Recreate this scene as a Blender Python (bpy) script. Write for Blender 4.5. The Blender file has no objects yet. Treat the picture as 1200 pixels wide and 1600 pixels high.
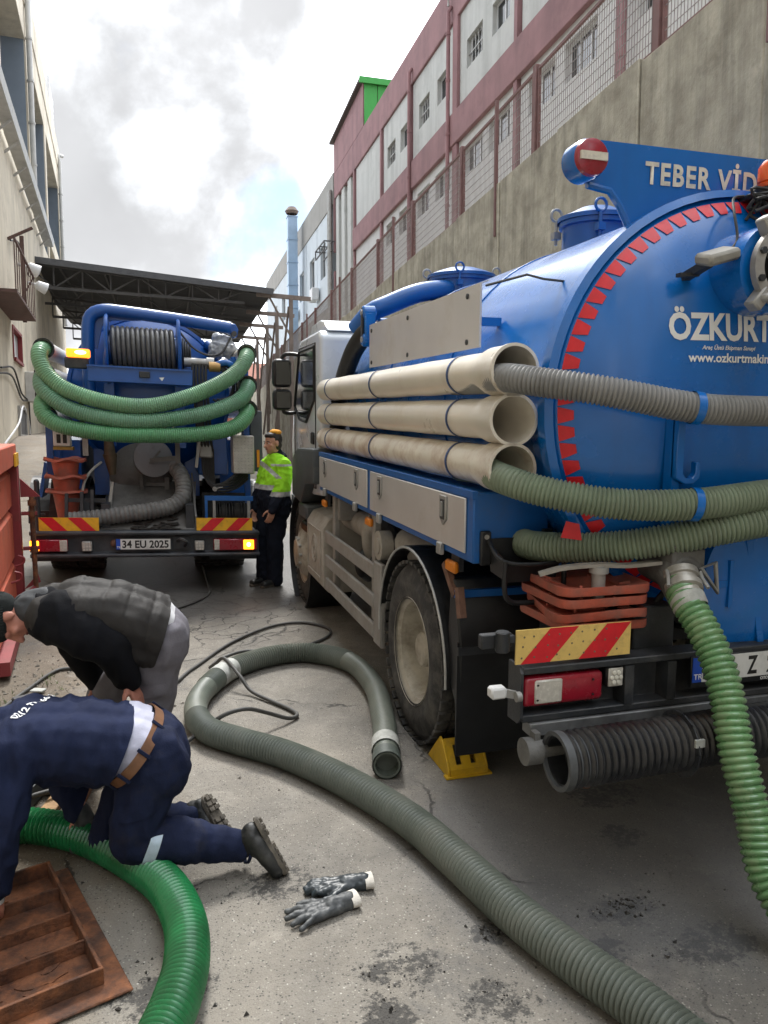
import bpy, bmesh, math, random
from mathutils import Vector, Matrix, noise
random.seed(7)
S = bpy.context.scene
COL = S.collection
PI = math.pi

# ------------------------------------------------------------------ camera
CAM_H = 1.80
CAM_YAW, CAM_PITCH = math.radians(16.593), math.radians(6.654)


def cam_rot(yaw, pitch):
    return Matrix.Rotation(-yaw, 3, 'Z') @ Matrix.Rotation(PI / 2 - pitch, 3, 'X')


cam = bpy.data.cameras.new('camera')
cam.sensor_fit = 'VERTICAL'
cam.sensor_height = 32.0
cam.lens = 24.0
cam.clip_start = 0.05
cam.clip_end = 3000
cam_o = bpy.data.objects.new('camera', cam)
COL.objects.link(cam_o)
cam_o.matrix_world = Matrix.Translation((0, 0, CAM_H)) @ cam_rot(CAM_YAW, CAM_PITCH).to_4x4()
S.camera = cam_o

# ------------------------------------------------------------------ light, sky, exposure
SUN_EL, SUN_AZ = math.radians(52), math.radians(8)      # azimuth from +Y (along the street) towards +X
S.view_settings.view_transform = 'Standard'
S.view_settings.look = 'None'
S.view_settings.exposure = 1.52
S.view_settings.gamma = 1.0
S.view_settings.use_curve_mapping = False
sun = bpy.data.lights.new('sun', 'SUN')
sun.energy = 1.5
sun.angle = math.radians(14)
sun.color = (1.0, 0.97, 0.92)
sun_o = bpy.data.objects.new('sun', sun)
COL.objects.link(sun_o)
sd = Vector((math.sin(SUN_AZ) * math.cos(SUN_EL), math.cos(SUN_AZ) * math.cos(SUN_EL), math.sin(SUN_EL)))
sun_o.rotation_euler = sd.to_track_quat('Z', 'Y').to_euler()

W = bpy.data.worlds.new('World')
S.world = W
W.use_nodes = True
wn, wl = W.node_tree.nodes, W.node_tree.links
wn.clear()


def N(nodes, typ, **kw):
    n = nodes.new(typ)
    for k, v in kw.items():
        if k in n.inputs:
            n.inputs[k].default_value = v
        else:
            setattr(n, k, v)
    return n


def wmath(op, a, b=None, c=None, clamp=False):
    n = wn.new('ShaderNodeMath')
    n.operation = op
    n.use_clamp = clamp
    for i, x in enumerate((a, b, c)):
        if x is None:
            continue
        if isinstance(x, (int, float)):
            n.inputs[i].default_value = x
        else:
            wl.new(x, n.inputs[i])
    return n.outputs[0]


def wstep(x, lo, hi):
    n = wn.new('ShaderNodeMapRange')
    n.interpolation_type = 'SMOOTHSTEP'
    n.inputs['From Min'].default_value = lo
    n.inputs['From Max'].default_value = hi
    wl.new(x, n.inputs['Value'])
    return n.outputs['Result']


tc = wn.new('ShaderNodeTexCoord')
DIR = tc.outputs['Generated']
sky = wn.new('ShaderNodeTexSky')
sky.sky_type = 'NISHITA'
sky.sun_disc = False
sky.sun_elevation = SUN_EL
sky.sun_rotation = SUN_AZ
n1 = N(wn, 'ShaderNodeTexNoise', Scale=4.2, Detail=9.0, Roughness=0.55, Distortion=0.2)
SEED = wn.new('ShaderNodeVectorMath')
SEED.operation = 'ADD'
SEED.inputs[1].default_value = (1.2, 9.4, 3.3)
wl.new(DIR, SEED.inputs[0])
wl.new(SEED.outputs[0], n1.inputs['Vector'])
n2 = N(wn, 'ShaderNodeTexNoise', Scale=7.0, Detail=6.0, Roughness=0.55)
wl.new(DIR, n2.inputs['Vector'])


def blob(x, y, z, lo, hi):
    v = Vector((x, y, z)).normalized()
    n = wn.new('ShaderNodeVectorMath')
    n.operation = 'DOT_PRODUCT'
    wl.new(DIR, n.inputs[0])
    n.inputs[1].default_value = v
    return wstep(n.outputs['Value'], lo, hi)


# dark undersides of clouds in view, plus unseen ones added behind the camera to dim reflections, broken up by noise
g = None
for args in [
        (-0.040, 0.945, 0.320, 0.962, 0.992), (-0.060, 0.915, 0.400, 0.960, 0.992), (0.020, 0.950, 0.315, 0.984, 0.9985), (-0.080, 0.970, 0.235, 0.972, 0.995),
        (0.135, 0.893, 0.430, 0.9970, 0.9999), (0.010, 0.912, 0.405, 0.9900, 0.9990), (-0.12, 0.89, 0.43, 0.965, 0.995), (-0.8, -0.3, 0.5, 0.75, 0.99), (0.6, -0.7, 0.4, 0.72, 0.99), (-0.1, -1, 0.25, 0.75, 0.99)]:
    b = blob(*args)
    g = b if g is None else wmath('MAXIMUM', g, b)
gn = wmath('ADD', g, wmath('MULTIPLY', wmath('SUBTRACT', n1.outputs['Fac'], 0.5), 2.4))
gn = wmath('ADD', gn, wmath('MULTIPLY', wmath('SUBTRACT', n2.outputs['Fac'], 0.5), 0.9))
grey = wstep(gn, -0.05, 1.0)
ramp = wn.new('ShaderNodeMix')
ramp.data_type = 'RGBA'
wl.new(grey, ramp.inputs['Factor'])
ramp.inputs['A'].default_value = (11.3, 11.8, 12.5, 1)
ramp.inputs['B'].default_value = (2.60, 2.63, 2.70, 1)
n3 = N(wn, 'ShaderNodeTexNoise', Scale=5.0, Detail=5.0, Roughness=0.5)
wl.new(DIR, n3.inputs['Vector'])
vary = wmath('MULTIPLY_ADD', n3.outputs['Fac'], 0.6, 0.7)
cl = wn.new('ShaderNodeMix')
cl.data_type = 'RGBA'
cl.blend_type = 'MULTIPLY'
cl.inputs['Factor'].default_value = 1.0
wl.new(ramp.outputs['Result'], cl.inputs['A'])
wl.new(vary, cl.inputs['B'])
hole = wmath('MAXIMUM', blob(0.140, 0.970, 0.195, 0.9950, 0.9997), blob(0.150, 0.958, 0.245, 0.9970, 0.9999))
hn = wmath('ADD', hole, wmath('MULTIPLY', wmath('SUBTRACT', n2.outputs['Fac'], 0.5), 2.4))
holem = wmath('MULTIPLY', wstep(hn, 0.45, 1.25), 0.85)
mx = wn.new('ShaderNodeMix')
mx.data_type = 'RGBA'
wl.new(holem, mx.inputs['Factor'])
wl.new(cl.outputs['Result'], mx.inputs['A'])
skb = wn.new('ShaderNodeMix')
skb.data_type = 'RGBA'
skb.blend_type = 'MULTIPLY'
skb.inputs['Factor'].default_value = 1.0
skb.inputs['B'].default_value = (0.52, 0.58, 0.62, 1)
wl.new(sky.outputs['Color'], skb.inputs['A'])
wl.new(skb.outputs['Result'], mx.inputs['B'])
bg = wn.new('ShaderNodeBackground')
bg.inputs['Strength'].default_value = 0.10
wl.new(mx.outputs['Result'], bg.inputs['Color'])
wo = wn.new('ShaderNodeOutputWorld')
wl.new(bg.outputs['Background'], wo.inputs['Surface'])
S.cycles.max_bounces = 6


# ------------------------------------------------------------------ materials
MATS = {}


def mat(name, col, rough=0.6, metal=0.0, var=0.18, vs=6.0, bump=0.15, bs=90.0, dirt=None, damt=0.0, ds=3.0,
        coat=0.0, col2=None, streak=0.0, emit=None, estr=0.0, spec=0.5, trans=0.0, alpha=1.0, droll=0.75):
    """Procedural paint/rubber/metal: colour noise, optional dirt patches, optional vertical streaks, fine bump."""
    if name in MATS:
        return MATS[name]
    m = bpy.data.materials.new(name)
    m.use_nodes = True
    nd, lk = m.node_tree.nodes, m.node_tree.links
    p = nd['Principled BSDF']
    t = nd.new('ShaderNodeTexCoord')
    no = N(nd, 'ShaderNodeTexNoise', Scale=vs, Detail=6.0, Roughness=0.6)
    lk.new(t.outputs['Object'], no.inputs['Vector'])
    r = nd.new('ShaderNodeValToRGB')
    lo = [c * (1 - var) for c in col]
    hi = [min(1, c * (1 + var)) for c in (col2 or col)]
    r.color_ramp.elements[0].position = 0.32
    r.color_ramp.elements[1].position = 0.68
    r.color_ramp.elements[0].color = (*lo, 1)
    r.color_ramp.elements[1].color = (*hi, 1)
    lk.new(no.outputs['Fac'], r.inputs['Fac'])
    out = r.outputs['Color']
    rv = None

    def layer(mask, color):
        nonlocal out
        mm = nd.new('ShaderNodeMix')
        mm.data_type = 'RGBA'
        lk.new(mask, mm.inputs['Factor'])
        lk.new(out, mm.inputs['A'])
        mm.inputs['B'].default_value = (*color, 1)
        out = mm.outputs['Result']

    if dirt and damt > 0:
        n2_ = N(nd, 'ShaderNodeTexNoise', Scale=ds, Detail=8.0, Roughness=0.7)
        lk.new(t.outputs['Object'], n2_.inputs['Vector'])
        mr = nd.new('ShaderNodeMapRange')
        mr.inputs['From Min'].default_value = 0.62 - 0.35 * damt
        mr.inputs['From Max'].default_value = 0.86 - 0.25 * damt
        mr.inputs['To Max'].default_value = min(1.0, 0.5 + damt * 0.6)
        lk.new(n2_.outputs['Fac'], mr.inputs['Value'])
        layer(mr.outputs['Result'], dirt)
        rv = mr.outputs['Result']
    if streak > 0:
        mp = nd.new('ShaderNodeMapping')
        mp.inputs['Scale'].default_value = (1.0, 1.0, 0.06)
        lk.new(t.outputs['Object'], mp.inputs['Vector'])
        n3_ = N(nd, 'ShaderNodeTexNoise', Scale=ds * 1.6, Detail=6.0, Roughness=0.65)
        lk.new(mp.outputs['Vector'], n3_.inputs['Vector'])
        mr = nd.new('ShaderNodeMapRange')
        mr.inputs['From Min'].default_value = 0.46
        mr.inputs['From Max'].default_value = 0.78
        mr.inputs['To Max'].default_value = streak
        lk.new(n3_.outputs['Fac'], mr.inputs['Value'])
        layer(mr.outputs['Result'], dirt or tuple(c * 0.4 for c in col))
    lk.new(out, p.inputs['Base Color'])
    p.inputs['Roughness'].default_value = rough
    p.inputs['Metallic'].default_value = metal
    p.inputs['Specular IOR Level'].default_value = spec
    p.inputs['Coat Weight'].default_value = coat
    p.inputs['Coat Roughness'].default_value = 0.12
    if trans:
        p.inputs['Transmission Weight'].default_value = trans
    if alpha < 1:
        p.inputs['Alpha'].default_value = alpha
    rr = nd.new('ShaderNodeMapRange')
    rr.inputs['To Min'].default_value = max(0.03, rough - 0.10)
    rr.inputs['To Max'].default_value = min(1, rough + 0.12)
    lk.new(no.outputs['Fac'], rr.inputs['Value'])
    ro = rr.outputs['Result']
    if rv is not None:
        mm = nd.new('ShaderNodeMix')
        lk.new(rv, mm.inputs['Factor'])
        lk.new(ro, mm.inputs['A'])
        mm.inputs['B'].default_value = max(droll, rough)
        ro = mm.outputs['Result']
    lk.new(ro, p.inputs['Roughness'])
    if bump > 0:
        nb = N(nd, 'ShaderNodeTexNoise', Scale=bs, Detail=4.0, Roughness=0.6)
        lk.new(t.outputs['Object'], nb.inputs['Vector'])
        b = nd.new('ShaderNodeBump')
        b.inputs['Strength'].default_value = bump
        b.inputs['Distance'].default_value = 0.01
        lk.new(nb.outputs['Fac'], b.inputs['Height'])
        lk.new(b.outputs['Normal'], p.inputs['Normal'])
    if emit:
        p.inputs['Emission Color'].default_value = (*emit, 1)
        p.inputs['Emission Strength'].default_value = estr
    MATS[name] = m
    return m


# ------------------------------------------------------------------ mesh building
def frame_of(d):
    d = Vector(d).normalized()
    u = Vector((0, 0, 1)) if abs(d.z) < 0.95 else Vector((1, 0, 0))
    x = u.cross(d).normalized()
    y = d.cross(x).normalized()
    return x, y, d


class MB:
    def __init__(s):
        s.v, s.f, s.mi = [], [], []
        s.cur = 0

    def add(s, vs, fs):
        o = len(s.v)
        s.v += [Vector(a) for a in vs]
        s.f += [tuple(o + i for i in f) for f in fs]
        s.mi += [s.cur] * len(fs)
        return s

    def box(s, x0, x1, y0, y1, z0, z1):
        x0, x1 = sorted((x0, x1)); y0, y1 = sorted((y0, y1)); z0, z1 = sorted((z0, z1))
        v = [(x0, y0, z0), (x1, y0, z0), (x1, y1, z0), (x0, y1, z0), (x0, y0, z1), (x1, y0, z1), (x1, y1, z1), (x0, y1, z1)]
        return s.add(v, [(0, 3, 2, 1), (4, 5, 6, 7), (0, 1, 5, 4), (1, 2, 6, 5), (2, 3, 7, 6), (3, 0, 4, 7)])

    def obox(s, c, size, rot=None):
        c = Vector(c)
        h = [a / 2 for a in size]
        R = rot or Matrix.Identity(3)
        v = [c + R @ Vector((x * h[0], y * h[1], z * h[2])) for z in (-1, 1) for x, y in ((-1, -1), (1, -1), (1, 1), (-1, 1))]
        return s.add(v, [(0, 3, 2, 1), (4, 5, 6, 7), (0, 1, 5, 4), (1, 2, 6, 5), (2, 3, 7, 6), (3, 0, 4, 7)])

    def bar(s, p0, p1, w, h, up=(0, 0, 1)):
        p0, p1 = Vector(p0), Vector(p1)
        d = (p1 - p0)
        L = d.length
        d.normalize()
        up = Vector(up)
        if abs(d.dot(up)) > 0.98:
            up = Vector((0, 1, 0))
        x = d.cross(up).normalized()
        z = x.cross(d).normalized()
        return s.obox((p0 + p1) / 2, (w, L, h), Matrix((x, d, z)).transposed())

    def tube(s, pts, r, seg=12, caps=True, closed=False):
        pts = [Vector(p) for p in pts]
        n = len(pts)
        rs = r if isinstance(r, (list, tuple)) else [r] * n
        tg = []
        for i in range(n):
            if closed:
                a, b = pts[i - 1], pts[(i + 1) % n]
            else:
                a, b = pts[max(0, i - 1)], pts[min(n - 1, i + 1)]
            d = b - a
            tg.append(d.normalized() if d.length > 1e-9 else Vector((0, 0, 1)))
        # repeated points (steps in radius): borrow the neighbour's tangent
        x, y, _ = frame_of(tg[0])
        o = len(s.v)
        for i in range(n):
            x = x - tg[i] * x.dot(tg[i])
            x.normalize()
            y = tg[i].cross(x)
            for k in range(seg):
                a = 2 * PI * k / seg
                s.v.append(pts[i] + (x * math.cos(a) + y * math.sin(a)) * rs[i])
        fs = []
        m = n if closed else n - 1
        for i in range(m):
            j = (i + 1) % n
            for k in range(seg):
                k2 = (k + 1) % seg
                fs.append((o + i * seg + k, o + i * seg + k2, o + j * seg + k2, o + j * seg + k))
        if caps and not closed:
            fs.append(tuple(o + k for k in reversed(range(seg))))
            fs.append(tuple(o + (n - 1) * seg + k for k in range(seg)))
        s.f += fs
        s.mi += [s.cur] * len(fs)
        return s

    def cyl(s, p0, p1, r0, r1=None, seg=20, caps=True):
        return s.tube([p0, p1], [r0, r0 if r1 is None else r1], seg, caps)

    def lathe(s, prof, o, axis=(0, 0, 1), seg=32, a0=0.0, a1=2 * PI, close=False):
        """prof: list of (radius, height along axis). close joins last to first profile point."""
        x, y, d = frame_of(axis)
        o = Vector(o)
        full = abs(a1 - a0 - 2 * PI) < 1e-6
        na = seg if full else seg + 1
        b = len(s.v)
        for (r, h) in prof:
            for k in range(na):
                a = a0 + (a1 - a0) * k / seg
                s.v.append(o + d * h + (x * math.cos(a) + y * math.sin(a)) * r)
        fs = []
        n = len(prof)
        for i in range(n if close else n - 1):
            j = (i + 1) % n
            for k in range(seg):
                k2 = (k + 1) % na
                fs.append((b + i * na + k, b + i * na + k2, b + j * na + k2, b + j * na + k))
        s.f += fs
        s.mi += [s.cur] * len(fs)
        return s

    def prism(s, pts, o, ux, uy, t):
        """2-D outline pts extruded by t along ux x uy."""
        o, ux, uy = Vector(o), Vector(ux), Vector(uy)
        nrm = ux.cross(uy).normalized() * t
        n = len(pts)
        b = len(s.v)
        for k in (0, 1):
            for (a, c) in pts:
                s.v.append(o + ux * a + uy * c + nrm * k)
        fs = [tuple(b + i for i in reversed(range(n))), tuple(b + n + i for i in range(n))]
        for i in range(n):
            j = (i + 1) % n
            fs.append((b + i, b + j, b + n + j, b + n + i))
        s.f += fs
        s.mi += [s.cur] * len(fs)
        return s

    def ell(s, c, rad, rot=None, seg=14, rings=9):
        c = Vector(c)
        R = rot or Matrix.Identity(3)
        rad = (rad,) * 3 if isinstance(rad, (int, float)) else rad
        b = len(s.v)
        for i in range(1, rings):
            th = PI * i / rings
            for k in range(seg):
                a = 2 * PI * k / seg
                s.v.append(c + R @ Vector((rad[0] * math.sin(th) * math.cos(a), rad[1] * math.sin(th) * math.sin(a), rad[2] * math.cos(th))))
        t = len(s.v)
        s.v.append(c + R @ Vector((0, 0, rad[2])))
        s.v.append(c + R @ Vector((0, 0, -rad[2])))
        fs = []
        for i in range(rings - 2):
            for k in range(seg):
                k2 = (k + 1) % seg
                fs.append((b + i * seg + k, b + (i + 1) * seg + k, b + (i + 1) * seg + k2, b + i * seg + k2))
        for k in range(seg):
            k2 = (k + 1) % seg
            fs.append((t, b + k, b + k2))
            fs.append((t + 1, b + (rings - 2) * seg + k2, b + (rings - 2) * seg + k))
        s.f += fs
        s.mi += [s.cur] * len(fs)
        return s

    def cap(s, p0, p1, r0, r1=None, seg=14):
        """tapered capsule"""
        r1 = r0 if r1 is None else r1
        s.tube([p0, p1], [r0, r1], seg)
        s.ell(p0, r0, None, seg, 8)
        s.ell(p1, r1, None, seg, 8)
        return s


ORG = {}


def finish(name, me, m, parent=None, smooth=38, label=None, cat=None, group=None, kind=None):
    for x in (m if isinstance(m, (list, tuple)) else [m]):
        me.materials.append(x)
    if smooth:
        me.polygons.foreach_set('use_smooth', [True] * len(me.polygons))
        me.set_sharp_from_angle(angle=math.radians(smooth))
    o = bpy.data.objects.new(name, me)
    COL.objects.link(o)
    if parent is not None:
        o.parent = parent
        ORG[o.name] = ORG.get(parent.name, Vector())
    tag(o, label, cat, group, kind)
    return o


def tag(o, label=None, cat=None, group=None, kind=None):
    if label: o['label'] = label
    if cat: o['category'] = cat
    if group: o['group'] = group
    if kind: o['kind'] = kind
    return o


def build(name, mb, m, parent=None, bevel=0.0, smooth=38, seg=1, **kw):
    off = ORG.get(parent.name, Vector()) if parent is not None else Vector()
    me = bpy.data.meshes.new(name)
    me.from_pydata([tuple(v - off) for v in mb.v], [], mb.f)
    if any(mb.mi):
        me.polygons.foreach_set('material_index', mb.mi)
    bm = bmesh.new()
    bm.from_mesh(me)
    bmesh.ops.recalc_face_normals(bm, faces=bm.faces)
    if bevel > 0:
        es = [e for e in bm.edges if len(e.link_faces) == 2 and e.calc_face_angle(0) > 0.6]
        bmesh.ops.bevel(bm, geom=es, offset=bevel, segments=seg, affect='EDGES', profile=0.6, clamp_overlap=True)
    bm.to_mesh(me)
    bm.free()
    return finish(name, me, m, parent, smooth, **kw)


def thing(name, loc, label, cat, group=None, mtx=None):
    o = bpy.data.objects.new(name, None)
    COL.objects.link(o)
    o.empty_display_size = 0.1
    if mtx is not None:
        o.matrix_world = mtx
        ORG[o.name] = Vector()
    else:
        o.location = loc
        ORG[o.name] = Vector(loc)
    return tag(o, label, cat, group)


def copy_tree(o, parent=None):
    c = o.copy()
    COL.objects.link(c)
    if parent is not None:
        c.parent = parent
    for ch in list(o.children):
        copy_tree(ch, c)
    return c


def spline(pts, step):
    """Catmull-Rom through pts, resampled at equal arc length."""
    P = [Vector(p) for p in pts]
    P = [P[0] * 2 - P[1]] + P + [P[-1] * 2 - P[-2]]
    dense = []
    for i in range(1, len(P) - 2):
        p0, p1, p2, p3 = P[i - 1:i + 3]
        for k in range(24):
            t = k / 24
            dense.append(0.5 * ((2 * p1) + (p2 - p0) * t + (2 * p0 - 5 * p1 + 4 * p2 - p3) * t * t + (3 * p1 - p0 - 3 * p2 + p3) * t ** 3))
    dense.append(P[-2])
    out = [dense[0]]
    acc = 0.0
    for a, b in zip(dense, dense[1:]):
        L = (b - a).length
        if L < 1e-9:
            continue
        while acc + L >= step:
            t = (step - acc) / L
            a = a.lerp(b, t)
            out.append(a)
            L = (b - a).length
            acc = 0.0
        acc += L
    if (out[-1] - dense[-1]).length > step * 0.3:
        out.append(dense[-1])
    return out


def hose_mesh(pts, r, pitch, amp, seg=20, smoothspans=(), mb=None, ribbed=True):
    """Corrugated hose along pts; smoothspans = fractions (a,b) left without ribs."""
    mb = mb or MB()
    q = spline(pts, pitch / 4 if ribbed else 0.03)
    n = len(q)
    rs = []
    pat = (1.0, 0.45, -1.0, 0.45)
    for i in range(n):
        f = i / max(1, n - 1)
        k = 1.0
        for a, b in smoothspans:
            if a <= f <= b:
                k = 0.15
        rs.append(r + amp * pat[i % 4] * k if ribbed else r)
    # hollow ends
    d0 = (q[1] - q[0]).normalized()
    d1 = (q[-1] - q[-2]).normalized()
    mb.tube(q, rs, seg, caps=False)
    for p, d in ((q[0], d0), (q[-1], -d1)):
        mb.lathe([(r, 0.0), (r * 0.86, 0.002), (r * 0.84, 0.07), (0.0, 0.08)], p, d, seg)
    return mb


FONT_DEPS = None


def text_mesh(name, body, m, parent, place, height=None, width=None, bold=0.0, shear=0.0, extrude=0.001, spacing=1.0, warp=None, cleft=False):
    """Lettering as real geometry. place(u, v) -> (point) maps text plane to the surface."""
    cu = bpy.data.curves.new(name, 'FONT')
    cu.body = body
    cu.size = 1.0
    cu.offset = bold
    cu.shear = shear
    cu.space_character = spacing
    cu.extrude = 0.0
    cu.resolution_u = 3
    tmp = bpy.data.objects.new(name + '_tmp', cu)
    COL.objects.link(tmp)
    dg = bpy.context.evaluated_depsgraph_get()
    me = bpy.data.meshes.new_from_object(tmp.evaluated_get(dg))
    bpy.data.objects.remove(tmp)
    bm = bmesh.new()
    bm.from_mesh(me)
    bmesh.ops.remove_doubles(bm, verts=bm.verts, dist=1e-5)
    if warp:
        bmesh.ops.triangulate(bm, faces=bm.faces)
        bmesh.ops.subdivide_edges(bm, edges=[e for e in bm.edges if e.calc_length() > 0.35], cuts=1)
    xs = [v.co.x for v in bm.verts]
    ys = [v.co.y for v in bm.verts]
    x0, x1, y0, y1 = min(xs), max(xs), min(ys), max(ys)
    sy = height / (y1 - y0) if height else None
    sx = width / (x1 - x0) if width else None
    sy = sy or sx
    sx = sx or sy
    off = ORG.get(parent.name, Vector()) if parent is not None else Vector()
    for v in bm.verts:
        v.co = Vector(place((v.co.x - x0) * sx, (v.co.y - y0) * sy)) - off
    bm.to_mesh(me)
    bm.free()
    me.name = name
    return finish(name, me, m, parent, smooth=None)


def displace(me, amp, scale, seed=0.0, stretch=(1, 1, 1), ridge=False):
    me.update()
    vs = me.vertices
    ns = [v.normal.copy() for v in vs]
    for v, nn in zip(vs, ns):
        c = Vector((v.co.x * stretch[0], v.co.y * stretch[1], v.co.z * stretch[2])) * scale + Vector((seed, seed * 1.7, -seed))
        if ridge:
            v.co += nn * amp * (0.6 - 2.4 * abs(noise.noise(c)))
        else:
            v.co += nn * amp * (noise.noise(c) + 0.5 * noise.noise(c * 2.1))


def bisect(me, planes, off=Vector()):
    bm = bmesh.new()
    bm.from_mesh(me)
    for co, no in planes:
        bmesh.ops.bisect_plane(bm, geom=bm.verts[:] + bm.edges[:] + bm.faces[:], plane_co=Vector(co) - off, plane_no=Vector(no), clear_outer=True)
    bm.to_mesh(me)
    bm.free()
    return me


def organic(name, mb, m, parent, voxel=0.012, it=6, wr=(), facemat=None, label=None, cuts=(), **kw):
    """Closed overlapping shapes fused into one continuous surface (voxel remesh + smoothing), with fold displacement."""
    me0 = bpy.data.meshes.new('tmp')
    me0.from_pydata([tuple(v) for v in mb.v], [], mb.f)
    bm = bmesh.new()
    bm.from_mesh(me0)
    bmesh.ops.recalc_face_normals(bm, faces=bm.faces)
    bm.to_mesh(me0)
    bm.free()
    t = bpy.data.objects.new('tmp', me0)
    COL.objects.link(t)
    a = t.modifiers.new('r', 'REMESH')
    a.mode = 'VOXEL'
    a.voxel_size = voxel
    b = t.modifiers.new('s', 'SMOOTH')
    b.iterations = it
    b.factor = 0.5
    dg = bpy.context.evaluated_depsgraph_get()
    me = bpy.data.meshes.new_from_object(t.evaluated_get(dg))
    bpy.data.objects.remove(t)
    for w in wr:
        displace(me, *w)
    if cuts:
        bisect(me, cuts)
    if facemat:
        me.polygons.foreach_set('material_index', [facemat(p.center) for p in me.polygons])
    off = ORG.get(parent.name, Vector()) if parent is not None else Vector()
    for v in me.vertices:
        v.co -= off
    me.name = name
    return finish(name, me, m, parent, smooth=None if False else 80, label=label, **kw)


# ------------------------------------------------------------------ palette
M_BLUE = mat('blue_paint', (0.0005, 0.128, 0.46), rough=0.24, var=0.08, vs=2.5, bump=0.02, bs=30, dirt=(0.02, 0.07, 0.20), damt=0.2, ds=2.2, coat=0.45, droll=0.6, streak=0.42)
M_BLUED = mat('worn_blue_paint', (0.006, 0.105, 0.37), rough=0.38, var=0.15, vs=5, bump=0.05, dirt=(0.06, 0.085, 0.13), damt=0.28, ds=5, coat=0.15)
M_STEEL = mat('brushed_stainless', (0.60, 0.59, 0.58), rough=0.36, metal=0.35, var=0.05, vs=3, bump=0.03, bs=200, dirt=(0.50, 0.45, 0.39), damt=0.2, ds=2)
M_GALV = mat('galvanised_grey', (0.36, 0.36, 0.35), rough=0.5, metal=0.4, var=0.2, vs=12, bump=0.08, dirt=(0.22, 0.18, 0.13), damt=0.4, ds=6)
M_CHASS = mat('dark_chassis_steel', (0.024, 0.027, 0.032), rough=0.5, var=0.3, vs=8, bump=0.2, dirt=(0.095, 0.092, 0.088), damt=0.42, ds=5)
M_BLACK = mat('black_plastic', (0.009, 0.010, 0.012), rough=0.42, var=0.25, vs=9, bump=0.1, dirt=(0.045, 0.044, 0.042), damt=0.25, ds=5)
M_RUB = mat('tyre_rubber', (0.030, 0.030, 0.031), rough=0.75, var=0.25, vs=14, bump=0.25, bs=120, dirt=(0.135, 0.128, 0.115), damt=0.55, ds=7)
M_RIM = mat('beige_rim_paint', (0.42, 0.385, 0.32), rough=0.5, var=0.15, vs=9, bump=0.1, dirt=(0.10, 0.075, 0.05), damt=0.45, ds=6)
M_PVC = mat('cream_plastic_pipe', (0.76, 0.71, 0.615), rough=0.30, var=0.06, vs=3, bump=0.02, dirt=(0.50, 0.41, 0.29), damt=0.25, ds=2.5, coat=0.2)
M_PVCR = mat('cream_plastic_pipe_rusty', (0.74, 0.69, 0.59), rough=0.33, var=0.06, vs=3, bump=0.04, dirt=(0.26, 0.115, 0.045), damt=0.46, ds=3.6)
M_SKIRT = mat('dusty_grey_guard', (0.27, 0.26, 0.245), rough=0.6, var=0.12, vs=5, bump=0.12, dirt=(0.20, 0.17, 0.14), damt=0.5, ds=4)
M_BEIGE = mat('dusty_beige_tank', (0.36, 0.335, 0.295), rough=0.6, var=0.12, vs=5, bump=0.1, dirt=(0.20, 0.17, 0.13), damt=0.5, ds=4)
M_CAB = mat('white_cab_paint', (0.60, 0.64, 0.68), rough=0.28, var=0.04, vs=3, bump=0.01, dirt=(0.42, 0.42, 0.40), damt=0.22, ds=2, coat=0.5)
M_GLASSD = mat('dark_window_glass', (0.012, 0.015, 0.018), rough=0.06, var=0.1, bump=0.0, spec=0.8)
M_CONE = mat('orange_cone_plastic', (0.46, 0.098, 0.058), rough=0.6, var=0.2, vs=7, bump=0.2, dirt=(0.17, 0.105, 0.085), damt=0.6, ds=9)
M_RED = mat('red_reflective_tape', (0.62, 0.012, 0.022), rough=0.35, var=0.10, vs=20, bump=0.05, dirt=(0.35, 0.03, 0.04), damt=0.2, ds=12)
M_YEL = mat('pale_yellow_board', (0.70, 0.49, 0.15), rough=0.45, var=0.08, vs=10, bump=0.05, dirt=(0.32, 0.22, 0.09), damt=0.3, ds=25)
M_YEL2 = mat('yellow_board', (0.78, 0.42, 0.02), rough=0.45, var=0.08, vs=10, bump=0.05, dirt=(0.35, 0.2, 0.04), damt=0.3, ds=12)
M_TAIL = mat('red_lamp_lens', (0.30, 0.010, 0.026), rough=0.22, var=0.1, vs=30, bump=0.05, coat=0.4, dirt=(0.16, 0.03, 0.035), damt=0.35, ds=8)
M_CLEAR = mat('clear_lamp_lens', (0.52, 0.50, 0.45), rough=0.25, var=0.15, vs=40, bump=0.1, coat=0.3)
M_AMBER = mat('amber_lens', (0.72, 0.22, 0.015), rough=0.3, var=0.1, bump=0.05)
M_WHITE = mat('white_lettering', (0.78, 0.78, 0.76), rough=0.5, var=0.05, bump=0.0)
M_WORNW = mat('worn_cream_lettering', (0.66, 0.62, 0.52), rough=0.6, var=0.1, vs=20, bump=0.0, dirt=(0.22, 0.22, 0.24), damt=0.35, ds=18)
M_INK = mat('black_ink', (0.012, 0.012, 0.013), rough=0.5, var=0.1, bump=0.0)
M_EU = mat('blue_ink', (0.01, 0.07, 0.45), rough=0.4, var=0.05, bump=0.0)
M_WIRE = mat('black_cable', (0.02, 0.02, 0.02), rough=0.55, var=0.2, bump=0.05)
M_CONC = mat('retaining_wall_concrete', (0.335, 0.305, 0.235), rough=0.9, var=0.16, vs=3.2, bump=0.45, bs=40, dirt=(0.110, 0.104, 0.082), damt=0.22, ds=4.0, streak=0.60, col2=(0.45, 0.42, 0.335))
M_PINK = mat('dusty_pink_render', (0.285, 0.160, 0.168), rough=0.9, var=0.16, vs=1.2, bump=0.25, bs=30, dirt=(0.14, 0.075, 0.085), damt=0.25, ds=1.5, streak=0.45)
M_PLAST = mat('stained_grey_render', (0.54, 0.55, 0.535), rough=0.9, var=0.12, vs=0.9, bump=0.25, bs=25, dirt=(0.25, 0.26, 0.245), damt=0.35, ds=0.9, streak=0.65)
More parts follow.
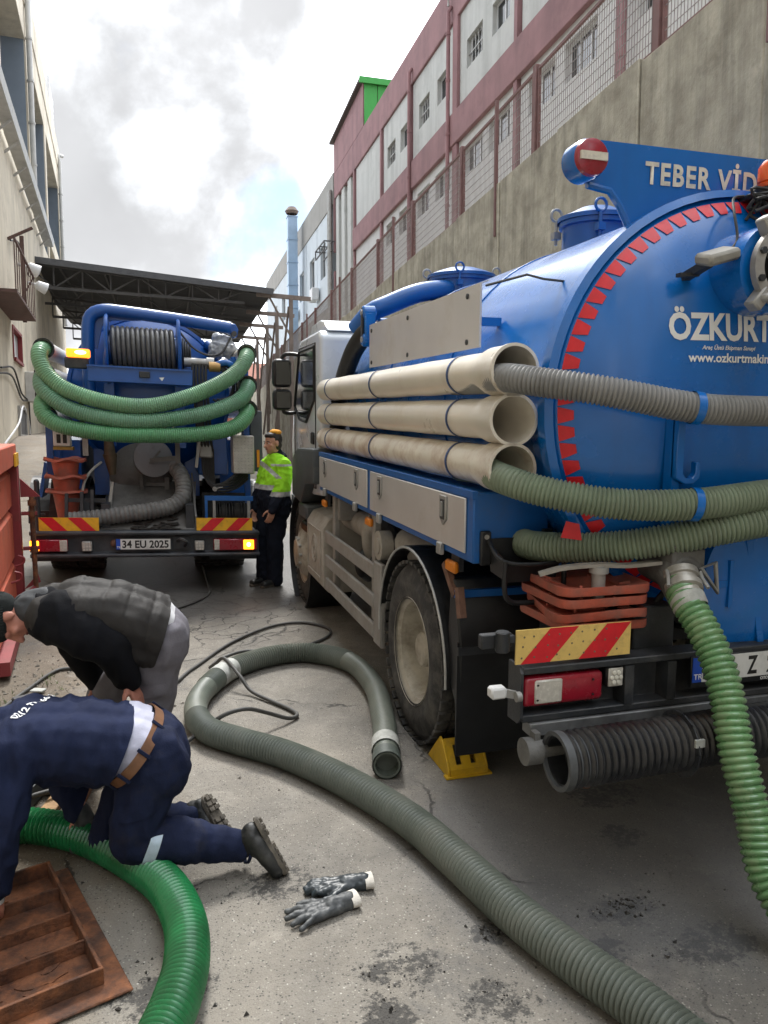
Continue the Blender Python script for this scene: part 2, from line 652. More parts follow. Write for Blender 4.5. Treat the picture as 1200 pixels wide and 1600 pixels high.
M_LOWW = mat('pale_ribbed_wall', (0.58, 0.58, 0.575), rough=0.85, var=0.1, vs=1.2, bump=0.15, bs=25, dirt=(0.42, 0.41, 0.41), damt=0.25, ds=1.2, streak=0.35)
M_BLUW = mat('pale_blue_grey_cladding', (0.50, 0.56, 0.61), rough=0.7, var=0.08, vs=1.0, bump=0.1, bs=20, dirt=(0.36, 0.39, 0.41), damt=0.25, ds=1.0, streak=0.3)
M_GRYB = mat('grey_parapet_render', (0.29, 0.285, 0.27), rough=0.9, var=0.1, vs=1.0, bump=0.2, bs=20, streak=0.3, ds=1.5)
M_CREAM = mat('cream_render', (0.68, 0.615, 0.495), rough=0.9, var=0.12, vs=0.8, bump=0.25, bs=25, dirt=(0.28, 0.245, 0.19), damt=0.32, ds=0.9, streak=0.6)
M_RECESS = mat('blue_grey_recess_paint', (0.20, 0.245, 0.30), rough=0.8, var=0.1, vs=1.5, bump=0.1)
M_FENCE = mat('rusty_pink_fence_steel', (0.20, 0.105, 0.10), rough=0.65, var=0.2, vs=10, bump=0.15, dirt=(0.12, 0.09, 0.085), damt=0.4, ds=5)
M_FRAMEW = mat('white_window_frame', (0.66, 0.67, 0.68), rough=0.5, var=0.06, bump=0.0)
M_ROOF = mat('sooty_roof_sheet', (0.040, 0.042, 0.048), rough=0.85, var=0.3, vs=1.5, bump=0.2, bs=8)
M_TRUSS = mat('grey_truss_steel', (0.085, 0.085, 0.088), rough=0.7, var=0.25, vs=3, bump=0.1)
M_FLUE = mat('blue_steel_flue', (0.33, 0.46, 0.62), rough=0.4, metal=0.3, var=0.1, vs=2, bump=0.02)
M_RUST = mat('rusted_iron', (0.090, 0.032, 0.019), rough=0.85, var=0.55, vs=11, bump=1.0, bs=26, dirt=(0.028, 0.020, 0.017), damt=0.62, ds=7, col2=(0.20, 0.075, 0.030))
M_ORED = mat('faded_orange_red_paint', (0.52, 0.105, 0.055), rough=0.55, var=0.12, vs=3, bump=0.1, dirt=(0.26, 0.10, 0.07), damt=0.35, ds=4, streak=0.3)
M_DRED = mat('dark_red_paint', (0.23, 0.030, 0.035), rough=0.55, var=0.15, vs=4, bump=0.1, dirt=(0.16, 0.055, 0.04), damt=0.35, ds=5)
M_PIPEW = mat('grey_white_drainpipe', (0.50, 0.50, 0.48), rough=0.5, var=0.12, vs=3, bump=0.03, streak=0.3)

B_MTX = (Matrix.Translation((0, 0, CAM_H)) @ (cam_rot(CAM_YAW, CAM_PITCH) @ cam_rot(math.radians(15.496), math.radians(5.048)).transposed()).to_4x4() @ Matrix.Translation((0, 0, -CAM_H)))
L_MTX = (Matrix.Translation((0, 0, CAM_H)) @ (cam_rot(CAM_YAW, CAM_PITCH) @ cam_rot(math.radians(19.221), math.radians(5.048)).transposed()).to_4x4() @ Matrix.Translation((0, 0, -CAM_H)))


# ------------------------------------------------------------------ ground
def sstep(a, b, x):
    t = max(0.0, min(1.0, (x - a) / (b - a)))
    return t * t * (3 - 2 * t)


def gz(x, y):
    z = sstep(6.0, 8.5, y) * max(0.0, min(3.0, 0.7 - x)) * 0.038
    z += 1.35 * sstep(10.5, 21, y) * sstep(-1.0, -2.2, x)
    return z


def ground_material():
    m = bpy.data.materials.new('worn_asphalt')
    m.use_nodes = True
    nd, lk = m.node_tree.nodes, m.node_tree.links
    p = nd['Principled BSDF']
    t = nd.new('ShaderNodeTexCoord').outputs['Object']
    sep = nd.new('ShaderNodeSeparateXYZ')
    lk.new(t, sep.inputs[0])

    def noi(scale, det=6.0, rough=0.6, dist=0.0):
        n = N(nd, 'ShaderNodeTexNoise', Scale=scale, Detail=det, Roughness=rough, Distortion=dist)
        lk.new(t, n.inputs['Vector'])
        return n.outputs['Fac']

    def mr(x, lo, hi, a=0.0, b=1.0, st=True):
        n = nd.new('ShaderNodeMapRange')
        n.interpolation_type = 'SMOOTHSTEP' if st else 'LINEAR'
        for k, v in (('From Min', lo), ('From Max', hi), ('To Min', a), ('To Max', b)):
            n.inputs[k].default_value = v
        lk.new(x, n.inputs['Value'])
        return n.outputs['Result']

    def ma(op, a, b):
        n = nd.new('ShaderNodeMath')
        n.operation = op
        for i, x in enumerate((a, b)):
            if isinstance(x, (int, float)):
                n.inputs[i].default_value = x
            else:
                lk.new(x, n.inputs[i])
        return n.outputs[0]

    def mix(f, a, b, bt='MIX'):
        n = nd.new('ShaderNodeMix')
        n.data_type = 'RGBA'
        n.blend_type = bt
        if isinstance(f, (int, float)):
            n.inputs['Factor'].default_value = f
        else:
            lk.new(f, n.inputs['Factor'])
        for k, x in (('A', a), ('B', b)):
            if isinstance(x, tuple):
                n.inputs[k].default_value = (*x, 1)
            else:
                lk.new(x, n.inputs[k])
        return n.outputs['Result']

    def spot(x, y, rx, ry):
        dx = ma('DIVIDE', ma('SUBTRACT', sep.outputs['X'], x), rx)
        dy = ma('DIVIDE', ma('SUBTRACT', sep.outputs['Y'], y), ry)
        d = ma('ADD', ma('MULTIPLY', dx, dx), ma('MULTIPLY', dy, dy))
        return mr(d, 0.0, 1.0, 1.0, 0.0)

    big = noi(0.7, 5, 0.6, 0.4)
    col = mix(mr(big, 0.3, 0.7), (0.130, 0.121, 0.108), (0.255, 0.230, 0.193))
    med = noi(4.0, 8, 0.7)
    col = mix(mr(med, 0.42, 0.75, 0, 0.5), col, (0.30, 0.28, 0.245))
    # brown earth trodden over the left half, strongest round the pit
    dz = ma('ADD', mr(sep.outputs['X'], 0.9, -0.9), ma('MULTIPLY', ma('SUBTRACT', noi(2.2, 8, 0.7, 0.5), 0.5), 1.9))
    earth = mr(dz, 0.50, 1.25, 0, 0.70)
    col = mix(earth, col, (0.205, 0.160, 0.112))
    edge = ma('MULTIPLY', ma('ADD', spot(-1.3, 5.2, 1.05, 2.2), spot(-0.55, 3.55, 0.55, 0.6)), 1.0)
    edge = mr(ma('ADD', edge, ma('MULTIPLY', ma('SUBTRACT', med, 0.5), 1.2)), 0.25, 0.75, 0, 0.85)
    col = mix(edge, col, mix(noi(26, 6, 0.75), (0.055, 0.042, 0.030), (0.175, 0.140, 0.100)))
    # dark bitumen patches where the surface has worn through
    worn = mr(ma('ADD', noi(1.5, 7, 0.7, 0.6), ma('MULTIPLY', ma('SUBTRACT', noi(16, 5, 0.7), 0.5), 0.25)), 0.58, 0.68, 0, 0.50)
    col = mix(worn, col, (0.085, 0.083, 0.081))
    pale = mr(ma('ADD', noi(2.3, 8, 0.72, 0.7), ma('MULTIPLY', ma('SUBTRACT', noi(11, 5, 0.7), 0.5), 0.3)), 0.56, 0.72, 0, 0.55)
    col = mix(pale, col, (0.33, 0.305, 0.262))
    # aggregate: chips of stone, pale and dark
    vo = N(nd, 'ShaderNodeTexVoronoi', Scale=115.0)
    lk.new(t, vo.inputs['Vector'])
    chip = nd.new('ShaderNodeSeparateColor')
    lk.new(vo.outputs['Color'], chip.inputs[0])
    inside = mr(vo.outputs['Distance'], 0.5, 0.25)
    col = mix(ma('MULTIPLY', mr(chip.outputs['Red'], 0.80, 0.95), ma('MULTIPLY', inside, 0.6)), col, (0.42, 0.40, 0.35))
    col = mix(ma('MULTIPLY', mr(chip.outputs['Green'], 0.72, 0.92), ma('MULTIPLY', inside, 0.85)), col, (0.050, 0.048, 0.046))
    vo2 = N(nd, 'ShaderNodeTexVoronoi', Scale=30.0)
    lk.new(t, vo2.inputs['Vector'])
    c2 = nd.new('ShaderNodeSeparateColor')
    lk.new(vo2.outputs['Color'], c2.inputs[0])
    col = mix(ma('MULTIPLY', mr(c2.outputs['Blue'], 0.94, 0.98), mr(vo2.outputs['Distance'], 0.13, 0.07, 0, 0.7)), col, (0.55, 0.53, 0.49))
    # oil drips and wet sludge
    for (x, y, a, b, th) in ((1.12, 2.33, 0.11, 0.09, 0.44), (1.60, 2.30, 0.16, 0.10, 0.40), (0.72, 2.24, 0.17, 0.13, 0.36), (0.97, 2.02, 0.15, 0.12, 0.36), (0.62, 1.98, 0.09, 0.22, 0.44),
                             (2.05, 3.1, 0.20, 0.15, 0.42), (1.9, 2.75, 0.12, 0.1, 0.45), (1.8, 2.05, 0.18, 0.12, 0.45), (0.40, 2.83, 0.20, 0.12, 0.35), (1.45, 2.12, 0.10, 0.08, 0.42), (-0.03, 2.35, 0.18, 0.1, 0.45)):
        s_ = ma('ADD', ma('MULTIPLY', spot(x, y, a * 1.5, b * 1.5), 0.9), ma('ADD', ma('MULTIPLY', ma('SUBTRACT', noi(38, 6, 0.75), 0.5), 2.2), ma('MULTIPLY', ma('SUBTRACT', noi(9, 4, 0.7), 0.5), 1.8)))
        col = mix(mr(s_, 1.02 - th, 1.38 - th, 0, 0.85), col, (0.030, 0.029, 0.028))
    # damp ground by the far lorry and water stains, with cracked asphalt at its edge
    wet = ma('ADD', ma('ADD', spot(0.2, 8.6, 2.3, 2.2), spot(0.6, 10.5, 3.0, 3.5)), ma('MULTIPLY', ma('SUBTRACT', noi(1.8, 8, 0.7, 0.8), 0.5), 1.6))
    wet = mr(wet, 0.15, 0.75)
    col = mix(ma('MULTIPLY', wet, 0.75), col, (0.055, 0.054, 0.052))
    shade_r = ma('ADD', spot(1.95, 2.8, 1.35, 1.25), ma('MULTIPLY', ma('SUBTRACT', noi(2.6, 8, 0.7, 0.4), 0.5), 1.3))  # bluish shade and dark spots under the near tanker, painted into the ground colour
    col = mix(mr(shade_r, 0.15, 0.85, 0, 0.60), col, (0.088, 0.091, 0.097))
    nv = nd.new('ShaderNodeTexNoise')
    nv.inputs['Scale'].default_value = 3.0
    nv.inputs['Detail'].default_value = 5
    lk.new(t, nv.inputs['Vector'])
    vm = nd.new('ShaderNodeVectorMath')
    vm.operation = 'MULTIPLY_ADD'
    lk.new(nv.outputs['Color'], vm.inputs[0])
    vm.inputs[1].default_value = (0.5, 0.5, 0.0)
    lk.new(t, vm.inputs[2])
    ve = nd.new('ShaderNodeTexVoronoi')
    ve.feature = 'DISTANCE_TO_EDGE'
    ve.inputs['Scale'].default_value = 3.6
    lk.new(vm.outputs[0], ve.inputs['Vector'])
    crz = ma('ADD', spot(0.45, 7.3, 1.2, 1.6), ma('MULTIPLY', ma('SUBTRACT', noi(1.4, 4), 0.5), 1.2))
    crack = ma('MULTIPLY', mr(ve.outputs['Distance'], 0.030, 0.010), mr(crz, 0.25, 0.6))
    ve2 = nd.new('ShaderNodeTexVoronoi')
    ve2.feature = 'DISTANCE_TO_EDGE'
    ve2.inputs['Scale'].default_value = 0.55
    lk.new(vm.outputs[0], ve2.inputs['Vector'])
    crack = ma('MAXIMUM', crack, ma('MULTIPLY', mr(ve2.outputs['Distance'], 0.007, 0.002), mr(noi(1.1, 3), 0.48, 0.58)))
    col = mix(ma('MULTIPLY', crack, 0.85), col, (0.03, 0.028, 0.026))
    fine = noi(210, 3, 0.7)
    col = mix(0.72, col, mix(fine, (0.35, 0.35, 0.35), (1.6, 1.6, 1.6)), 'MULTIPLY')
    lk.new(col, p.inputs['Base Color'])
    rough = ma('SUBTRACT', 0.88, ma('MULTIPLY', wet, 0.45))
    lk.new(rough, p.inputs['Roughness'])
    h = ma('ADD', ma('MULTIPLY', fine, 0.35), ma('MULTIPLY', inside, 0.45))
    h = ma('SUBTRACT', ma('ADD', h, ma('MULTIPLY', med, 0.8)), ma('MULTIPLY', crack, 1.5))
    b = nd.new('ShaderNodeBump')
    b.inputs['Strength'].default_value = 0.55
    b.inputs['Distance'].default_value = 0.008
    lk.new(h, b.inputs['Height'])
    lk.new(b.outputs['Normal'], p.inputs['Normal'])
    return m


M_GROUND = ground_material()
xs = [-400, -150, -60, -25, -12] + [-8 + 0.3 * i for i in range(60)] + [12, 25, 60, 150, 400]
ys = [-300, -100, -40, -12] + [-4 + 0.35 * i for i in range(110)] + [40, 60, 110, 220, 600]
PIT = (-0.95, -0.50, 3.30, 3.75)
v, f = [], []
for y in ys:
    for x in xs:
        v.append((x, y, gz(x, y) + 0.006 * noise.noise(Vector((x * 1.3, y * 1.3, 0))) * (1 if abs(x) < 10 and -4 < y < 30 else 0)))
nx = len(xs)
for j in range(len(ys) - 1):
    for i in range(nx - 1):
        f.append((j * nx + i, j * nx + i + 1, (j + 1) * nx + i + 1, (j + 1) * nx + i))
me = bpy.data.meshes.new('ground')
me.from_pydata(v, [], f)
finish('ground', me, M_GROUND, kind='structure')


# ------------------------------------------------------------------ right-hand retaining wall and fence (in the level frame of the buildings)
XW = 4.6


def ztop(y):
    return 5.80 - 0.028 * y


wall = thing('retaining_wall', None, 'tall stained concrete retaining wall behind the near blue tanker', 'wall', mtx=B_MTX)
mb = MB()
mb.box(XW + 0.03, XW + 0.40, -16, 60, -3, 3.9)  # unseen length behind the camera added to block low sky light
build('wall_core', mb, M_CONC, wall)
y = -15.05
k = 0
while y < 46:
    w_ = 1.70
    mb = MB()
    j = 0.006 * ((k * 7) % 5 - 2)
    mb.prism([(y + 0.008, -3), (y + w_ - 0.008, -3), (y + w_ - 0.008, ztop(y + w_) + 0.012 * ((k * 3) % 4)), (y + 0.008, ztop(y) + 0.012 * ((k * 3) % 4))],
             (XW + j, 0, 0), (0, 1, 0), (0, 0, 1), 0.30)
    build('wall_panel', mb, M_CONC, wall, bevel=0.012)
    y += w_
    k += 1

ter = MB().box(XW + 0.45, 7.6, -16, 60, 3.6, 4.95)
build('upper_terrace', ter, M_CONC, None, kind='structure').matrix_world = B_MTX

fence = thing('mesh_fence', None, 'rusty pink wire mesh fence along the top of the retaining wall', 'fence', mtx=B_MTX)
py = 6.88 - 2.64 * 3
posts = [py + 2.64 * i for i in range(17)]
for i, y in enumerate(posts):
    zt = ztop(y)
    mb = MB()
    mb.box(XW + 0.06, XW + 0.14, y - 0.045, y + 0.045, zt - 0.25, zt + 1.16)
    mb.box(XW + 0.045, XW + 0.155, y - 0.07, y + 0.07, zt - 0.02, zt + 0.012)
    build('post', mb, M_FENCE, fence, bevel=0.006)
    if i % 2 == 0:
        mb = MB().box(XW - 0.035, XW + 0.012, y + 1.0, y + 1.045, zt - 0.75, zt + 1.13)
        build('stay', mb, M_FENCE, fence)
    if i == len(posts) - 1:
        break
    a, b = y + 0.08, y + 2.64 - 0.08
    z0, z1 = ztop(a) + 0.05, ztop(b) + 0.05
    H_ = 1.04
    fr = MB()
    X_ = XW + 0.10
    for p0, p1 in (((X_, a, z0), (X_, b, z1)), ((X_, a, z0 + H_), (X_, b, z1 + H_)), ((X_, a, z0), (X_, a, z0 + H_)), ((X_, b, z1), (X_, b, z1 + H_))):
        fr.bar(p0, p1, 0.035, 0.035)
    fo = build('panel_frame', fr, M_FENCE, fence)
    wm = MB()
    n_ = 50
    for q in range(1, n_):
        t = q / n_
        yy, zz = a + (b - a) * t, z0 + (z1 - z0) * t
        wm.bar((X_, yy, zz), (X_, yy, zz + H_), 0.0055, 0.0055)
    for q in range(1, 9):
        wm.bar((X_ - 0.007, a, z0 + H_ * q / 9), (X_ - 0.007, b, z1 + H_ * q / 9), 0.006, 0.006)
    build('wire_mesh', wm, mat('fence_wire', (0.26, 0.23, 0.225), rough=0.6, var=0.2), fo, kind='stuff')

# ------------------------------------------------------------------ pink and grey factory above the wall
XB = 7.6
fac = thing('factory_building', None, 'grey rendered factory with dusty pink bands and columns above the retaining wall', 'building', mtx=B_MTX)
cols = [3.9, 8.1, 12.3, 16.45, 20.25, 24.35, 27.85, 32.1, 36.1]
mb = MB().box(XB, XB + 12, 2, 36.1, 13.12, 14.25)
build('parapet', mb, M_PINK, fac, bevel=0.02)
mb = MB().box(XB - 0.05, XB + 0.3, 2, 32.2, 9.86, 10.72)
build('floor_band', mb, M_PINK, fac, bevel=0.02)
mb = MB().box(XB + 0.32, XB + 12, 2, 36.1, 4.9, 13.12)
build('inner_wall', mb, M_PLAST, fac)


def opening_wall(name, y0, y1, z0, z1, x0, t, ops, m, parent):
    """Wall skin with real openings ops=[(ya,yb)] all between zl and zh."""
    mb = MB()
    if not ops:
        mb.box(x0, x0 + t, y0, y1, z0, z1)
    else:
        zl, zh = ops[0][2], ops[0][3]
        mb.box(x0, x0 + t, y0, y1, z0, zl)
        mb.box(x0, x0 + t, y0, y1, zh, z1)
        e = y0
        for (a, b, _, _) in sorted(ops):
            mb.box(x0, x0 + t, e, a, zl, zh)
            e = b
        mb.box(x0, x0 + t, e, y1, zl, zh)
    return build(name, mb, m, parent)


def window(x, ya, yb, za, zb, parent, bars=0, mull=2, framem=None, deep=0.14):
    fm = framem or M_FRAMEW
    fr = MB()
    w = 0.05
    xf = x + deep
    fr.box(xf - 0.03, xf + 0.03, ya, yb, za, za + w)
    fr.box(xf - 0.03, xf + 0.03, ya, yb, zb - w, zb)
    fr.box(xf - 0.029, xf + 0.029, ya, ya + w, za + w, zb - w)
    fr.box(xf - 0.029, xf + 0.029, yb - w, yb, za + w, zb - w)
    for i in range(1, mull):
        yy = ya + (yb - ya) * i / mull
        fr.box(xf - 0.025, xf + 0.025, yy - 0.02, yy + 0.02, za + w, zb - w)
    o = build('window', fr, fm, parent)
    for i in range(mull):
        q0 = ya + (yb - ya) * i / mull + 0.03
        q1 = ya + (yb - ya) * (i + 1) / mull - 0.03
        g_ = MB().box(xf - 0.004, xf + 0.004, q0, q1, za + w * 0.8, zb - w * 0.8)
        build('pane', g_, M_GLASSD, o)
    if bars:
        for i in range(1, bars + 1):
            yy = ya + (yb - ya) * i / (bars + 1)
            bm_ = MB().box(xf - 0.075, xf - 0.05, yy - 0.014, yy + 0.014, za, zb)
            build('bar', bm_, M_GALV, o)
        bm_ = MB().box(xf - 0.08, xf - 0.045, ya, yb, (za + zb) / 2 - 0.014, (za + zb) / 2 + 0.014)
        build('bar', bm_, M_GALV, o)
    return o


ZA, ZB = 11.52, 12.25
wins = {0: [(5.0, 6.0), (6.7, 7.7)], 1: [(9.0, 10.0), (10.7, 11.7)], 2: [(13.2, 14.2), (14.8, 15.8)], 3: [(16.95, 17.95), (18.55, 19.6)],
        4: [(20.85, 21.9), (22.6, 23.6)], 5: [(24.5, 25.6), (26.2, 27.2)], 6: [], 7: []}
for i in range(8):
    a, b = cols[i] + 0.16, cols[i + 1] - 0.16
    ops = [(p, q, ZA, ZB) for p, q in wins[i]]
    if i < 7:
        opening_wall('bay_panel', a, b, 10.72, 13.12, XB + 0.07, 0.24, ops, M_PLAST, fac)
    else:
        n_ = 6
        for q in range(n_):
            y0 = a + (b - a) * q / n_
            build('bay_panel', MB().box(XB + (0.05 if q % 2 else 0.16), XB + 0.31, y0 + 0.02, y0 + (b - a) / n_ - 0.02, 5.0, 13.12), M_PLAST, fac)
    for q, (p0, p1) in enumerate(wins[i]):
        dark = (p0, p1) in ((18.55, 19.6), (22.6, 23.6), (26.2, 27.2), (14.8, 15.8), (10.7, 11.7))
        window(XB + 0.07, p0, p1, ZA, ZB, fac, bars=4 if dark else 0, mull=2)
    if i < 7:
        lo = [(p - 0.1, q + 0.1, 8.85, 9.6) for p, q in wins[i]]
        opening_wall('lower_wall', a, b, 4.9, 9.86, XB + 0.06, 0.25, lo, M_LOWW, fac)
        for (p, q, zl, zh) in lo:
            window(XB + 0.06, p, q, zl, zh, fac, bars=0, mull=3)
for i, y in enumerate(cols):
    w_ = 0.30 if i == 4 else 0.14
    build('column', MB().box(XB - 0.02, XB + 0.31, y - w_ / 2 - 0.02, y + w_ / 2 + 0.02, 4.9, 9.86), M_PINK, fac, bevel=0.01)
    build('column', MB().box(XB - 0.02, XB + 0.31, y - w_ / 2 - 0.02, y + w_ / 2 + 0.02, 10.72, 13.12), M_PINK, fac, bevel=0.01)
for y in (20.55, 24.1, 12.0):
    mb = MB().tube([(XB - 0.10, y, 5), (XB - 0.10, y, 13.4), (XB - 0.02, y, 13.55)], 0.055, 10)
    for z in (6.5, 8.3, 10.2, 11.6, 12.8):
        mb.cyl((XB - 0.10, y, z), (XB - 0.10, y, z + 0.07), 0.068, seg=10)
    build('drainpipe', mb, M_PINK, fac)
# raised gable end beyond the parapet, its near side clad in green sheet
mb = MB().prism([(30.5, 14.25), (36.1, 14.25), (36.1, 15.62), (30.5, 15.92)], (XB, 0, 0), (0, 1, 0), (0, 0, 1), 5.0)
build('attic', mb, M_PINK, fac)
M_GREENS = mat('green_sheet', (0.05, 0.36, 0.07), rough=0.5, var=0.06, bump=0.02)
for q in range(9):
    build('green_sheet', MB().box(XB + 0.04 + q * 0.55, XB + 0.57 + q * 0.55, 30.44, 30.485, 14.25, 15.86), M_GREENS, fac, bevel=0.012)
mb = MB().prism([(30.36, 15.93), (36.3, 15.63), (36.3, 15.72), (30.36, 16.03)], (XB - 0.18, 0, 0), (0, 1, 0), (0, 0, 1), 5.4)
build('attic_roof', mb, mat('roof_edge', (0.10, 0.085, 0.08), rough=0.8), fac)
build('ridge_trim', MB().box(XB - 0.19, XB + 5.3, 30.30, 30.36, 15.82, 16.05), M_GREENS, fac)
mb = MB().tube([(XB - 0.1, 20.56, 13.55), (XB - 0.1, 20.56, 13.75), (XB - 0.35, 20.56, 13.85)], 0.03, 8)
build('lamp_bracket', mb, M_GALV, fac)

# ------------------------------------------------------------------ pale blue-grey works beyond it
gb = thing('works_building', None, 'pale blue grey works building with grey parapet beyond the pink factory', 'building', mtx=B_MTX)
build('parapet', MB().box(XB - 0.04, XB + 12, 36.15, 62, 12.95, 14.35), M_GRYB, gb, bevel=0.02)
build('inner_wall', MB().box(XB + 0.3, XB + 11.9, 36.15, 62, 4.9, 12.95), M_GRYB, gb)
build('lower_band', MB().box(XB - 0.03, XB + 0.3, 36.9, 62, 7.9, 8.45), M_GRYB, gb)
yy = 36.9
gw = [(38.2, 39.5), (41.2, 42.6), (44.6, 46.0), (47.8, 49.2), (52, 53.5), (56, 57.5)]
for i, (a, b) in enumerate(((36.9, 40.4), (40.5, 43.6), (43.7, 46.9), (47.0, 50.5), (50.6, 55.0), (55.1, 62.0))):
    p, q = gw[i]
    opening_wall('cladding_panel', a, b, 8.45, 12.95, XB, 0.28, [(p, q, 10.1, 11.7)], M_BLUW, gb)
    window(XB, p, q, 10.1, 11.7, gb, mull=2)
    opening_wall('cladding_panel', a, b, 4.9, 7.9, XB, 0.28, [(p, q, 6.3, 7.5)], M_BLUW, gb)
    window(XB, p, q, 6.3, 7.5, gb, mull=3)
for y in (40.1, 46.6):
    mb = MB().box(XB - 0.42, XB - 0.06, y - 0.42, y + 0.42, 9.2, 9.8)
    mb.bar((XB - 0.5, y - 0.35, 9.17), (XB, y - 0.35, 9.17), 0.04, 0.04)
    mb.bar((XB - 0.5, y + 0.35, 9.17), (XB, y + 0.35, 9.17), 0.04, 0.04)
    build('air_conditioner', mb, M_FRAMEW, gb, bevel=0.02)
mb = MB()
for y in (36.35, 36.62):
    mb.cyl((XB - 0.14, y, 5), (XB - 0.14, y, 13.6), 0.09, seg=10)
build('drainpipe', mb, M_GALV, gb)
mb = MB()
for x in (XB - 0.5, XB - 0.1):
    mb.bar((x, 36.0, 11.2), (x, 38.2, 11.2), 0.05, 0.05)
    mb.bar((x, 36.0, 10.8), (x, 38.2, 10.8), 0.05, 0.05)
for y in (36.0, 37.1, 38.2):
    mb.bar((XB - 0.5, y, 11.2), (XB, y, 11.2), 0.05, 0.05)
    mb.bar((XB - 0.5, y, 10.8), (XB - 0.5, y, 11.2), 0.05, 0.05)
build('pipe_rack', mb, M_TRUSS, gb)

flue = thing('chimney_flue', None, 'tall square light blue steel chimney flue at the end of the works building', 'chimney', mtx=B_MTX)
z = 2.0
while z < 14.6:
    build('duct_section', MB().box(6.72, 7.26, 44.6, 45.14, z, z + 1.22), M_FLUE, flue, bevel=0.01)
    build('flange', MB().box(6.69, 7.29, 44.57, 45.17, z + 1.22, z + 1.27), M_FLUE, flue)
    z += 1.27
mb = MB().lathe([(0.32, 0.0), (0.40, 0.15), (0.22, 0.38), (0.0, 0.42)], (6.99, 44.87, z + 0.16), seg=14)
for dx in (-0.15, 0.15):
    mb.bar((6.99 + dx, 44.87, z), (6.99 + dx, 44.87, z + 0.2), 0.03, 0.03)
build('cowl', mb, mat('brown_cowl', (0.16, 0.12, 0.10), rough=0.7), flue)

# ------------------------------------------------------------------ dark canopy across the end of the yard
can = thing('canopy_roof', None, 'dark sheet metal canopy on trusses spanning the end of the yard', 'canopy', mtx=B_MTX)


def cz(x):
    return 7.72 - 0.080 * (x + 4.2)


for q in range(16):
    x0 = -4.6 + q * 0.51
    mb = MB().prism([(x0 + 0.01, cz(x0)), (x0 + 0.54, cz(x0 + 0.5)), (x0 + 0.54, cz(x0 + 0.5) + 0.03), (x0 + 0.25, cz(x0 + 0.25) + 0.06), (x0 + 0.01, cz(x0) + 0.03)],
                    (0, 27.2, 0.008 * (q % 2)), (1, 0, 0), (0, 0, 1), -14.2)
    build('roof_sheet', mb, M_ROOF, can)
mb = MB().bar((-4.6, 27.14, cz(-4.6) - 0.05), (3.56, 27.14, cz(3.56) - 0.05), 0.06, 0.20)
build('fascia', mb, mat('fascia_grey', (0.10, 0.105, 0.115), rough=0.7, var=0.15), can)
for y in (27.5, 30.6, 33.7, 36.8, 40.4):
    mb = MB()
    x0, x1 = -4.4, 3.5
    mb.bar((x0, y, cz(x0) - 0.10), (x1, y, cz(x1) - 0.10), 0.07, 0.09)
    mb.bar((x0, y, cz(x0) - 0.85), (x1 - 0.9, y, cz(x1) - 0.42), 0.07, 0.09)
    n_ = 8
    for i in range(n_):
        xa = x0 + (x1 - 0.9 - x0) * i / n_
        xb = x0 + (x1 - 0.9 - x0) * (i + 1) / n_
        za = cz(x0) - 0.85 + (cz(x1) - 0.42 - cz(x0) + 0.85) * i / n_
        zb_ = cz(x0) - 0.85 + (cz(x1) - 0.42 - cz(x0) + 0.85) * (i + 1) / n_
        mb.bar((xa, y, za), (xa, y, cz(xa) - 0.1), 0.045, 0.045)
        if i % 2:
            mb.bar((xa, y, za), (xb, y, cz(xb) - 0.1), 0.045, 0.045)
        else:
            mb.bar((xa, y, cz(xa) - 0.1), (xb, y, zb_), 0.045, 0.045)
    build('truss', mb, M_TRUSS, can)
for x in (-3.4, -2.0, -0.6, 0.8, 2.2):
    build('purlin', MB().bar((x, 27.25, cz(x) - 0.03), (x, 41.3, cz(x) - 0.03), 0.05, 0.06), M_TRUSS, can)
M_POST = mat('weathered_brown_steel', (0.22, 0.18, 0.16), rough=0.75, var=0.2, vs=4, bump=0.1)
for i, y in enumerate((27.4, 31.1, 34.3, 38.2)):
    mb = MB()
    z1 = cz(3.5) - 0.12
    mb.bar((4.2, y, 0.5), (4.2, y, z1), 0.13, 0.13)
    build('post', mb, M_POST, can)
    mb = MB()
    mb.bar((3.0, y, z1), (4.9, y, z1 - 0.08), 0.12, 0.14)
    mb.bar((3.45, y, z1 - 0.08), (4.16, y, z1 - 1.35), 0.06, 0.06)
    mb.bar((4.14, y + 0.1, z1 - 0.35), (3.75, y + 1.2, 2.2), 0.06, 0.06)
    mb.bar((4.2, y + 0.12, z1 - 0.6), (4.5, y + 1.6, 3.2), 0.06, 0.06)
    build('brace', mb, M_POST, can)

# ------------------------------------------------------------------ left-hand cream factory
LX = -2.25
lb = thing('cream_factory', None, 'tall cream rendered factory with deep blue grey window recesses, leftmost building', 'building', mtx=L_MTX)
build('back_wall', MB().box(LX - 8, LX - 0.9, -14, 43.5, 8.3, 15.2), M_RECESS, lb)
build('lower_wall', MB().box(LX - 8, LX, -14, 19.95, -2, 9.05), M_CREAM, lb)  # facade carried on unseen behind the camera, added to cut sky reflections
mbw = MB()
mbw.box(LX - 0.3, LX, 19.96, 20.45, -2, 9.05)
opening_wall('lower_wall', 20.46, 22.6, -2, 9.05, LX - 0.3, 0.3, [(20.55, 22.45, 3.85, 4.65)], M_CREAM, lb)
build('lower_wall', mbw, M_CREAM, lb)
build('lower_wall', MB().box(LX - 8, LX, 22.61, 43.5, -2, 9.05), M_CREAM, lb)
build('room_wall', MB().box(LX - 8, LX - 0.35, 19.96, 22.6, -2, 9.0), M_RECESS, lb)
fr = MB()
for a in ((20.55, 20.62, 3.85, 4.65), (22.38, 22.45, 3.85, 4.65)):
    fr.box(LX - 0.15, LX + 0.03, *a)
fr.box(LX - 0.15, LX + 0.03, 20.62, 22.38, 4.58, 4.65)
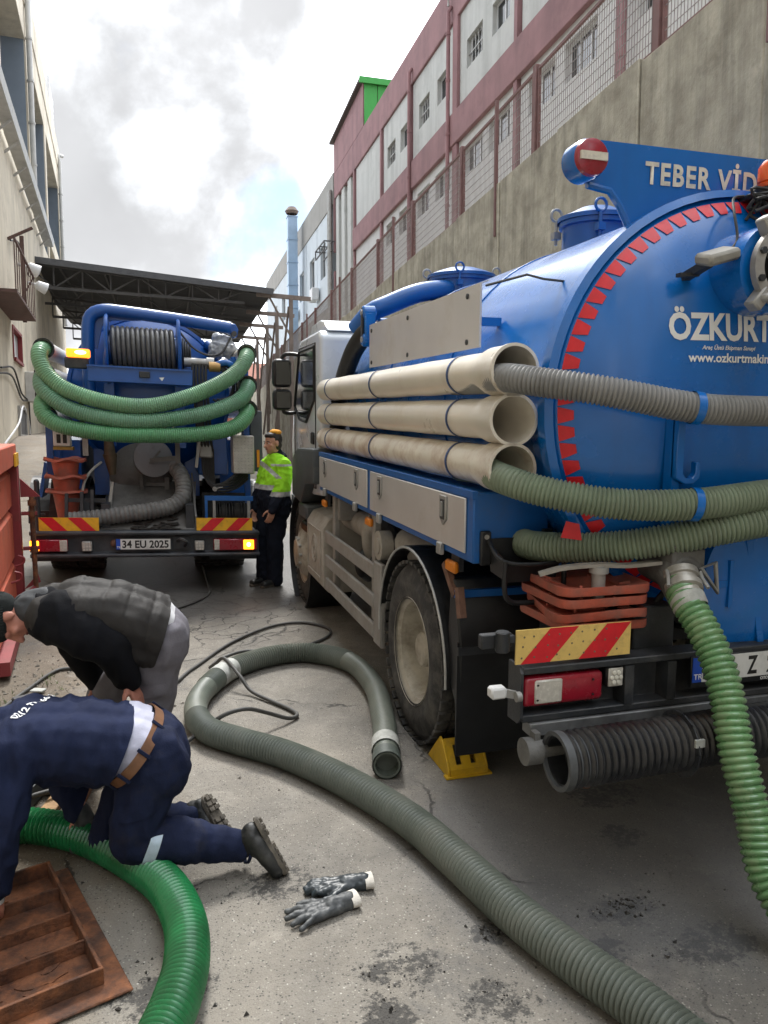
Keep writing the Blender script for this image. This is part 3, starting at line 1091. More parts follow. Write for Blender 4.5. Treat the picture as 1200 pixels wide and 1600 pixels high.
fr.box(LX - 0.15, LX + 0.06, 20.62, 22.38, 3.82, 3.89)
o = build('window', fr, M_DRED, lb)
for i in range(4):
    build('pane', MB().box(LX - 0.10, LX - 0.08, 20.64 + i * 0.435, 21.05 + i * 0.435, 3.90, 4.57), mat('net_curtain_pane', (0.48, 0.5, 0.5), rough=0.3), o)
# upper grid of columns and beams
for y in (-13.5, -6.8, 0.3, 6.7, 13.5, 20.3, 27.3, 34.0, 41.9):
    build('column', MB().box(LX - 0.9, LX, y - 0.28, y + 0.28, 9.05, 15.2), M_CREAM, lb, bevel=0.02)
    for z0, z1 in ((9.06, 9.95), (10.62, 14.15)):
        build('reveal', MB().box(LX - 0.88, LX - 0.05, y + 0.285, y + 0.36, z0, z1), M_RECESS, lb)
        build('reveal', MB().box(LX - 0.88, LX - 0.05, y - 0.36, y - 0.285, z0, z1), M_RECESS, lb)
for i, (a, b) in enumerate(((-13.2, -7.1), (-6.5, 0.0), (0.6, 6.4), (7.0, 13.2), (13.8, 20.0), (20.6, 27.0), (27.6, 33.7), (34.3, 41.6))):
    build('beam', MB().box(LX - 0.9, LX - 0.01, a, b, 9.95, 10.60), M_CREAM, lb, bevel=0.015)
    build('beam', MB().box(LX - 0.9, LX - 0.01, a, b, 14.15, 15.2), M_CREAM, lb, bevel=0.015)
    for z0, z1 in ((9.1, 9.93), (10.8, 13.9)):
        n_ = 4
        for q in range(n_):
            p0 = a + 0.5 + (b - a - 1.0) * q / n_
            window(LX - 1.02, p0, p0 + (b - a - 1.0) / n_, z0, z1, lb, mull=1, framem=M_TRUSS, deep=0.14)
build('parapet', MB().box(LX - 1.0, LX + 0.03, -14, 43.5, 15.2, 16.3), M_CREAM, lb, bevel=0.02)
for y, zb_ in ((27.05, 9.2), (41.5, 7.6)):
    mb = MB().tube([(LX + 0.10, y, zb_), (LX + 0.10, y, 15.4), (LX + 0.02, y + 0.1, 15.75), (LX + 0.22, y + 0.35, 15.78)], 0.085, 10)
    z = zb_
    while z < 15:
        mb.cyl((LX + 0.10, y, z), (LX + 0.10, y, z + 0.06), 0.105, seg=10)
        z += 1.25
    build('drainpipe', mb, M_PIPEW, lb)
mb = MB()
for q in range(6):
    y0 = 13.0 + q * 3.0
    mb.prism([(-0.02, 0.0), (0.26, 0.0), (0.30, 0.20), (0.27, 0.20), (0.24, 0.03), (-0.02, 0.03)], (LX + 0.08, y0, 8.86 + 0.012 * q), (1, 0, 0), (0, 0, 1), -2.97)
    mb.bar((LX, y0 + 1.5, 8.60), (LX + 0.30, y0 + 1.5, 8.86), 0.05, 0.05)
    mb.bar((LX, y0 + 0.2, 8.60), (LX + 0.30, y0 + 0.2, 8.86), 0.05, 0.05)
build('gutter', mb, M_PIPEW, lb)
mb = MB()
for z in (16.32, 16.6, 16.9, 17.2):
    mb.bar((LX, 37.0, z), (LX, 39.5, z), 0.05, 0.16)
for y in (37.0, 39.5):
    mb.bar((LX, y, 16.3), (LX, y, 17.4), 0.06, 0.06)
build('roof_vent', mb, M_FRAMEW, lb)
# iron balcony / pipework on the left wall
mb = MB()
mb.box(LX, LX + 0.55, 16.6, 20.4, 4.72, 4.78)
for y in [16.6 + 0.38 * i for i in range(11)]:
    mb.bar((LX + 0.53, y, 4.78), (LX + 0.53, y, 5.75), 0.02, 0.02)
mb.bar((LX + 0.53, 16.6, 5.75), (LX + 0.53, 20.4, 5.75), 0.04, 0.04)
mb.bar((LX, 20.4, 6.6), (LX + 0.55, 20.4, 6.9), 0.06, 0.06)
mb.bar((LX, 20.38, 4.75), (LX + 0.53, 20.38, 5.75), 0.03, 0.03)
mb.bar((LX + 0.3, 20.45, 4.7), (LX + 0.3, 20.45, 6.7), 0.09, 0.09)
build('iron_balcony', mb, mat('rusty_brown_steel', (0.10, 0.055, 0.045), rough=0.75, var=0.3, bump=0.1), lb)
for y in (22.4, 24.8):
    mb = MB().cyl((LX, y, 6.45), (LX + 0.22, y, 6.4), 0.04, seg=8)
    mb.lathe([(0.05, 0.0), (0.13, 0.05), (0.17, 0.32), (0.0, 0.36)], (LX + 0.2, y, 6.42), (0.9, 0.3, -0.35), 12)
    build('floodlight', mb, M_FRAMEW, lb)
mb = MB().box(LX, LX + 0.25, 22.95, 23.7, 2.95, 3.75)
ob = build('electric_box', mb, M_PIPEW, lb, bevel=0.015)
build('hasp', MB().box(LX + 0.25, LX + 0.275, 23.0, 23.06, 3.3, 3.45), M_CHASS, ob)
for pts, m_ in (([(LX + .04, 18, 3.4), (LX + .06, 20, 3.55), (LX + .05, 21.5, 3.1), (LX + .05, 22.9, 3.0)], M_WIRE), ([(LX + .05, 17, 3.2), (LX + .07, 19.5, 3.35), (LX + .05, 21.5, 2.95), (LX + .05, 22.9, 2.97)], M_WIRE),
                ([(LX + .05, 18, 1.8), (LX + .07, 20.5, 2.3), (LX + .06, 21.6, 2.75), (LX + .05, 22.6, 2.6), (LX + .05, 23.2, 2.2), (LX + .05, 23.3, 1.2)], M_FRAMEW), ([(LX + .05, 23.3, 2.95), (LX + .05, 23.3, 2.1), (LX + .05, 22.2, 2.0)], M_WIRE),
                ([(LX + .05, 20.5, 6.6), (LX + .08, 22.2, 6.9), (LX + .05, 24.7, 6.6)], M_WIRE)):
    build('wall_cable', MB().tube(spline(pts, 0.15), 0.022, 6), m_, lb)
mb = MB()
for a in ((21.0, 21.08, 1.35, 2.75), (22.5, 22.58, 1.35, 2.75)):
    mb.box(LX, LX + 0.06, *a)
mb.box(LX, LX + 0.06, 21.08, 22.5, 2.68, 2.75)
mb.box(LX, LX + 0.05, 21.08, 22.5, 2.0, 2.05)
od = build('door_frame', mb, M_GALV, lb)
build('door_panel', MB().box(LX + 0.002, LX + 0.03, 21.08, 22.5, 1.35, 2.68), M_TRUSS, od)

# ------------------------------------------------------------------ far backdrop at the end of the yard
fb = thing('brick_house', None, 'distant red brown house seen under the edge of the dark canopy', 'house', mtx=B_MTX)
M_BRK = mat('red_brown_brick', (0.30, 0.115, 0.085), rough=0.9, var=0.2, vs=2, bump=0.2)
opening_wall('wall', 4.2, 13.5, 3.0, 8.6, 0, 0.3, [(5.2, 6.4, 6.2, 7.6), (7.4, 8.6, 6.2, 7.6), (9.6, 10.8, 6.2, 7.6), (11.6, 12.8, 6.2, 7.6)], M_BRK, fb)
fb_children = list(fb.children)
for (p, q) in ((5.2, 6.4), (7.4, 8.6), (9.6, 10.8), (11.6, 12.8)):
    window(0, p, q, 6.2, 7.6, fb, mull=2)
build('inner_wall', MB().box(0.31, 6, 4.3, 13.4, 3.0, 8.5), M_BRK, fb)
build('roof', MB().prism([(-0.4, 8.6), (6.4, 8.6), (3.0, 10.3)], (0, 4.0, 0), (1, 0, 0), (0, 0, 1), -9.8), mat('clay_roof', (0.25, 0.10, 0.07), rough=0.9), fb)
fb.matrix_world = B_MTX @ Matrix.Translation((0, 70, -1.0)) @ Matrix.Rotation(PI / 2, 4, 'Z') @ Matrix.Translation((0, -12.8, 0))
# ------------------------------------------------------------------ near blue vacuum tanker (its own frame: rear axle at the origin of the Empty)
RT0 = Vector((2.46, 4.05, 0.0))
RTP = 0.0167
rt = thing('vacuum_tanker', RT0, 'near blue vacuum tanker lorry with big domed tank and white cab', 'lorry', 'blue vacuum tankers')


def R(x, y, z):
    """world measurement -> truck build position (removes the nose-up pitch that the Empty carries)."""
    return Vector((x, y, z - RTP * (y - RT0.y)))


TC = Vector((2.46, 0, 1.885))      # tank axis
TR = 0.90
TY0, TY1 = 2.92, 6.35              # rear ring, front seam


def dish(r):
    t = max(0.0, 1 - (r / TR) ** 2.6)
    return 0.23 * t ** 0.75


def on_dish(x, z, lift=0.003):
    return Vector((x, TY0 - dish(math.hypot(x - TC.x, z - TC.z)) - lift, z))


# tank barrel, rear head with ring, front head
prof = [(TR, 0.0), (TR, 0.02)] + [(TR, t) for t in (0.8, 1.7, 2.6, TY1 - TY0)]
rr = [TR * (1 - (1 - k / 34) ** 1.7) for k in range(34, -1, -1)]
barrel = MB().lathe([(TR - 0.002, 0.0)] + [(TR - 0.002, t) for t in (0.9, 1.8, 2.7, TY1 - TY0)] + [(r * 0.998, TY1 - TY0 + dish(r)) for r in rr[1:]], (TC.x, TY0, TC.z), (0, 1, 0), 72)
tank = build('tank', barrel, M_BLUE, rt)
head = MB().lathe([(r, dish(r)) for r in rr], (TC.x, TY0, TC.z), (0, -1, 0), 72)
build('rear_head', head, M_BLUE, tank)
ring = MB().lathe([(TR + 0.022, -0.03), (TR + 0.022, 0.03), (TR - 0.01, 0.045), (TR - 0.01, -0.045)], (TC.x, TY0, TC.z), (0, 1, 0), 72, close=True)
build('end_ring', ring, M_BLUE, tank)
for y in (4.1, 5.25):
    build('weld_seam', MB().lathe([(TR + 0.004, -0.008), (TR + 0.006, 0.0), (TR + 0.004, 0.008), (TR - 0.01, 0.008), (TR - 0.01, -0.008)], (TC.x, y, TC.z), (0, 1, 0), 72, close=True), M_BLUE, tank)
# red reflective dashes round the head
mb = MB()
nd_ = 74
for k in range(nd_):
    a0, a1 = 2 * PI * (k + 0.12) / nd_, 2 * PI * (k + 0.88) / nd_
    q = []
    for (r, aa, ab) in ((0.868, a0 - 0.007, a1 + 0.007), (0.850, a0 - 0.002, a1 + 0.002), (0.832, a0 + 0.004, a1 - 0.004), (0.815, a0 + 0.010, a1 - 0.010)):
        for a in (aa, (aa + ab) / 2, ab):
            q.append(on_dish(TC.x + r * math.cos(a), TC.z + r * math.sin(a), 0.005))
    mb.add(q, [(i * 3 + j, i * 3 + j + 1, i * 3 + j + 4, i * 3 + j + 3) for i in range(3) for j in range(2)])
mb2 = MB()
build('reflective_tape', mb, M_RED, tank, smooth=None)
# lettering on the head
text_mesh('lettering', 'ÖZKURT', M_WHITE, rt, lambda u, v: on_dish(2.003 + u, 2.152 + v, 0.004), height=0.137, width=0.47, bold=0.035, warp=1)
text_mesh('lettering', 'Araç Üstü Ekipman Sanayi', M_WHITE, rt, lambda u, v: on_dish(2.143 + u, 2.112 + v, 0.004), width=0.25, bold=0.02, shear=0.25, warp=1)
text_mesh('lettering', 'www.ozkurtmakina.com', M_WHITE, rt, lambda u, v: on_dish(2.083 + u, 2.066 + v, 0.004), width=0.50, bold=0.025, warp=1)

# sign board on top with lettering and the round red lamp
bz = 0.018
arc = []
for k in range(21):
    a = math.radians(127 - 74 * k / 20)
    arc.append((TC.x + (TR + 0.0) * math.cos(a), TC.z + (TR + 0.0) * math.sin(a)))
out = [(1.745, 2.955), (1.80, 2.97), (3.13, 2.97), (3.15, 2.86), (3.05, 2.78), (2.99, 2.62)] + arc[::-1] + [(1.945, 2.645), (1.90, 2.72), (1.85, 2.775), (1.745, 2.79)]
build('sign_board', MB().prism(out, (0, 2.965, 0), (1, 0, 0), (0, 0, 1), -0.022), M_BLUE, rt)
sb = build('board_flange', MB().tube([(1.745, 2.97, 2.79), (1.85, 2.97, 2.775), (1.90, 2.97, 2.72), (1.945, 2.97, 2.645)], 0.016, 8), M_BLUE, rt)
text_mesh('lettering', 'TEBER VİD', M_WORNW, rt, lambda u, v: Vector((2.012 + u, 2.9605, 2.815 + v)), height=0.122, width=0.57, bold=0.03, spacing=1.15)
for x in (1.705, 3.215):
    lm = build('round_lamp', MB().lathe([(0.066, 0.0), (0.079, 0.008), (0.079, 0.085), (0.07, 0.10), (0.0, 0.10)], (x, 2.985, 2.868), (0, -1, 0), 28), M_BLUE, rt)
    build('lens', MB().lathe([(0.074, 0.101), (0.070, 0.118), (0.05, 0.126), (0.0, 0.128)], (x, 2.985, 2.868), (0, -1, 0), 28), M_TAIL, lm)
    build('white_bar', MB().box(x - 0.060, x + 0.060, 2.985 - 0.1315, 2.985 - 0.11, 2.853, 2.884), M_WORNW, lm)
# domes, lids, clamps
for (y, r, h) in ((5.98, 0.245, 0.205), (4.05, 0.185, 0.215)):
    x = 2.42 if y > 5 else 2.45
    zb = TC.z + 0.80
    d = build('dome', MB().lathe([(r, 0.0), (r, h - 0.0), (r + 0.02, h), (r + 0.02, h + 0.025)], (x, y, zb), seg=36), M_BLUED, rt)
    build('lid', MB().lathe([(r + 0.03, h + 0.026), (r + 0.03, h + 0.05), (r - 0.03, h + 0.075), (r * 0.5, h + 0.105), (0, h + 0.115)], (x, y, zb), seg=36), M_BLUED, d)
    for k in range(4):
        a = PI * 0.25 + k * PI / 2 + 0.35
        px, py_ = x + (r + 0.035) * math.cos(a), y + (r + 0.035) * math.sin(a)
        mb = MB().cyl((px, py_, zb + h - 0.09), (px, py_, zb + h + 0.045), 0.010, seg=8)
        mb.box(px - 0.022, px + 0.022, py_ - 0.022, py_ + 0.022, zb + h - 0.06, zb + h - 0.02)
        mb.tube([(px + 0.034 * math.cos(t), py_, zb + h + 0.075 + 0.034 * math.sin(t)) for t in [2 * PI * i / 14 for i in range(14)]], 0.008, 6, closed=True)
        build('clamp', mb, M_GALV if k % 2 else M_BLUED, d)
# suction line from the front dome, with lever plate and black hose behind the cab
mb = MB().tube(spline([(2.32, 5.86, 2.82), (2.0, 5.80, 2.765), (1.75, 5.82, 2.665), (1.62, 5.85, 2.60), (1.53, 5.95, 2.48)], 0.05), 0.074, 18)
build('suction_line', mb, M_BLUED, rt)
mb = MB().tube([(1.58, 5.45, 2.475), (1.95, 5.52, 2.50)], 0.045, 14)
build('suction_branch', mb, M_BLUED, rt)
mb = MB()
for z in (2.37, 2.56):
    mb.cyl((1.46, 5.50, z), (1.56, 5.50, z), 0.05, seg=16)
mb.box(1.47, 1.55, 5.45, 5.55, 2.37, 2.56)
vb = build('valve_plate', mb, M_BLUE, rt, bevel=0.01)
build('valve_slot', MB().obox((1.462, 5.50, 2.47), (0.012, 0.05, 0.15)), M_BLACK, vb, bevel=0.004)
for z in (2.37, 2.56):
    build('bolt', MB().cyl((1.452, 5.50, z), (1.463, 5.50, z), 0.020, seg=12), M_GALV, vb)
hm = hose_mesh([(1.55, 5.60, 2.44), (1.56, 5.85, 2.42), (1.55, 6.15, 2.30), (1.53, 6.42, 2.05), (1.52, 6.52, 1.75), (1.55, 6.55, 1.35)], 0.068, 0.024, 0.006, 18)
build('suction_hose', hm, M_BLACK, rt)

# stainless splash plate on the left flank
pl = MB().box(1.495, 1.505, 3.47, 5.42, 2.165, 2.465)
pl.prism([(0, 0), (0.035, 0.012), (0.035, 0.018), (0, 0.006)], (1.505, 3.47, 2.462), (1, 0, 0), (0, 0, 1), -1.95)
plate = build('side_plate', pl, M_STEEL, rt)
for y in (3.62, 4.55, 5.36):
    for z in (2.20, 2.42):
        build('bolt', MB().lathe([(0.014, 0), (0.014, 0.006), (0.0, 0.010)], (1.495, y, z), (-1, 0, 0), 10), M_CHASS, plate)
for y in (3.6, 4.5, 5.3):
    build('bracket', MB().bar((1.505, y, 2.30), (1.66, y, 2.30), 0.04, 0.04), M_BLUE, rt)
build('wire_rod', MB().tube([(1.52, 3.46, 2.45), (1.60, 3.2, 2.462), (1.66, 3.16, 2.44), (1.78, 3.14, 2.43)], 0.006, 6), M_CHASS, rt)

# locker along the side
LXs, LXe = 1.345, 1.72
lk = build('side_locker', MB().box(LXs, LXe, 3.15, 6.45, 1.185, 1.505), M_BLUED, rt, bevel=0.008)
build('lip', MB().box(LXs - 0.008, LXs + 0.02, 3.145, 6.455, 1.480, 1.512), M_BLUED, lk)
for (a, b) in ((4.90, 6.42), (3.22, 4.82)):
    dr = build('locker_door', MB().box(LXs - 0.012, LXs - 0.001, a, b, 1.222, 1.474), M_STEEL, rt, bevel=0.004)
    for y in (a + 0.26 * 1.0, b - 0.24):
        t = MB().prism([(-0.045, 0.065), (0.045, 0.065), (0.045, -0.045), (0.0, -0.08), (-0.045, -0.045)], (LXs - 0.013, y, 1.395), (0, -1, 0), (0, 0, 1), 0.008)
        la = build('latch', t, M_GALV, dr, bevel=0.003)
    for y in (a + 0.30, b - 0.22):
        mb = MB().box(LXs - 0.026, LXs - 0.002, y - 0.03, y + 0.03, 1.165, 1.225)
        build('hinge', mb, M_GALV, dr, bevel=0.005)
for y in (a for a in [4.62 - 0.26, 3.22 + 0.26, 6.42 - 0.24, 4.90 + 0.26, 4.82 - 0.24]):
    pass
# latches get a dark recess and a lever
for d in [o for o in bpy.data.objects if o.name.startswith('locker_door')]:
    ys = [3.48, 4.58] if min(v.co.y for v in d.data.vertices) < 0 else [5.16, 6.18]
    for y in ys:
        build('latch_lever', MB().box(LXs - 0.0235, LXs - 0.021, y - 0.026, y + 0.026, 1.345, 1.442), M_CHASS, d)
        build('latch_pull', MB().box(LXs - 0.031, LXs - 0.023, y - 0.010, y + 0.010, 1.36, 1.43), M_GALV, d)
# step basket hung on the locker's rear end
mb = MB()
x0, x1 = 1.41, 1.70
mb.add([(x0, 3.14, 1.30), (x1, 3.14, 1.30), (x1 - .02, 2.97, 1.22), (x0 + .02, 2.97, 1.22), (x0 + .02, 3.14, 1.15), (x1 - .02, 3.14, 1.15), (x1 - .03, 2.99, 1.13), (x0 + .03, 2.99, 1.13)],
       [(4, 5, 6, 7), (0, 4, 7, 3), (1, 2, 6, 5), (3, 7, 6, 2), (0, 1, 5, 4)])
bk = build('step_tray', mb, M_BLACK, rt)
mb = MB().tube(spline([(x0, 3.14, 1.30), (x0 + 0.01, 2.96, 1.225), (x1 - 0.01, 2.96, 1.225), (x1, 3.14, 1.30)], 0.03), 0.009, 8)
mb.tube(spline([(x0 + .005, 2.96, 1.23), (x0 + .005, 2.96, 1.10), (x0 + .03, 2.96, 1.055), (x0 + .08, 2.96, 1.045), (x1 - .08, 2.96, 1.045), (x1 - .03, 2.96, 1.055), (x1 - .005, 2.96, 1.10), (x1 - .005, 2.96, 1.23)], 0.02), 0.012, 8)
build('step_hoop', mb, M_BLACK, bk)
for x in (x0 - 0.035, x1 - 0.02):
    mb = MB().box(x, x + 0.05, 3.125, 3.149, 1.18, 1.335)
    p_ = build('bracket', mb, M_BLACK, bk, bevel=0.006)
    build('bolt', MB().cyl((x + 0.025, 3.118, 1.31), (x + 0.025, 3.126, 1.31), 0.011, seg=10), M_GALV, bk)

# chassis, axles, mudguards, wheels
mb = MB()
for x in (2.05, 2.87):
    mb.box(x - 0.04, x + 0.04, 2.75, 8.2, 0.72, 0.98)
for y in (3.2, 4.6, 6.0, 7.2):
    mb.box(2.05, 2.87, y - 0.06, y + 0.06, 0.75, 0.92)
build('chassis_frame', mb, M_CHASS, rt)
mb = MB()
for y in (3.3, 4.6, 6.0):
    mb.box(1.80, 3.12, y - 0.05, y + 0.05, 0.98, 1.10)
    for x in (1.85, 3.07):
        mb.box(x - 0.05, x + 0.05, y - 0.15, y + 0.15, 1.0, 1.45)
build('tank_cradle', mb, M_BLUED, rt)
build('axle', MB().cyl((1.55, 4.05, 0.51), (3.37, 4.05, 0.51), 0.09, seg=16), M_CHASS, rt)
build('differential', MB().ell((2.46, 4.05, 0.51), (0.26, 0.24, 0.24)), M_CHASS, rt)


def wheel(x, y, z, out, r=0.505, w=0.27, parent=rt, deep=True, treads=44):
    """out=+1/-1: side that faces outward along x."""
    ax = (out, 0, 0)
    o = Vector((x, y, z))
    ri = 0.295
    pr = [(ri, -w / 2), (ri + 0.03, -w / 2 - 0.004), (r - 0.10, -w / 2 - 0.012), (r - 0.03, -w / 2 + 0.012), (r, -w / 2 + 0.04), (r, w / 2 - 0.04), (r - 0.03, w / 2 - 0.012), (r - 0.055, w / 2 - 0.004), (r - 0.10, w / 2 + 0.012), (r - 0.145, w / 2 + 0.008), (ri + 0.03, w / 2 + 0.004), (ri, w / 2)]
    t = build('tyre', MB().lathe(pr, o, ax, 56), M_RUB, parent)
    tb = MB()
    for k in range(treads):
        a = 2 * PI * k / treads
        rot = Matrix.Rotation(a * -out, 3, 'X')
        for (c, wd) in ((w * 0.40, 0.065), (w * 0.13, 0.06), (-w * 0.13, 0.06), (-w * 0.40, 0.065)):
            rot2 = Matrix.Rotation(a, 3, 'X')
            tb.obox(o + Vector((out * c, 0, 0)) + rot2 @ Vector((0, 0, r + 0.003)), (wd, 0.050 if abs(c) > w * .3 else 0.056, 0.018), rot2)
    build('tread', tb, M_RUB, t)
    if deep:
        pr = [(ri + 0.012, w / 2 + 0.006), (ri + 0.014, w / 2 - 0.006), (ri - 0.02, w / 2 - 0.03), (ri - 0.035, w / 2 - 0.10), (ri - 0.06, w / 2 - 0.15), (0.19, w / 2 - 0.165), (0.10, w / 2 - 0.165), (0.10, w / 2 - 0.07), (0.085, w / 2 - 0.055), (0.0, w / 2 - 0.05)]
    else:
        pr = [(ri + 0.012, w / 2 + 0.006), (ri - 0.03, w / 2 - 0.03), (0.21, w / 2 + 0.03), (0.15, w / 2 + 0.05), (0.13, w / 2 + 0.08), (0.0, w / 2 + 0.085)]
    rm = build('rim', MB().lathe(pr, o, ax, 40), M_RIM, parent)
    for k in range(10):
        a = 2 * PI * k / 10
        h = w / 2 - 0.165 if deep else w / 2 + 0.04
        c = o + Vector((out * h, 0.145 * math.cos(a), 0.145 * math.sin(a)))
        build('wheel_nut', MB().cyl(c, c + Vector((out * 0.035, 0, 0)), 0.017, seg=6), M_GALV, rm)


wheel(1.50, 4.05, 0.505, -1)
wheel(1.80, 4.05, 0.505, -1, treads=30)
wheel(3.42, 4.05, 0.505, 1, treads=30)
wheel(3.12, 4.05, 0.505, 1, treads=30)
wheel(1.54, 7.55, 0.505 - RTP * 3.5, -1, deep=False)
wheel(3.38, 7.55, 0.505 - RTP * 3.5, 1, deep=False, treads=30)


def mudguard(x0, x1, y, z, r, a0, a1, edge):
    n = 22
    mb = MB()
    pts = []
    for k in range(n + 1):
        a = math.radians(a0 + (a1 - a0) * k / n)
        pts.append((math.cos(a), math.sin(a)))
    for (c, s_), (c2, s2) in zip(pts, pts[1:]):
        v = []
        for rr_ in (r, r + 0.012):
            for (cc, ss) in ((c, s_), (c2, s2)):
                for x in (x0, x1):
                    v.append((x, y + rr_ * cc, z + rr_ * ss))
        mb.add(v, [(0, 2, 3, 1), (4, 5, 7, 6), (0, 4, 6, 2), (1, 3, 7, 5)])
    o = build('mudguard', mb, M_BLACK, rt, smooth=60)
    rim_ = MB().tube([(x0 - 0.004, y + (r + 0.004) * c, z + (r + 0.004) * s_) for c, s_ in pts], 0.0075, 8)
    build('guard_edge', rim_, edge, o)


M_EDGE = mat('worn_silver_edge', (0.42, 0.42, 0.41), rough=0.4, metal=0.3, var=0.2, vs=20)
mudguard(1.352, 1.93, 4.05, 0.51, 0.585, -4, 172 + 10, M_EDGE)
mudguard(2.99, 3.57, 4.05, 0.51, 0.585, -4, 182, M_EDGE)
# hanging rear part of the guard and the mudflaps
for x0, x1 in ((1.37, 1.93), (2.99, 3.55)):
    build('mudguard', MB().prism([(3.36, 0.40), (3.46, 0.52), (3.50, 0.80), (3.47, 1.06), (3.42, 1.06), (3.33, 0.72)], (x0, 0, 0), (0, 1, 0), (0, 0, 1), x1 - x0), M_BLACK, rt, bevel=0.01)
    fl = MB().box(x0 - 0.01, x1, 3.345, 3.358, 0.19, 0.76)
    build('mudflap', fl, M_BLACK, rt)
    build('flap_bar', MB().box(x0 - 0.01, x1, 3.33, 3.345, 0.70, 0.74), M_CHASS, rt)
M_RBR = mat('rusty_bracket', (0.16, 0.085, 0.06), rough=0.8, var=0.4, vs=18, bump=0.2)
mb = MB().bar((1.36, 3.52, 1.12), (1.37, 3.40, 0.98), 0.03, 0.035).bar((1.37, 3.36, 1.03), (1.37, 3.32, 0.89), 0.03, 0.05)
build('guard_bracket', mb, M_RBR, rt)
build('guard_stay', MB().bar((1.36, 3.40, 0.99), (1.95, 3.38, 0.99), 0.035, 0.035), M_BLUED, rt)

# side guard: three rails, posts, brackets
mb = MB()
for (z0, z1) in ((0.765, 0.865), (0.565, 0.66), (0.365, 0.465)):
    build('guard_rail', MB().box(1.345, 1.372, 4.78, 6.26, z0, z1), M_SKIRT, rt, bevel=0.006)
build('guard_post', MB().box(1.35, 1.39, 4.62, 4.79, 0.34, 0.89), M_SKIRT, rt, bevel=0.008)
build('guard_post', MB().box(1.374, 1.42, 6.02, 6.10, 0.36, 1.18), M_SKIRT, rt, bevel=0.006)
build('guard_post', MB().box(1.374, 1.42, 4.84, 4.92, 0.36, 1.18), M_SKIRT, rt, bevel=0.006)
build('stay_bracket', MB().box(1.40, 1.56, 5.98, 6.12, 0.98, 1.18), M_SKIRT, rt, bevel=0.01)
mb = MB().cyl((1.36, 4.72, 1.00), (1.44, 4.72, 1.00), 0.095, seg=20)
mb.cyl((1.352, 4.72, 1.00), (1.365, 4.72, 1.00), 0.055, seg=16)
build('air_filter_cap', mb, M_BEIGE, rt)
build('air_tank', MB().lathe([(0.0, 0.0), (0.07, 0.02), (0.105, 0.06), (0.105, 0.62), (0.07, 0.66), (0.0, 0.68)], (1.55, 4.02, 1.02), (0, 1, 0), 20), M_BEIGE, rt)
build('elbow_duct', MB().tube(spline([(1.45, 5.0, 1.12), (1.44, 5.15, 1.05), (1.46, 5.22, 0.93), (1.5, 5.25, 0.8)], 0.04), 0.07, 14), M_BEIGE, rt)
build('exhaust_stack', MB().cyl((1.55, 5.42, 0.70), (1.55, 5.42, 1.18), 0.055, seg=14), M_RBR, rt)
build('silencer', MB().lathe([(0.0, 0.0), (0.08, 0.02), (0.10, 0.05), (0.10, 1.0), (0.0, 1.02)], (1.60, 5.35, 0.96), (0, 1, 0), 18), M_BEIGE, rt)
for y, z in ((5.05, 0.78), (5.45, 0.72)):
    build('air_reservoir', MB().lathe([(0.0, 0.0), (0.09, 0.02), (0.13, 0.07), (0.13, 0.30), (0.09, 0.35), (0.0, 0.37)], (1.42, y, z), (1, 0.25, 0), 18), M_BLACK, rt)
for (y, z) in ((6.33, 1.085), (4.93, 1.125), (3.43, 1.12)):
    ml = build('side_marker', MB().box(1.343, 1.375, y - 0.06, y + 0.06, z - 0.028, z + 0.028), M_AMBER, rt, bevel=0.01)
    build('bracket', MB().box(1.376, 1.40, y - 0.05, y + 0.05, z - 0.02, 1.183), M_CHASS, ml)
# fuel tank with pressed emblem
ft = build('fuel_tank', MB().prism([(1.345, 0.36), (1.345, 0.86), (1.40, 0.945), (1.50, 0.965), (1.95, 0.965), (1.95, 0.36), (1.90, 0.30), (1.40, 0.30)], (0, 6.34, 0), (1, 0, 0), (0, 0, 1), -0.72), M_BEIGE, rt, bevel=0.02, seg=2)
mb = MB()
for rr_ in (0.105, 0.065):
    mb.tube([(1.343, 6.70 + rr_ * math.cos(t), 0.64 + 1.15 * rr_ * math.sin(t)) for t in [2 * PI * i / 24 for i in range(24)]], 0.009, 6, closed=True)
for a in (0.2, 0.9, 1.6, 2.3):
    mb.bar((1.343, 6.70 - 0.06 * math.cos(a), 0.64 - 0.07 * math.sin(a)), (1.343, 6.70 + 0.06 * math.cos(a), 0.64 + 0.07 * math.sin(a)), 0.012, 0.012)
build('emblem', mb, M_BEIGE, ft)
mb = MB()
for (p0, p1) in (((1.343, 6.42, 0.83), (1.343, 6.98, 0.83)), ((1.343, 6.42, 0.42), (1.343, 6.98, 0.42)), ((1.343, 6.42, 0.42), (1.343, 6.42, 0.83)), ((1.343, 6.98, 0.42), (1.343, 6.98, 0.83))):
    mb.bar(p0, p1, 0.014, 0.014)
build('pressed_frame', mb, M_BEIGE, ft)

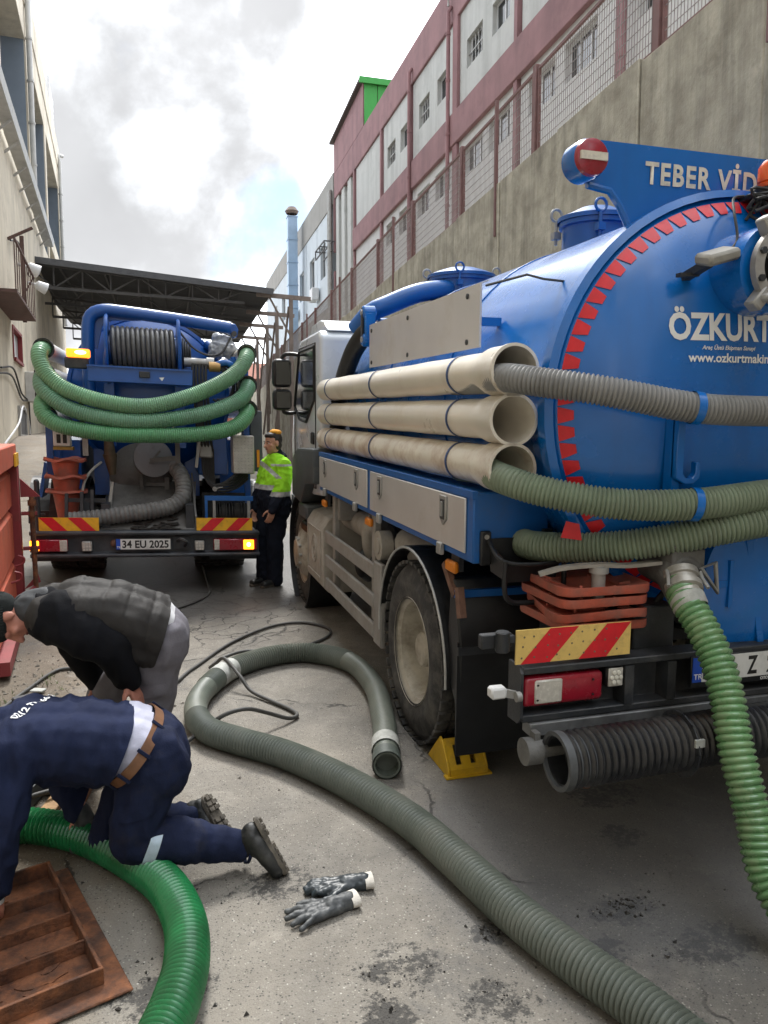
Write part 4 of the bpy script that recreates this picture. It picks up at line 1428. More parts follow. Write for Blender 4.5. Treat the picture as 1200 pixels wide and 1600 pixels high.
# ------------------------------------------------------------------ cab
cabp = [(6.72, 1.10), (8.16, 1.00), (8.22, 1.55), (7.86, 2.38), (7.65, 2.54), (6.80, 2.56), (6.72, 2.50)]
cab = build('cab', MB().prism([(y, z) for y, z in cabp], (1.41, 0, 0), (0, 1, 0), (0, 0, 1), 2.10), M_CAB, rt, bevel=0.035, seg=3)
build('roof_cap', MB().prism([(6.74, 2.555), (7.62, 2.535), (7.45, 2.66), (7.1, 2.68), (6.9, 2.65)], (1.48, 0, 0), (0, 1, 0), (0, 0, 1), 1.96), M_CAB, rt, bevel=0.03, seg=2)
dw = build('door_window', MB().prism([(6.98, 2.40), (7.66, 2.40), (7.92, 1.90), (7.7, 1.80), (7.35, 1.78), (6.98, 1.98)], (1.402, 0, 0), (0, 1, 0), (0, 0, 1), 0.02), M_GLASSD, rt)
mb = MB().tube([(1.402, y, z) for y, z in ((6.95, 2.43), (7.68, 2.43), (7.96, 1.90), (7.7, 1.77), (7.35, 1.75), (6.95, 1.96))], 0.013, 6, closed=True)
build('window_seal', mb, M_BLACK, dw)
mb = MB().tube([(1.407, y, z) for y, z in ((6.92, 2.46), (7.70, 2.46), (8.00, 1.88), (8.00, 1.15), (6.92, 1.15))], 0.006, 6, closed=True)
build('door_seam', mb, M_BLACK, rt)
build('door_handle', MB().box(1.395, 1.412, 6.98, 7.12, 1.55, 1.66), M_BLACK, rt, bevel=0.008)
build('windscreen', MB().prism([(8.24, 1.58), (7.90, 2.34), (7.885, 2.33), (8.22, 1.57)], (1.5, 0, 0), (0, 1, 0), (0, 0, 1), 1.96), M_GLASSD, rt)
build('grille', MB().box(1.55, 3.4, 8.20, 8.25, 1.05, 1.5), M_BLACK, rt)
build('front_bumper', MB().box(1.42, 3.52, 8.10, 8.36, 0.38, 0.98), M_CAB, rt, bevel=0.03)
# grey corner fairing, step and mirrors
M_DGREY = mat('dark_grey_plastic', (0.065, 0.075, 0.08), rough=0.55, var=0.15, vs=6, bump=0.08, dirt=(0.15, 0.145, 0.13), damt=0.3, ds=5)
build('corner_fairing', MB().prism([(6.62, 1.53), (7.40, 1.50), (7.66, 1.40), (7.70, 1.02), (7.25, 0.98), (7.0, 1.18), (6.62, 1.22)], (1.315, 0, 0), (0, 1, 0), (0, 0, 1), 0.40), M_DGREY, rt, bevel=0.03, seg=2)
build('wheel_arch', MB().lathe([(0.56, 0.0), (0.585, 0.0), (0.585, 0.42), (0.56, 0.42)], (1.36, 7.55, 0.45), (1, 0, 0), 30, close=True), M_BLACK, rt)
build('cab_step', MB().box(1.33, 1.62, 7.02, 7.42, 0.84, 0.98), M_DGREY, rt, bevel=0.02)
build('cab_step', MB().box(1.35, 1.62, 7.05, 7.40, 0.70, 0.80), M_BLACK, rt, bevel=0.02)
mi = build('mirror_arm', MB().tube(spline([(1.43, 7.75, 2.40), (1.36, 7.84, 2.42), (1.28, 7.88, 2.41), (1.25, 7.90, 2.33)], 0.03), 0.02, 8).tube(spline([(1.43, 7.98, 1.84), (1.36, 7.92, 1.83), (1.28, 7.90, 1.84), (1.26, 7.90, 1.95)], 0.03), 0.02, 8), M_BLACK, rt)
for (z0, z1) in ((2.09, 2.37), (1.86, 2.07)):
    mo = build('mirror', MB().prism([(-0.095, z0 + 0.03), (-0.07, z0), (0.07, z0), (0.095, z0 + 0.03), (0.095, z1 - 0.03), (0.07, z1), (-0.07, z1), (-0.095, z1 - 0.03)], (1.265, 7.84, 0), (0.97, 0.15, 0), (0, 0, 1), -0.09), M_BLACK, rt, bevel=0.015)
    build('mirror_glass', MB().prism([(-0.075, z0 + 0.025), (0.075, z0 + 0.025), (0.075, z1 - 0.025), (-0.075, z1 - 0.025)], (1.265, 7.835, 0), (0.97, 0.15, 0), (0, 0, 1), 0.006), mat('mirror_glass', (0.5, 0.52, 0.53), rough=0.05, metal=1.0, var=0.02, bump=0), mo)
build('engine_block', MB().box(1.8, 3.1, 6.75, 8.0, 0.6, 1.1), M_CHASS, rt)

# ------------------------------------------------------------------ rear bumper, lamps, plate
bz = RTP * (RT0.y - 2.6)
BX0, BX1 = 1.318, 3.602
Y0 = 2.60
zt_, zb_ = 0.885, 0.665
beam = MB().prism([(Y0, zt_ - 0.028), (Y0, zt_), (Y0 + 0.10, zt_), (Y0 + 0.10, zb_), (Y0, zb_), (Y0, zb_ + 0.028), (Y0 + 0.075, zb_ + 0.028), (Y0 + 0.075, zt_ - 0.028)], (BX0 + 0.012, 0, 0), (0, 1, 0), (0, 0, 1), BX1 - BX0 - 0.024)
bp = build('rear_bumper', beam, M_CHASS, rt, bevel=0.004)
for x in (BX0, BX1 - 0.012):
    build('end_plate', MB().prism([(Y0 - 0.004, zt_ - 0.02), (Y0 + 0.02, zt_ + 0.006), (Y0 + 0.105, zt_ + 0.006), (Y0 + 0.105, zb_ - 0.01), (Y0 + 0.02, zb_ - 0.006), (Y0 - 0.004, zb_ + 0.02)], (x, 0, 0), (0, 1, 0), (0, 0, 1), 0.0115), M_CHASS, rt)
lo = MB().box(1.86, 3.06, Y0 - 0.01, Y0 + 0.09, 0.645, 0.664)
build('lower_beam', MB().box(1.36, 3.56, Y0 - 0.012, Y0 + 0.06, zb_ - 0.0555, zb_ - 0.003), mat('worn_bright_steel', (0.16, 0.165, 0.17), rough=0.45, metal=0.3, var=0.35, vs=8, bump=0.1, dirt=(0.05, 0.05, 0.05), damt=0.4, ds=6), rt, bevel=0.004)
for x in (1.80, 2.0, 2.82):
    build('bumper_bracket', MB().box(x - 0.02, x + 0.02, Y0 - 0.004, Y0 + 0.074, zb_ + 0.03, zt_ - 0.03), M_CHASS, rt)
for x in (1.99, 2.94):
    build('tow_bracket', MB().box(x - 0.10, x + 0.10, 2.71, 2.85, 0.82, 1.06), M_CHASS, rt, bevel=0.008)


def tail_lamp(x0, x1, clear_left):
    h0, h1 = 0.722, 0.842
    n = 6
    tl = build('tail_lamp', MB().box(x0, x1, Y0 + 0.005, Y0 + 0.074, h0, h1), M_TAIL, rt, bevel=0.022, seg=3)
    a = x0 + 0.045 if clear_left else x1 - 0.165
    build('reversing_lens', MB().box(a, a + 0.12, Y0 - 0.001, Y0 + 0.02, h0 + 0.012, h1 - 0.012), M_CLEAR, tl, bevel=0.006)
    for x in (a + 0.01, a + 0.012, x1 - 0.05 if clear_left else x0 + 0.05):
        for z in (h0 + 0.03, h1 - 0.03):
            build('screw', MB().cyl((x, Y0 - 0.003, z), (x, Y0 + 0.004, z), 0.004, seg=8), M_INK, tl)


tail_lamp(1.337, 1.687, True)
tail_lamp(3.233, 3.583, False)
for x in (1.703, 3.14):
    wl_ = build('work_lamp', MB().box(x, x + 0.078, Y0 + 0.01, Y0 + 0.07, 0.765, 0.855), M_BLACK, rt, bevel=0.01)
    build('lens', MB().box(x + 0.006, x + 0.072, Y0 + 0.004, Y0 + 0.012, 0.772, 0.848), M_CLEAR, wl_, bevel=0.003)
    for k in range(7):
        c = (x + 0.039 + (0.020 * math.cos(k * PI / 3) if k < 6 else 0), Y0 + 0.001, 0.81 + (0.023 * math.sin(k * PI / 3) if k < 6 else 0))
        build('led', MB().lathe([(0.010, 0.0), (0.008, 0.004), (0.0, 0.005)], c, (0, -1, 0), 10), mat('led_lens', (0.7, 0.68, 0.6), rough=0.15, bump=0), wl_)
# plate
px0, px1, pz0, pz1 = 2.092, 2.625, 0.745, 0.868
pt = build('number_plate', MB().box(px0 - 0.006, px1 + 0.006, Y0 - 0.012, Y0 - 0.002, pz0 - 0.012, pz1), M_BLACK, rt, bevel=0.003)
M_PLATE = mat('plate_white', (0.66, 0.66, 0.64), rough=0.4, var=0.05, bump=0.0, dirt=(0.4, 0.4, 0.38), damt=0.3, ds=10)
build('plate_face', MB().box(px0 + 0.046, px1, Y0 - 0.0145, Y0 - 0.0125, pz0 + 0.012, pz1 - 0.006), M_PLATE, pt)
build('country_band', MB().box(px0, px0 + 0.045, Y0 - 0.0145, Y0 - 0.0125, pz0 + 0.012, pz1 - 0.006), M_EU, pt)
text_mesh('lettering', 'TR', M_WHITE, pt, lambda u, v: Vector((px0 + 0.006 + u, Y0 - 0.0155, pz0 + 0.024 + v)), height=0.024, bold=0.01)
text_mesh('lettering', '1', M_INK, pt, lambda u, v: Vector((px0 + 0.051 + u, Y0 - 0.0155, pz0 + 0.024 + v)), height=0.080, bold=0.03)
text_mesh('lettering', 'Z', M_INK, pt, lambda u, v: Vector((px0 + 0.272 + u, Y0 - 0.0155, pz0 + 0.024 + v)), height=0.080, width=0.052, bold=0.03)
text_mesh('lettering', '22', M_INK, pt, lambda u, v: Vector((px0 + 0.372 + u, Y0 - 0.0155, pz0 + 0.024 + v)), height=0.080, width=0.12, bold=0.03)
text_mesh('lettering', 'OTO', M_WHITE, pt, lambda u, v: Vector((px0 + 0.345 + u, Y0 - 0.0130, pz0 - 0.007 + v)), height=0.014, bold=0.03)
# stripe board on the left and its twin on the right
for (x0, x1, sgn) in ((1.297, 1.800, 1), (3.12, 3.623, -1)):
    z0, z1 = 0.902, 1.036
    bd = build('warning_board', MB().box(x0, x1, Y0 + 0.004, Y0 + 0.012, z0, z1), M_YEL, rt)
    mb = MB()
    L = x1 - x0
    h = z1 - z0
    for s0 in (0.02, 0.27):
        q = [(s0, 0), (s0 + 0.125, 0), (s0 + 0.125 + h * 0.92, h), (s0 + h * 0.92, h)]
        if sgn < 0:
            q = [(L - a, b) for a, b in q]
        q = [(min(max(a, 0), L), b) for a, b in q]
        mb.add([(x0 + a, Y0 + 0.0025, z0 + b) for a, b in q], [(0, 1, 2, 3)])
    build('red_stripe', mb, M_RED, bd, smooth=None)
    mb = MB()
    random.seed(3)
    for k in range(26):
        mb.lathe([(0.0042, 0.0), (0.0, 0.001)], (x0 + 0.02 + (L - 0.04) * ((k % 9) + 0.3 * random.random()) / 9, Y0 + 0.002, z0 + 0.02 + (h - 0.04) * ((k // 9) + 0.2 * random.random()) / 2.2), (0, -1, 0), 8)
    build('rivet', mb, mat('dark_rivet', (0.16, 0.13, 0.08), rough=0.7), bd, kind='stuff')
mb = MB().box(1.165, 1.295, 2.63, 2.665, 0.965, 1.02).cyl((1.245, 2.615, 0.955), (1.245, 2.615, 1.035), 0.028, seg=16).box(1.225, 1.30, 2.61, 2.67, 0.985, 1.015)
build('hinge_bar', mb, M_CHASS, rt, bevel=0.004)
mb = MB().bar((1.32, 2.63, 0.77), (1.255, 2.62, 0.79), 0.02, 0.03).cyl((1.30, 2.60, 0.775), (1.32, 2.60, 0.775), 0.02, seg=12)
sl = build('outline_lamp', mb, M_GALV, rt)
build('lens', MB().box(1.195, 1.26, 2.59, 2.64, 0.775, 0.82), M_FRAMEW, sl, bevel=0.008)

# ------------------------------------------------------------------ fittings on the tank's rear head
fx, fz = 2.365, 2.425
fl_ = build('discharge_stub', MB().lathe([(0.172, 0.0), (0.172, 0.22), (0.12, 0.23), (0.12, 0.05), (0.0, 0.05)], (fx, TY0 - 0.12, fz), (0, -1, 0), 36), M_BLUE, rt)
build('flange', MB().lathe([(0.11, 0.240), (0.152, 0.240), (0.152, 0.268), (0.115, 0.274), (0.110, 0.270), (0.110, 0.05)], (fx, TY0 - 0.13, fz), (0, -1, 0), 40), mat('grey_flange', (0.36, 0.35, 0.335), rough=0.45, metal=0.5, var=0.15, vs=14, bump=0.08, dirt=(0.15, 0.13, 0.1), damt=0.4, ds=8), fl_)
build('bore', MB().lathe([(0.118, 0.08), (0.0, 0.081)], (fx, TY0 - 0.12, fz), (0, -1, 0), 30), M_INK, fl_)
for k in range(8):
    a = PI / 8 + k * PI / 4
    c = Vector((fx + 0.133 * math.cos(a), TY0 - 0.412, fz + 0.133 * math.sin(a)))
    build('bolt', MB().cyl(c, c + Vector((0, 0.012, 0)), 0.014, seg=6), M_CHASS, fl_)
for a in (2.1, 4.0):
    c = Vector((fx + 0.165 * math.cos(a), TY0 - 0.375, fz + 0.165 * math.sin(a)))
    build('swing_clamp', MB().obox(c, (0.09, 0.06, 0.05), Matrix.Rotation(-a, 3, 'Y')).cyl(c, c + Vector((0, -0.06, 0)), 0.018, seg=8), M_GALV, fl_, bevel=0.012)
# work light on a little bracket
mb = MB().box(2.035, 2.19, 2.60, 2.67, 2.455, 2.50)
wk = build('flood_lamp', MB().obox((2.12, 2.62, 2.465), (0.15, 0.10, 0.045), Matrix.Rotation(-0.28, 3, 'Y') @ Matrix.Rotation(0.25, 3, 'X')), mat('dusty_alloy', (0.30, 0.29, 0.26), rough=0.6, var=0.2, vs=14, bump=0.1), rt, bevel=0.012)
build('bracket', MB().bar((2.09, 2.63, 2.44), (2.09, 2.78, 2.405), 0.035, 0.03).bar((2.02, 2.72, 2.405), (2.11, 2.72, 2.41), 0.03, 0.015), M_CHASS, wk)
build('cable', MB().tube(spline([(2.17, 2.64, 2.48), (2.24, 2.66, 2.54), (2.27, 2.72, 2.66), (2.33, 2.80, 2.74), (2.42, 2.85, 2.77)], 0.02), 0.006, 6), M_WIRE, wk)
# beacon with loose wiring
bc = build('beacon', MB().lathe([(0.075, 0.0), (0.075, 0.03), (0.06, 0.035)], (2.56, 2.84, 2.775), seg=24), M_BLACK, rt)
build('lens', MB().lathe([(0.062, 0.036), (0.064, 0.05), (0.058, 0.055), (0.064, 0.06), (0.062, 0.12), (0.045, 0.145), (0.0, 0.15)], (2.56, 2.84, 2.775), seg=24), mat('orange_lens', (0.72, 0.10, 0.012), rough=0.2, var=0.1, bump=0, coat=0.4), bc)
random.seed(5)
for k in range(6):
    p = [(2.40 + random.random() * 0.2, 2.76 + random.random() * 0.06, 2.66 + random.random() * 0.13) for _ in range(5)]
    build('cable', MB().tube(spline(p, 0.02), 0.007, 6), M_WIRE, bc)
build('bracket', MB().box(2.43, 2.68, 2.80, 2.90, 2.752, 2.776), M_BLACK, bc, bevel=0.004)
# hook for the hose bundle
hk = MB().prism([(2.00, 1.86), (2.035, 1.86), (2.035, 1.62), (2.05, 1.60), (2.08, 1.60), (2.095, 1.62), (2.095, 1.665), (2.115, 1.665), (2.115, 1.60), (2.085, 1.575), (2.045, 1.575), (2.00, 1.60)], (0, 2.64, 0), (1, 0, 0), (0, 0, 1), -0.035)
build('hose_hook', hk, M_BLUE, rt, bevel=0.003)
build('stiffener', MB().box(2.00, 2.035, 2.665, 2.72, 1.35, 1.90), M_BLUE, rt)
# lower round hatch with ribs and hinge lug
hx, hz = 2.50, 1.15
ht = build('rear_hatch', MB().lathe([(0.27, 0.0), (0.31, 0.0), (0.31, 0.05), (0.27, 0.06), (0.2, 0.075), (0.0, 0.10)], (hx, 2.72, hz), (0, -1, 0), 44), M_BLUE, rt)
mb = MB()
mb.bar((hx - 0.27, 2.655, hz), (hx + 0.27, 2.655, hz), 0.02, 0.03).bar((hx - 0.12, 2.65, hz + 0.2), (hx - 0.02, 2.65, hz - 0.28), 0.02, 0.03).bar((hx - 0.20, 2.65, hz + 0.10), (hx - 0.2, 2.65, hz - 0.1), 0.02, 0.03)
build('rib', mb, M_BLUE, ht)
build('lug', MB().cyl((hx - 0.07, 2.60, hz - 0.33), (hx - 0.07, 2.70, hz - 0.33), 0.045, seg=16), M_BLUE, ht)
build('handle_ring', MB().tube([(hx - 0.30, 2.62, hz + 0.10), (hx - 0.385, 2.60, hz + 0.085), (hx - 0.30, 2.60, hz - 0.02)], 0.010, 8, closed=True), M_GALV, ht)
build('hatch_neck', MB().lathe([(0.275, 0.0), (0.275, 0.22)], (hx, 2.72, hz), (0, 1, 0), 36), M_BLUE, ht)
build('red_sticker', MB().add([(1.62, 2.865, 1.34), (1.70, 2.83, 1.33), (1.685, 2.83, 1.40), (1.64, 2.86, 1.41)], [(0, 1, 2, 3)]), M_RED, rt)
# suction valve with long lever above the cones
M_CAST = mat('grey_cast_iron', (0.125, 0.125, 0.12), rough=0.65, var=0.25, vs=10, bump=0.25, dirt=(0.05, 0.045, 0.04), damt=0.4, ds=8)
mb = MB().cyl((2.07, 2.95, 1.24), (2.06, 2.62, 1.20), 0.085, seg=20)
mb.box(1.995, 2.155, 2.62, 2.76, 1.20, 1.315)
mb.cyl((2.06, 2.70, 1.21), (2.03, 2.58, 1.13), 0.082, 0.072, seg=20)
va = build('suction_valve', mb, M_CAST, rt, bevel=0.012)
mb = MB().box(1.985, 2.165, 2.61, 2.77, 1.316, 1.336)
build('valve_cap', mb, M_CAST, va, bevel=0.008)
ln = spline([(1.49, 2.80, 1.205), (1.58, 2.77, 1.232), (1.72, 2.74, 1.243), (1.84, 2.71, 1.24), (1.98, 2.69, 1.25)], 0.04)
mb = MB()
for a, b in zip(ln, ln[1:]):
    mb.bar(a, b + (b - a) * 0.08, 0.045, 0.014)
M_LEV = mat('worn_lever_steel', (0.30, 0.28, 0.245), rough=0.6, metal=0.2, var=0.25, vs=10, bump=0.1)
build('valve_lever', mb, M_LEV, va)
build('lever_boss', MB().cyl((1.73, 2.74, 1.09), (1.73, 2.74, 1.24), 0.028, seg=14).cyl((1.73, 2.74, 1.21), (1.73, 2.74, 1.236), 0.04, seg=14), M_GALV, va)
# bracing plates behind the bumper, hydraulic lines
for x in (1.78, 3.1):
    build('under_plate', MB().box(x, x + 0.05, 2.72, 3.32, 0.72, 1.05), M_CHASS, rt)
random.seed(9)
for k in range(5):
    p = [(1.95 + 0.2 * k, 3.2, 0.95), (1.98 + 0.18 * k, 3.0, 0.86 + 0.05 * random.random()), (2.0 + 0.2 * k, 2.8, 0.98 + 0.05 * random.random()), (2.1 + 0.2 * k, 2.78, 1.12)]
    build('hydraulic_line', MB().tube(spline(p, 0.05), 0.014, 8), M_WIRE, rt)
build('cross_tube', MB().cyl((1.297, 2.52, 0.59), (1.36, 2.52, 0.59), 0.052, seg=18).cyl((1.34, 2.52, 0.59), (3.58, 2.52, 0.59), 0.035, seg=12), M_CAST, rt)
for x in (1.345, 3.55):
    build('pipe_hanger', MB().box(x - 0.012, x + 0.012, 2.50, 2.54, 0.59, 0.665), M_CAST, rt)
rt.rotation_euler = (RTP, 0, 0)
# ------------------------------------------------------------------ three cream pipes strapped along the near tanker
M_BAND = mat('blue_strap', (0.03, 0.07, 0.20), rough=0.45, var=0.15, vs=20, bump=0.05)
for i, (z, m_, lab) in enumerate(((2.035, M_PVC, 'cream plastic pipe holding the grey hose, topmost of the three on the near tanker'),
                                  (1.83, M_PVC, 'empty cream plastic pipe, middle of the three along the near tanker'),
                                  (1.622, M_PVCR, 'rust streaked cream plastic pipe just above the steel locker doors'))):
    t = thing('storage_pipe', RT0, lab, 'pipe', 'cream hose pipes on the near tanker')
    x = 1.445
    r = 0.090
    n = 40
    pr = [(r * 0.96, 0.0), (r, 0.006)] + [(r + 0.0012 * math.sin(k * 0.9), 0.1 + k * 0.085) for k in range(38)] + [(r, 3.36), (r + 0.004, 3.40), (r + 0.016, 3.47), (r + 0.017, 3.62), (r + 0.021, 3.625), (r + 0.021, 3.645), (r + 0.008, 3.645), (r + 0.006, 3.50), (r - 0.008, 3.42), (r - 0.010, 0.0)]
    o_ = Vector((x, 6.62, z))
    mb = MB().lathe(pr, o_, (0, -1, 0), 40, close=True)
    pp = build('pipe', mb, m_, t, smooth=50)
    for y in (3.52, 4.92, 6.28):
        band = MB().lathe([(r + 0.0025, -0.010), (r + 0.005, -0.010), (r + 0.005, 0.010), (r + 0.0025, 0.010)], (x, y, z), (0, 1, 0), 40, close=True)
        build('strap', band, M_BAND, t)
    build('saddle', MB().box(x + r * 0.6, 1.62, 3.5, 3.56, z - 0.03, z + 0.03), M_BLUE, t)
    build('saddle', MB().box(x + r * 0.6, 1.62, 4.9, 4.96, z - 0.03, z + 0.03), M_BLUE, t)
    if i == 2:
        mb = MB()
        random.seed(11)
        for k in range(16):
            mb.ell((x + (random.random() - 0.5) * 0.12, 6.66, z + (random.random() - 0.5) * 0.14), (0.03, 0.03, 0.025), None, 6, 5)
        build('rag_plug', mb, mat('dirty_rag', (0.42, 0.37, 0.28), rough=0.9, var=0.3, vs=30, bump=0.4), t)
    t.rotation_euler = (RTP, 0, 0)


def hose_thing(name, label, pts, r, pitch, amp, m_, cat='hose', group=None, spans=(), ribbed=True, seg=20):
    o = build(name, hose_mesh(pts, r, pitch, amp, seg, spans, ribbed=ribbed), m_, None, smooth=60)
    return tag(o, label, cat, group)


M_HG = mat('grey_ribbed_hose', (0.23, 0.23, 0.225), rough=0.45, var=0.12, vs=6, bump=0.05, dirt=(0.10, 0.095, 0.085), damt=0.35, ds=5)
M_HGR = mat('faded_green_hose', (0.200, 0.250, 0.175), rough=0.42, var=0.15, vs=5, bump=0.05, dirt=(0.15, 0.165, 0.125), damt=0.45, ds=6)
M_HGR2 = mat('glossy_green_hose', (0.120, 0.255, 0.110), rough=0.22, var=0.2, vs=6, bump=0.03, dirt=(0.30, 0.34, 0.20), damt=0.42, ds=9, coat=0.5)
M_HBR = mat('bright_green_hose', (0.016, 0.185, 0.062), rough=0.25, var=0.25, vs=4, bump=0.03, dirt=(0.012, 0.060, 0.024), damt=0.45, ds=5, coat=0.4, droll=0.4)
M_HGROUND = mat('dusty_grey_green_hose', (0.115, 0.132, 0.110), rough=0.42, var=0.25, vs=4, bump=0.06, dirt=(0.135, 0.130, 0.108), damt=0.40, ds=4, coat=0.1)
M_HCLAMP = mat('pale_tape', (0.40, 0.41, 0.385), rough=0.6, var=0.2, vs=25, bump=0.3, dirt=(0.25, 0.25, 0.22), damt=0.4, ds=20)

cx_ = TC.x


def mirror_tail(pts):
    return pts + [Vector((2 * cx_ - p[0], p[1], p[2])) for p in reversed(pts)]


G_ = 'hoses wrapped round the rear of the near tanker'
hg = [(1.445, 3.60, 1.995), (1.425, 3.20, 1.985), (1.405, 2.95, 1.984), (1.492, 2.78, 1.957), (1.687, 2.63, 1.918), (2.015, 2.535, 1.856), (2.329, 2.50, 1.843)]
hose_thing('suction_hose', 'grey ribbed hose crossing the blue tank head below the white lettering', mirror_tail(hg), 0.055, 0.0175, 0.0052, M_HG, group=G_)
h2 = [(1.455, 3.55, 1.575), (1.44, 3.20, 1.58), (1.405, 2.95, 1.563), (1.514, 2.80, 1.52), (1.753, 2.655, 1.478), (2.037, 2.555, 1.477), (2.371, 2.52, 1.508)]
hose_thing('suction_hose', 'green ribbed hose coming out of the rusty lowest cream pipe', mirror_tail(h2), 0.059, 0.0175, 0.0055, M_HGR, group=G_)
h3 = [(1.86, 3.75, 1.30), (1.73, 3.45, 1.265), (1.60, 3.15, 1.255), (1.64, 2.97, 1.260), (1.821, 2.78, 1.282), (2.015, 2.64, 1.328), (2.196, 2.555, 1.375), (2.40, 2.51, 1.410)]
hose_thing('suction_hose', 'lowest green ribbed hose on the tank, passing just over the orange cones', mirror_tail(h3), 0.061, 0.0175, 0.0055, M_HGR, group=G_)
for hx_, hy, hz_, r_ in ((2.015, 2.535, 1.856, 0.063), (2.04, 2.553, 1.477, 0.066)):
    mb = MB().lathe([(r_, -0.016), (r_ + 0.002, -0.016), (r_ + 0.002, 0.016), (r_, 0.016)], (hx_, hy, hz_), (0.96, -0.18, -0.10), 28, close=True)
    tag(build('hose_strap', mb, M_BLUE), 'blue strap round the grey hose below the lettering' if hz_ > 1.6 else 'blue strap round the green hose from the lowest cream pipe', 'strap', 'blue straps on the tank hoses')

# hose from the valve down to the ground in front of the camera's right
hv = [(2.035, 2.60, 1.150), (2.015, 2.545, 1.100), (2.022, 2.45, 1.010), (2.026, 2.36, 0.900), (2.014, 2.28, 0.775), (1.993, 2.20, 0.62), (1.987, 2.1, 0.426), (1.978, 1.98, 0.215), (2.05, 1.78, 0.085), (2.30, 1.45, 0.07), (2.9, 1.2, 0.07), (4.0, 1.1, 0.07)]
t = thing('discharge_hose', (2.02, 2.55, 0), 'shiny green ribbed hose hanging from the grey valve in front of the number plate', 'hose')
build('hose', hose_mesh(hv, 0.060, 0.0255, 0.0065, 24), M_HGR2, t, smooth=60)
cp = MB().lathe([(0.058, 0.0), (0.072, 0.0), (0.072, 0.03), (0.062, 0.034), (0.062, 0.055), (0.074, 0.06), (0.074, 0.085), (0.060, 0.09), (0.060, 0.12)], (2.048, 2.625, 1.185), Vector((2.018, 2.53, 1.09)) - Vector((2.05, 2.625, 1.185)), 28)
build('coupling', cp, mat('dull_aluminium', (0.45, 0.43, 0.39), rough=0.45, metal=0.5, var=0.2, vs=16, bump=0.15, dirt=(0.2, 0.18, 0.15), damt=0.4, ds=12), t)
mb = MB()
mb.lathe([(0.0655, 0.0), (0.070, 0.004), (0.069, 0.05), (0.0655, 0.056)], (2.022, 2.548, 1.108), (-0.02, -0.62, -0.70), 28)
build('tape', mb, M_HCLAMP, t)
for a in (0.4, 2.6, 4.6):
    d = Vector((2.018, 2.53, 1.09)) - Vector((2.05, 2.625, 1.185))
    fx_, fy_, fd_ = frame_of(d)
    c = Vector((2.048, 2.625, 1.185)) + fd_ * 0.045 + (fx_ * math.cos(a) + fy_ * math.sin(a)) * 0.078
    build('lever', MB().tube([c - fd_ * 0.03, c, c + fd_ * 0.05 + (fx_ * math.cos(a) + fy_ * math.sin(a)) * 0.012], 0.008, 8), M_GALV, t)

# black corrugated pipe slung under the bumper
mb = hose_mesh([(1.385, 2.40, 0.565), (2.0, 2.40, 0.575), (2.8, 2.40, 0.58), (3.55, 2.40, 0.57)], 0.098, 0.030, 0.008, 36)
t = thing('corrugated_pipe', (2.46, 2.40, 0), 'large black corrugated pipe slung below the rear bumper', 'pipe')
build('pipe', mb, mat('black_corrugated_plastic', (0.014, 0.015, 0.018), rough=0.30, var=0.3, vs=6, bump=0.04, dirt=(0.09, 0.09, 0.085), damt=0.32, ds=7, coat=0.2), t, smooth=60)
build('mouth_ring', MB().lathe([(0.092, 0.0), (0.108, 0.0), (0.108, 0.03), (0.096, 0.035), (0.09, 0.2), (0.088, 0.2)], (1.372, 2.40, 0.565), (1, 0, 0), 36, close=True), mat('grey_worn_plastic', (0.075, 0.08, 0.085), rough=0.5, var=0.2, vs=20, bump=0.1), t)
mb = MB()
for k in range(14):
    a, b = 2 * PI * k / 14, 2 * PI * (k + 1) / 14
    mb.bar((1.90, 2.40 + 0.112 * math.cos(a), 0.570 + 0.112 * math.sin(a)), (1.90, 2.40 + 0.112 * math.cos(b), 0.570 + 0.112 * math.sin(b)), 0.032, 0.006, (1, 0, 0))
build('hanger_strap', mb, M_CHASS, t)
build('strap_buckle', MB().box(1.885, 1.925, 2.28, 2.29, 0.60, 0.63), M_HCLAMP, t)
build('drain_plug', MB().cyl((1.52, 2.44, 0.43), (1.52, 2.44, 0.475), 0.022, seg=10), M_RBR, t)

# stack of traffic cones lying base up on the near tanker's tail


def rounded_square(h, r, n=5):
    out = []
    for (sx, sy, a0) in ((1, 1, 0), (-1, 1, 90), (-1, -1, 180), (1, -1, 270)):
        for k in range(n + 1):
            a = math.radians(a0 + 90 * k / n)
            out.append((sx * (h - r) + r * math.cos(a), sy * (h - r) + r * math.sin(a)))
    return out


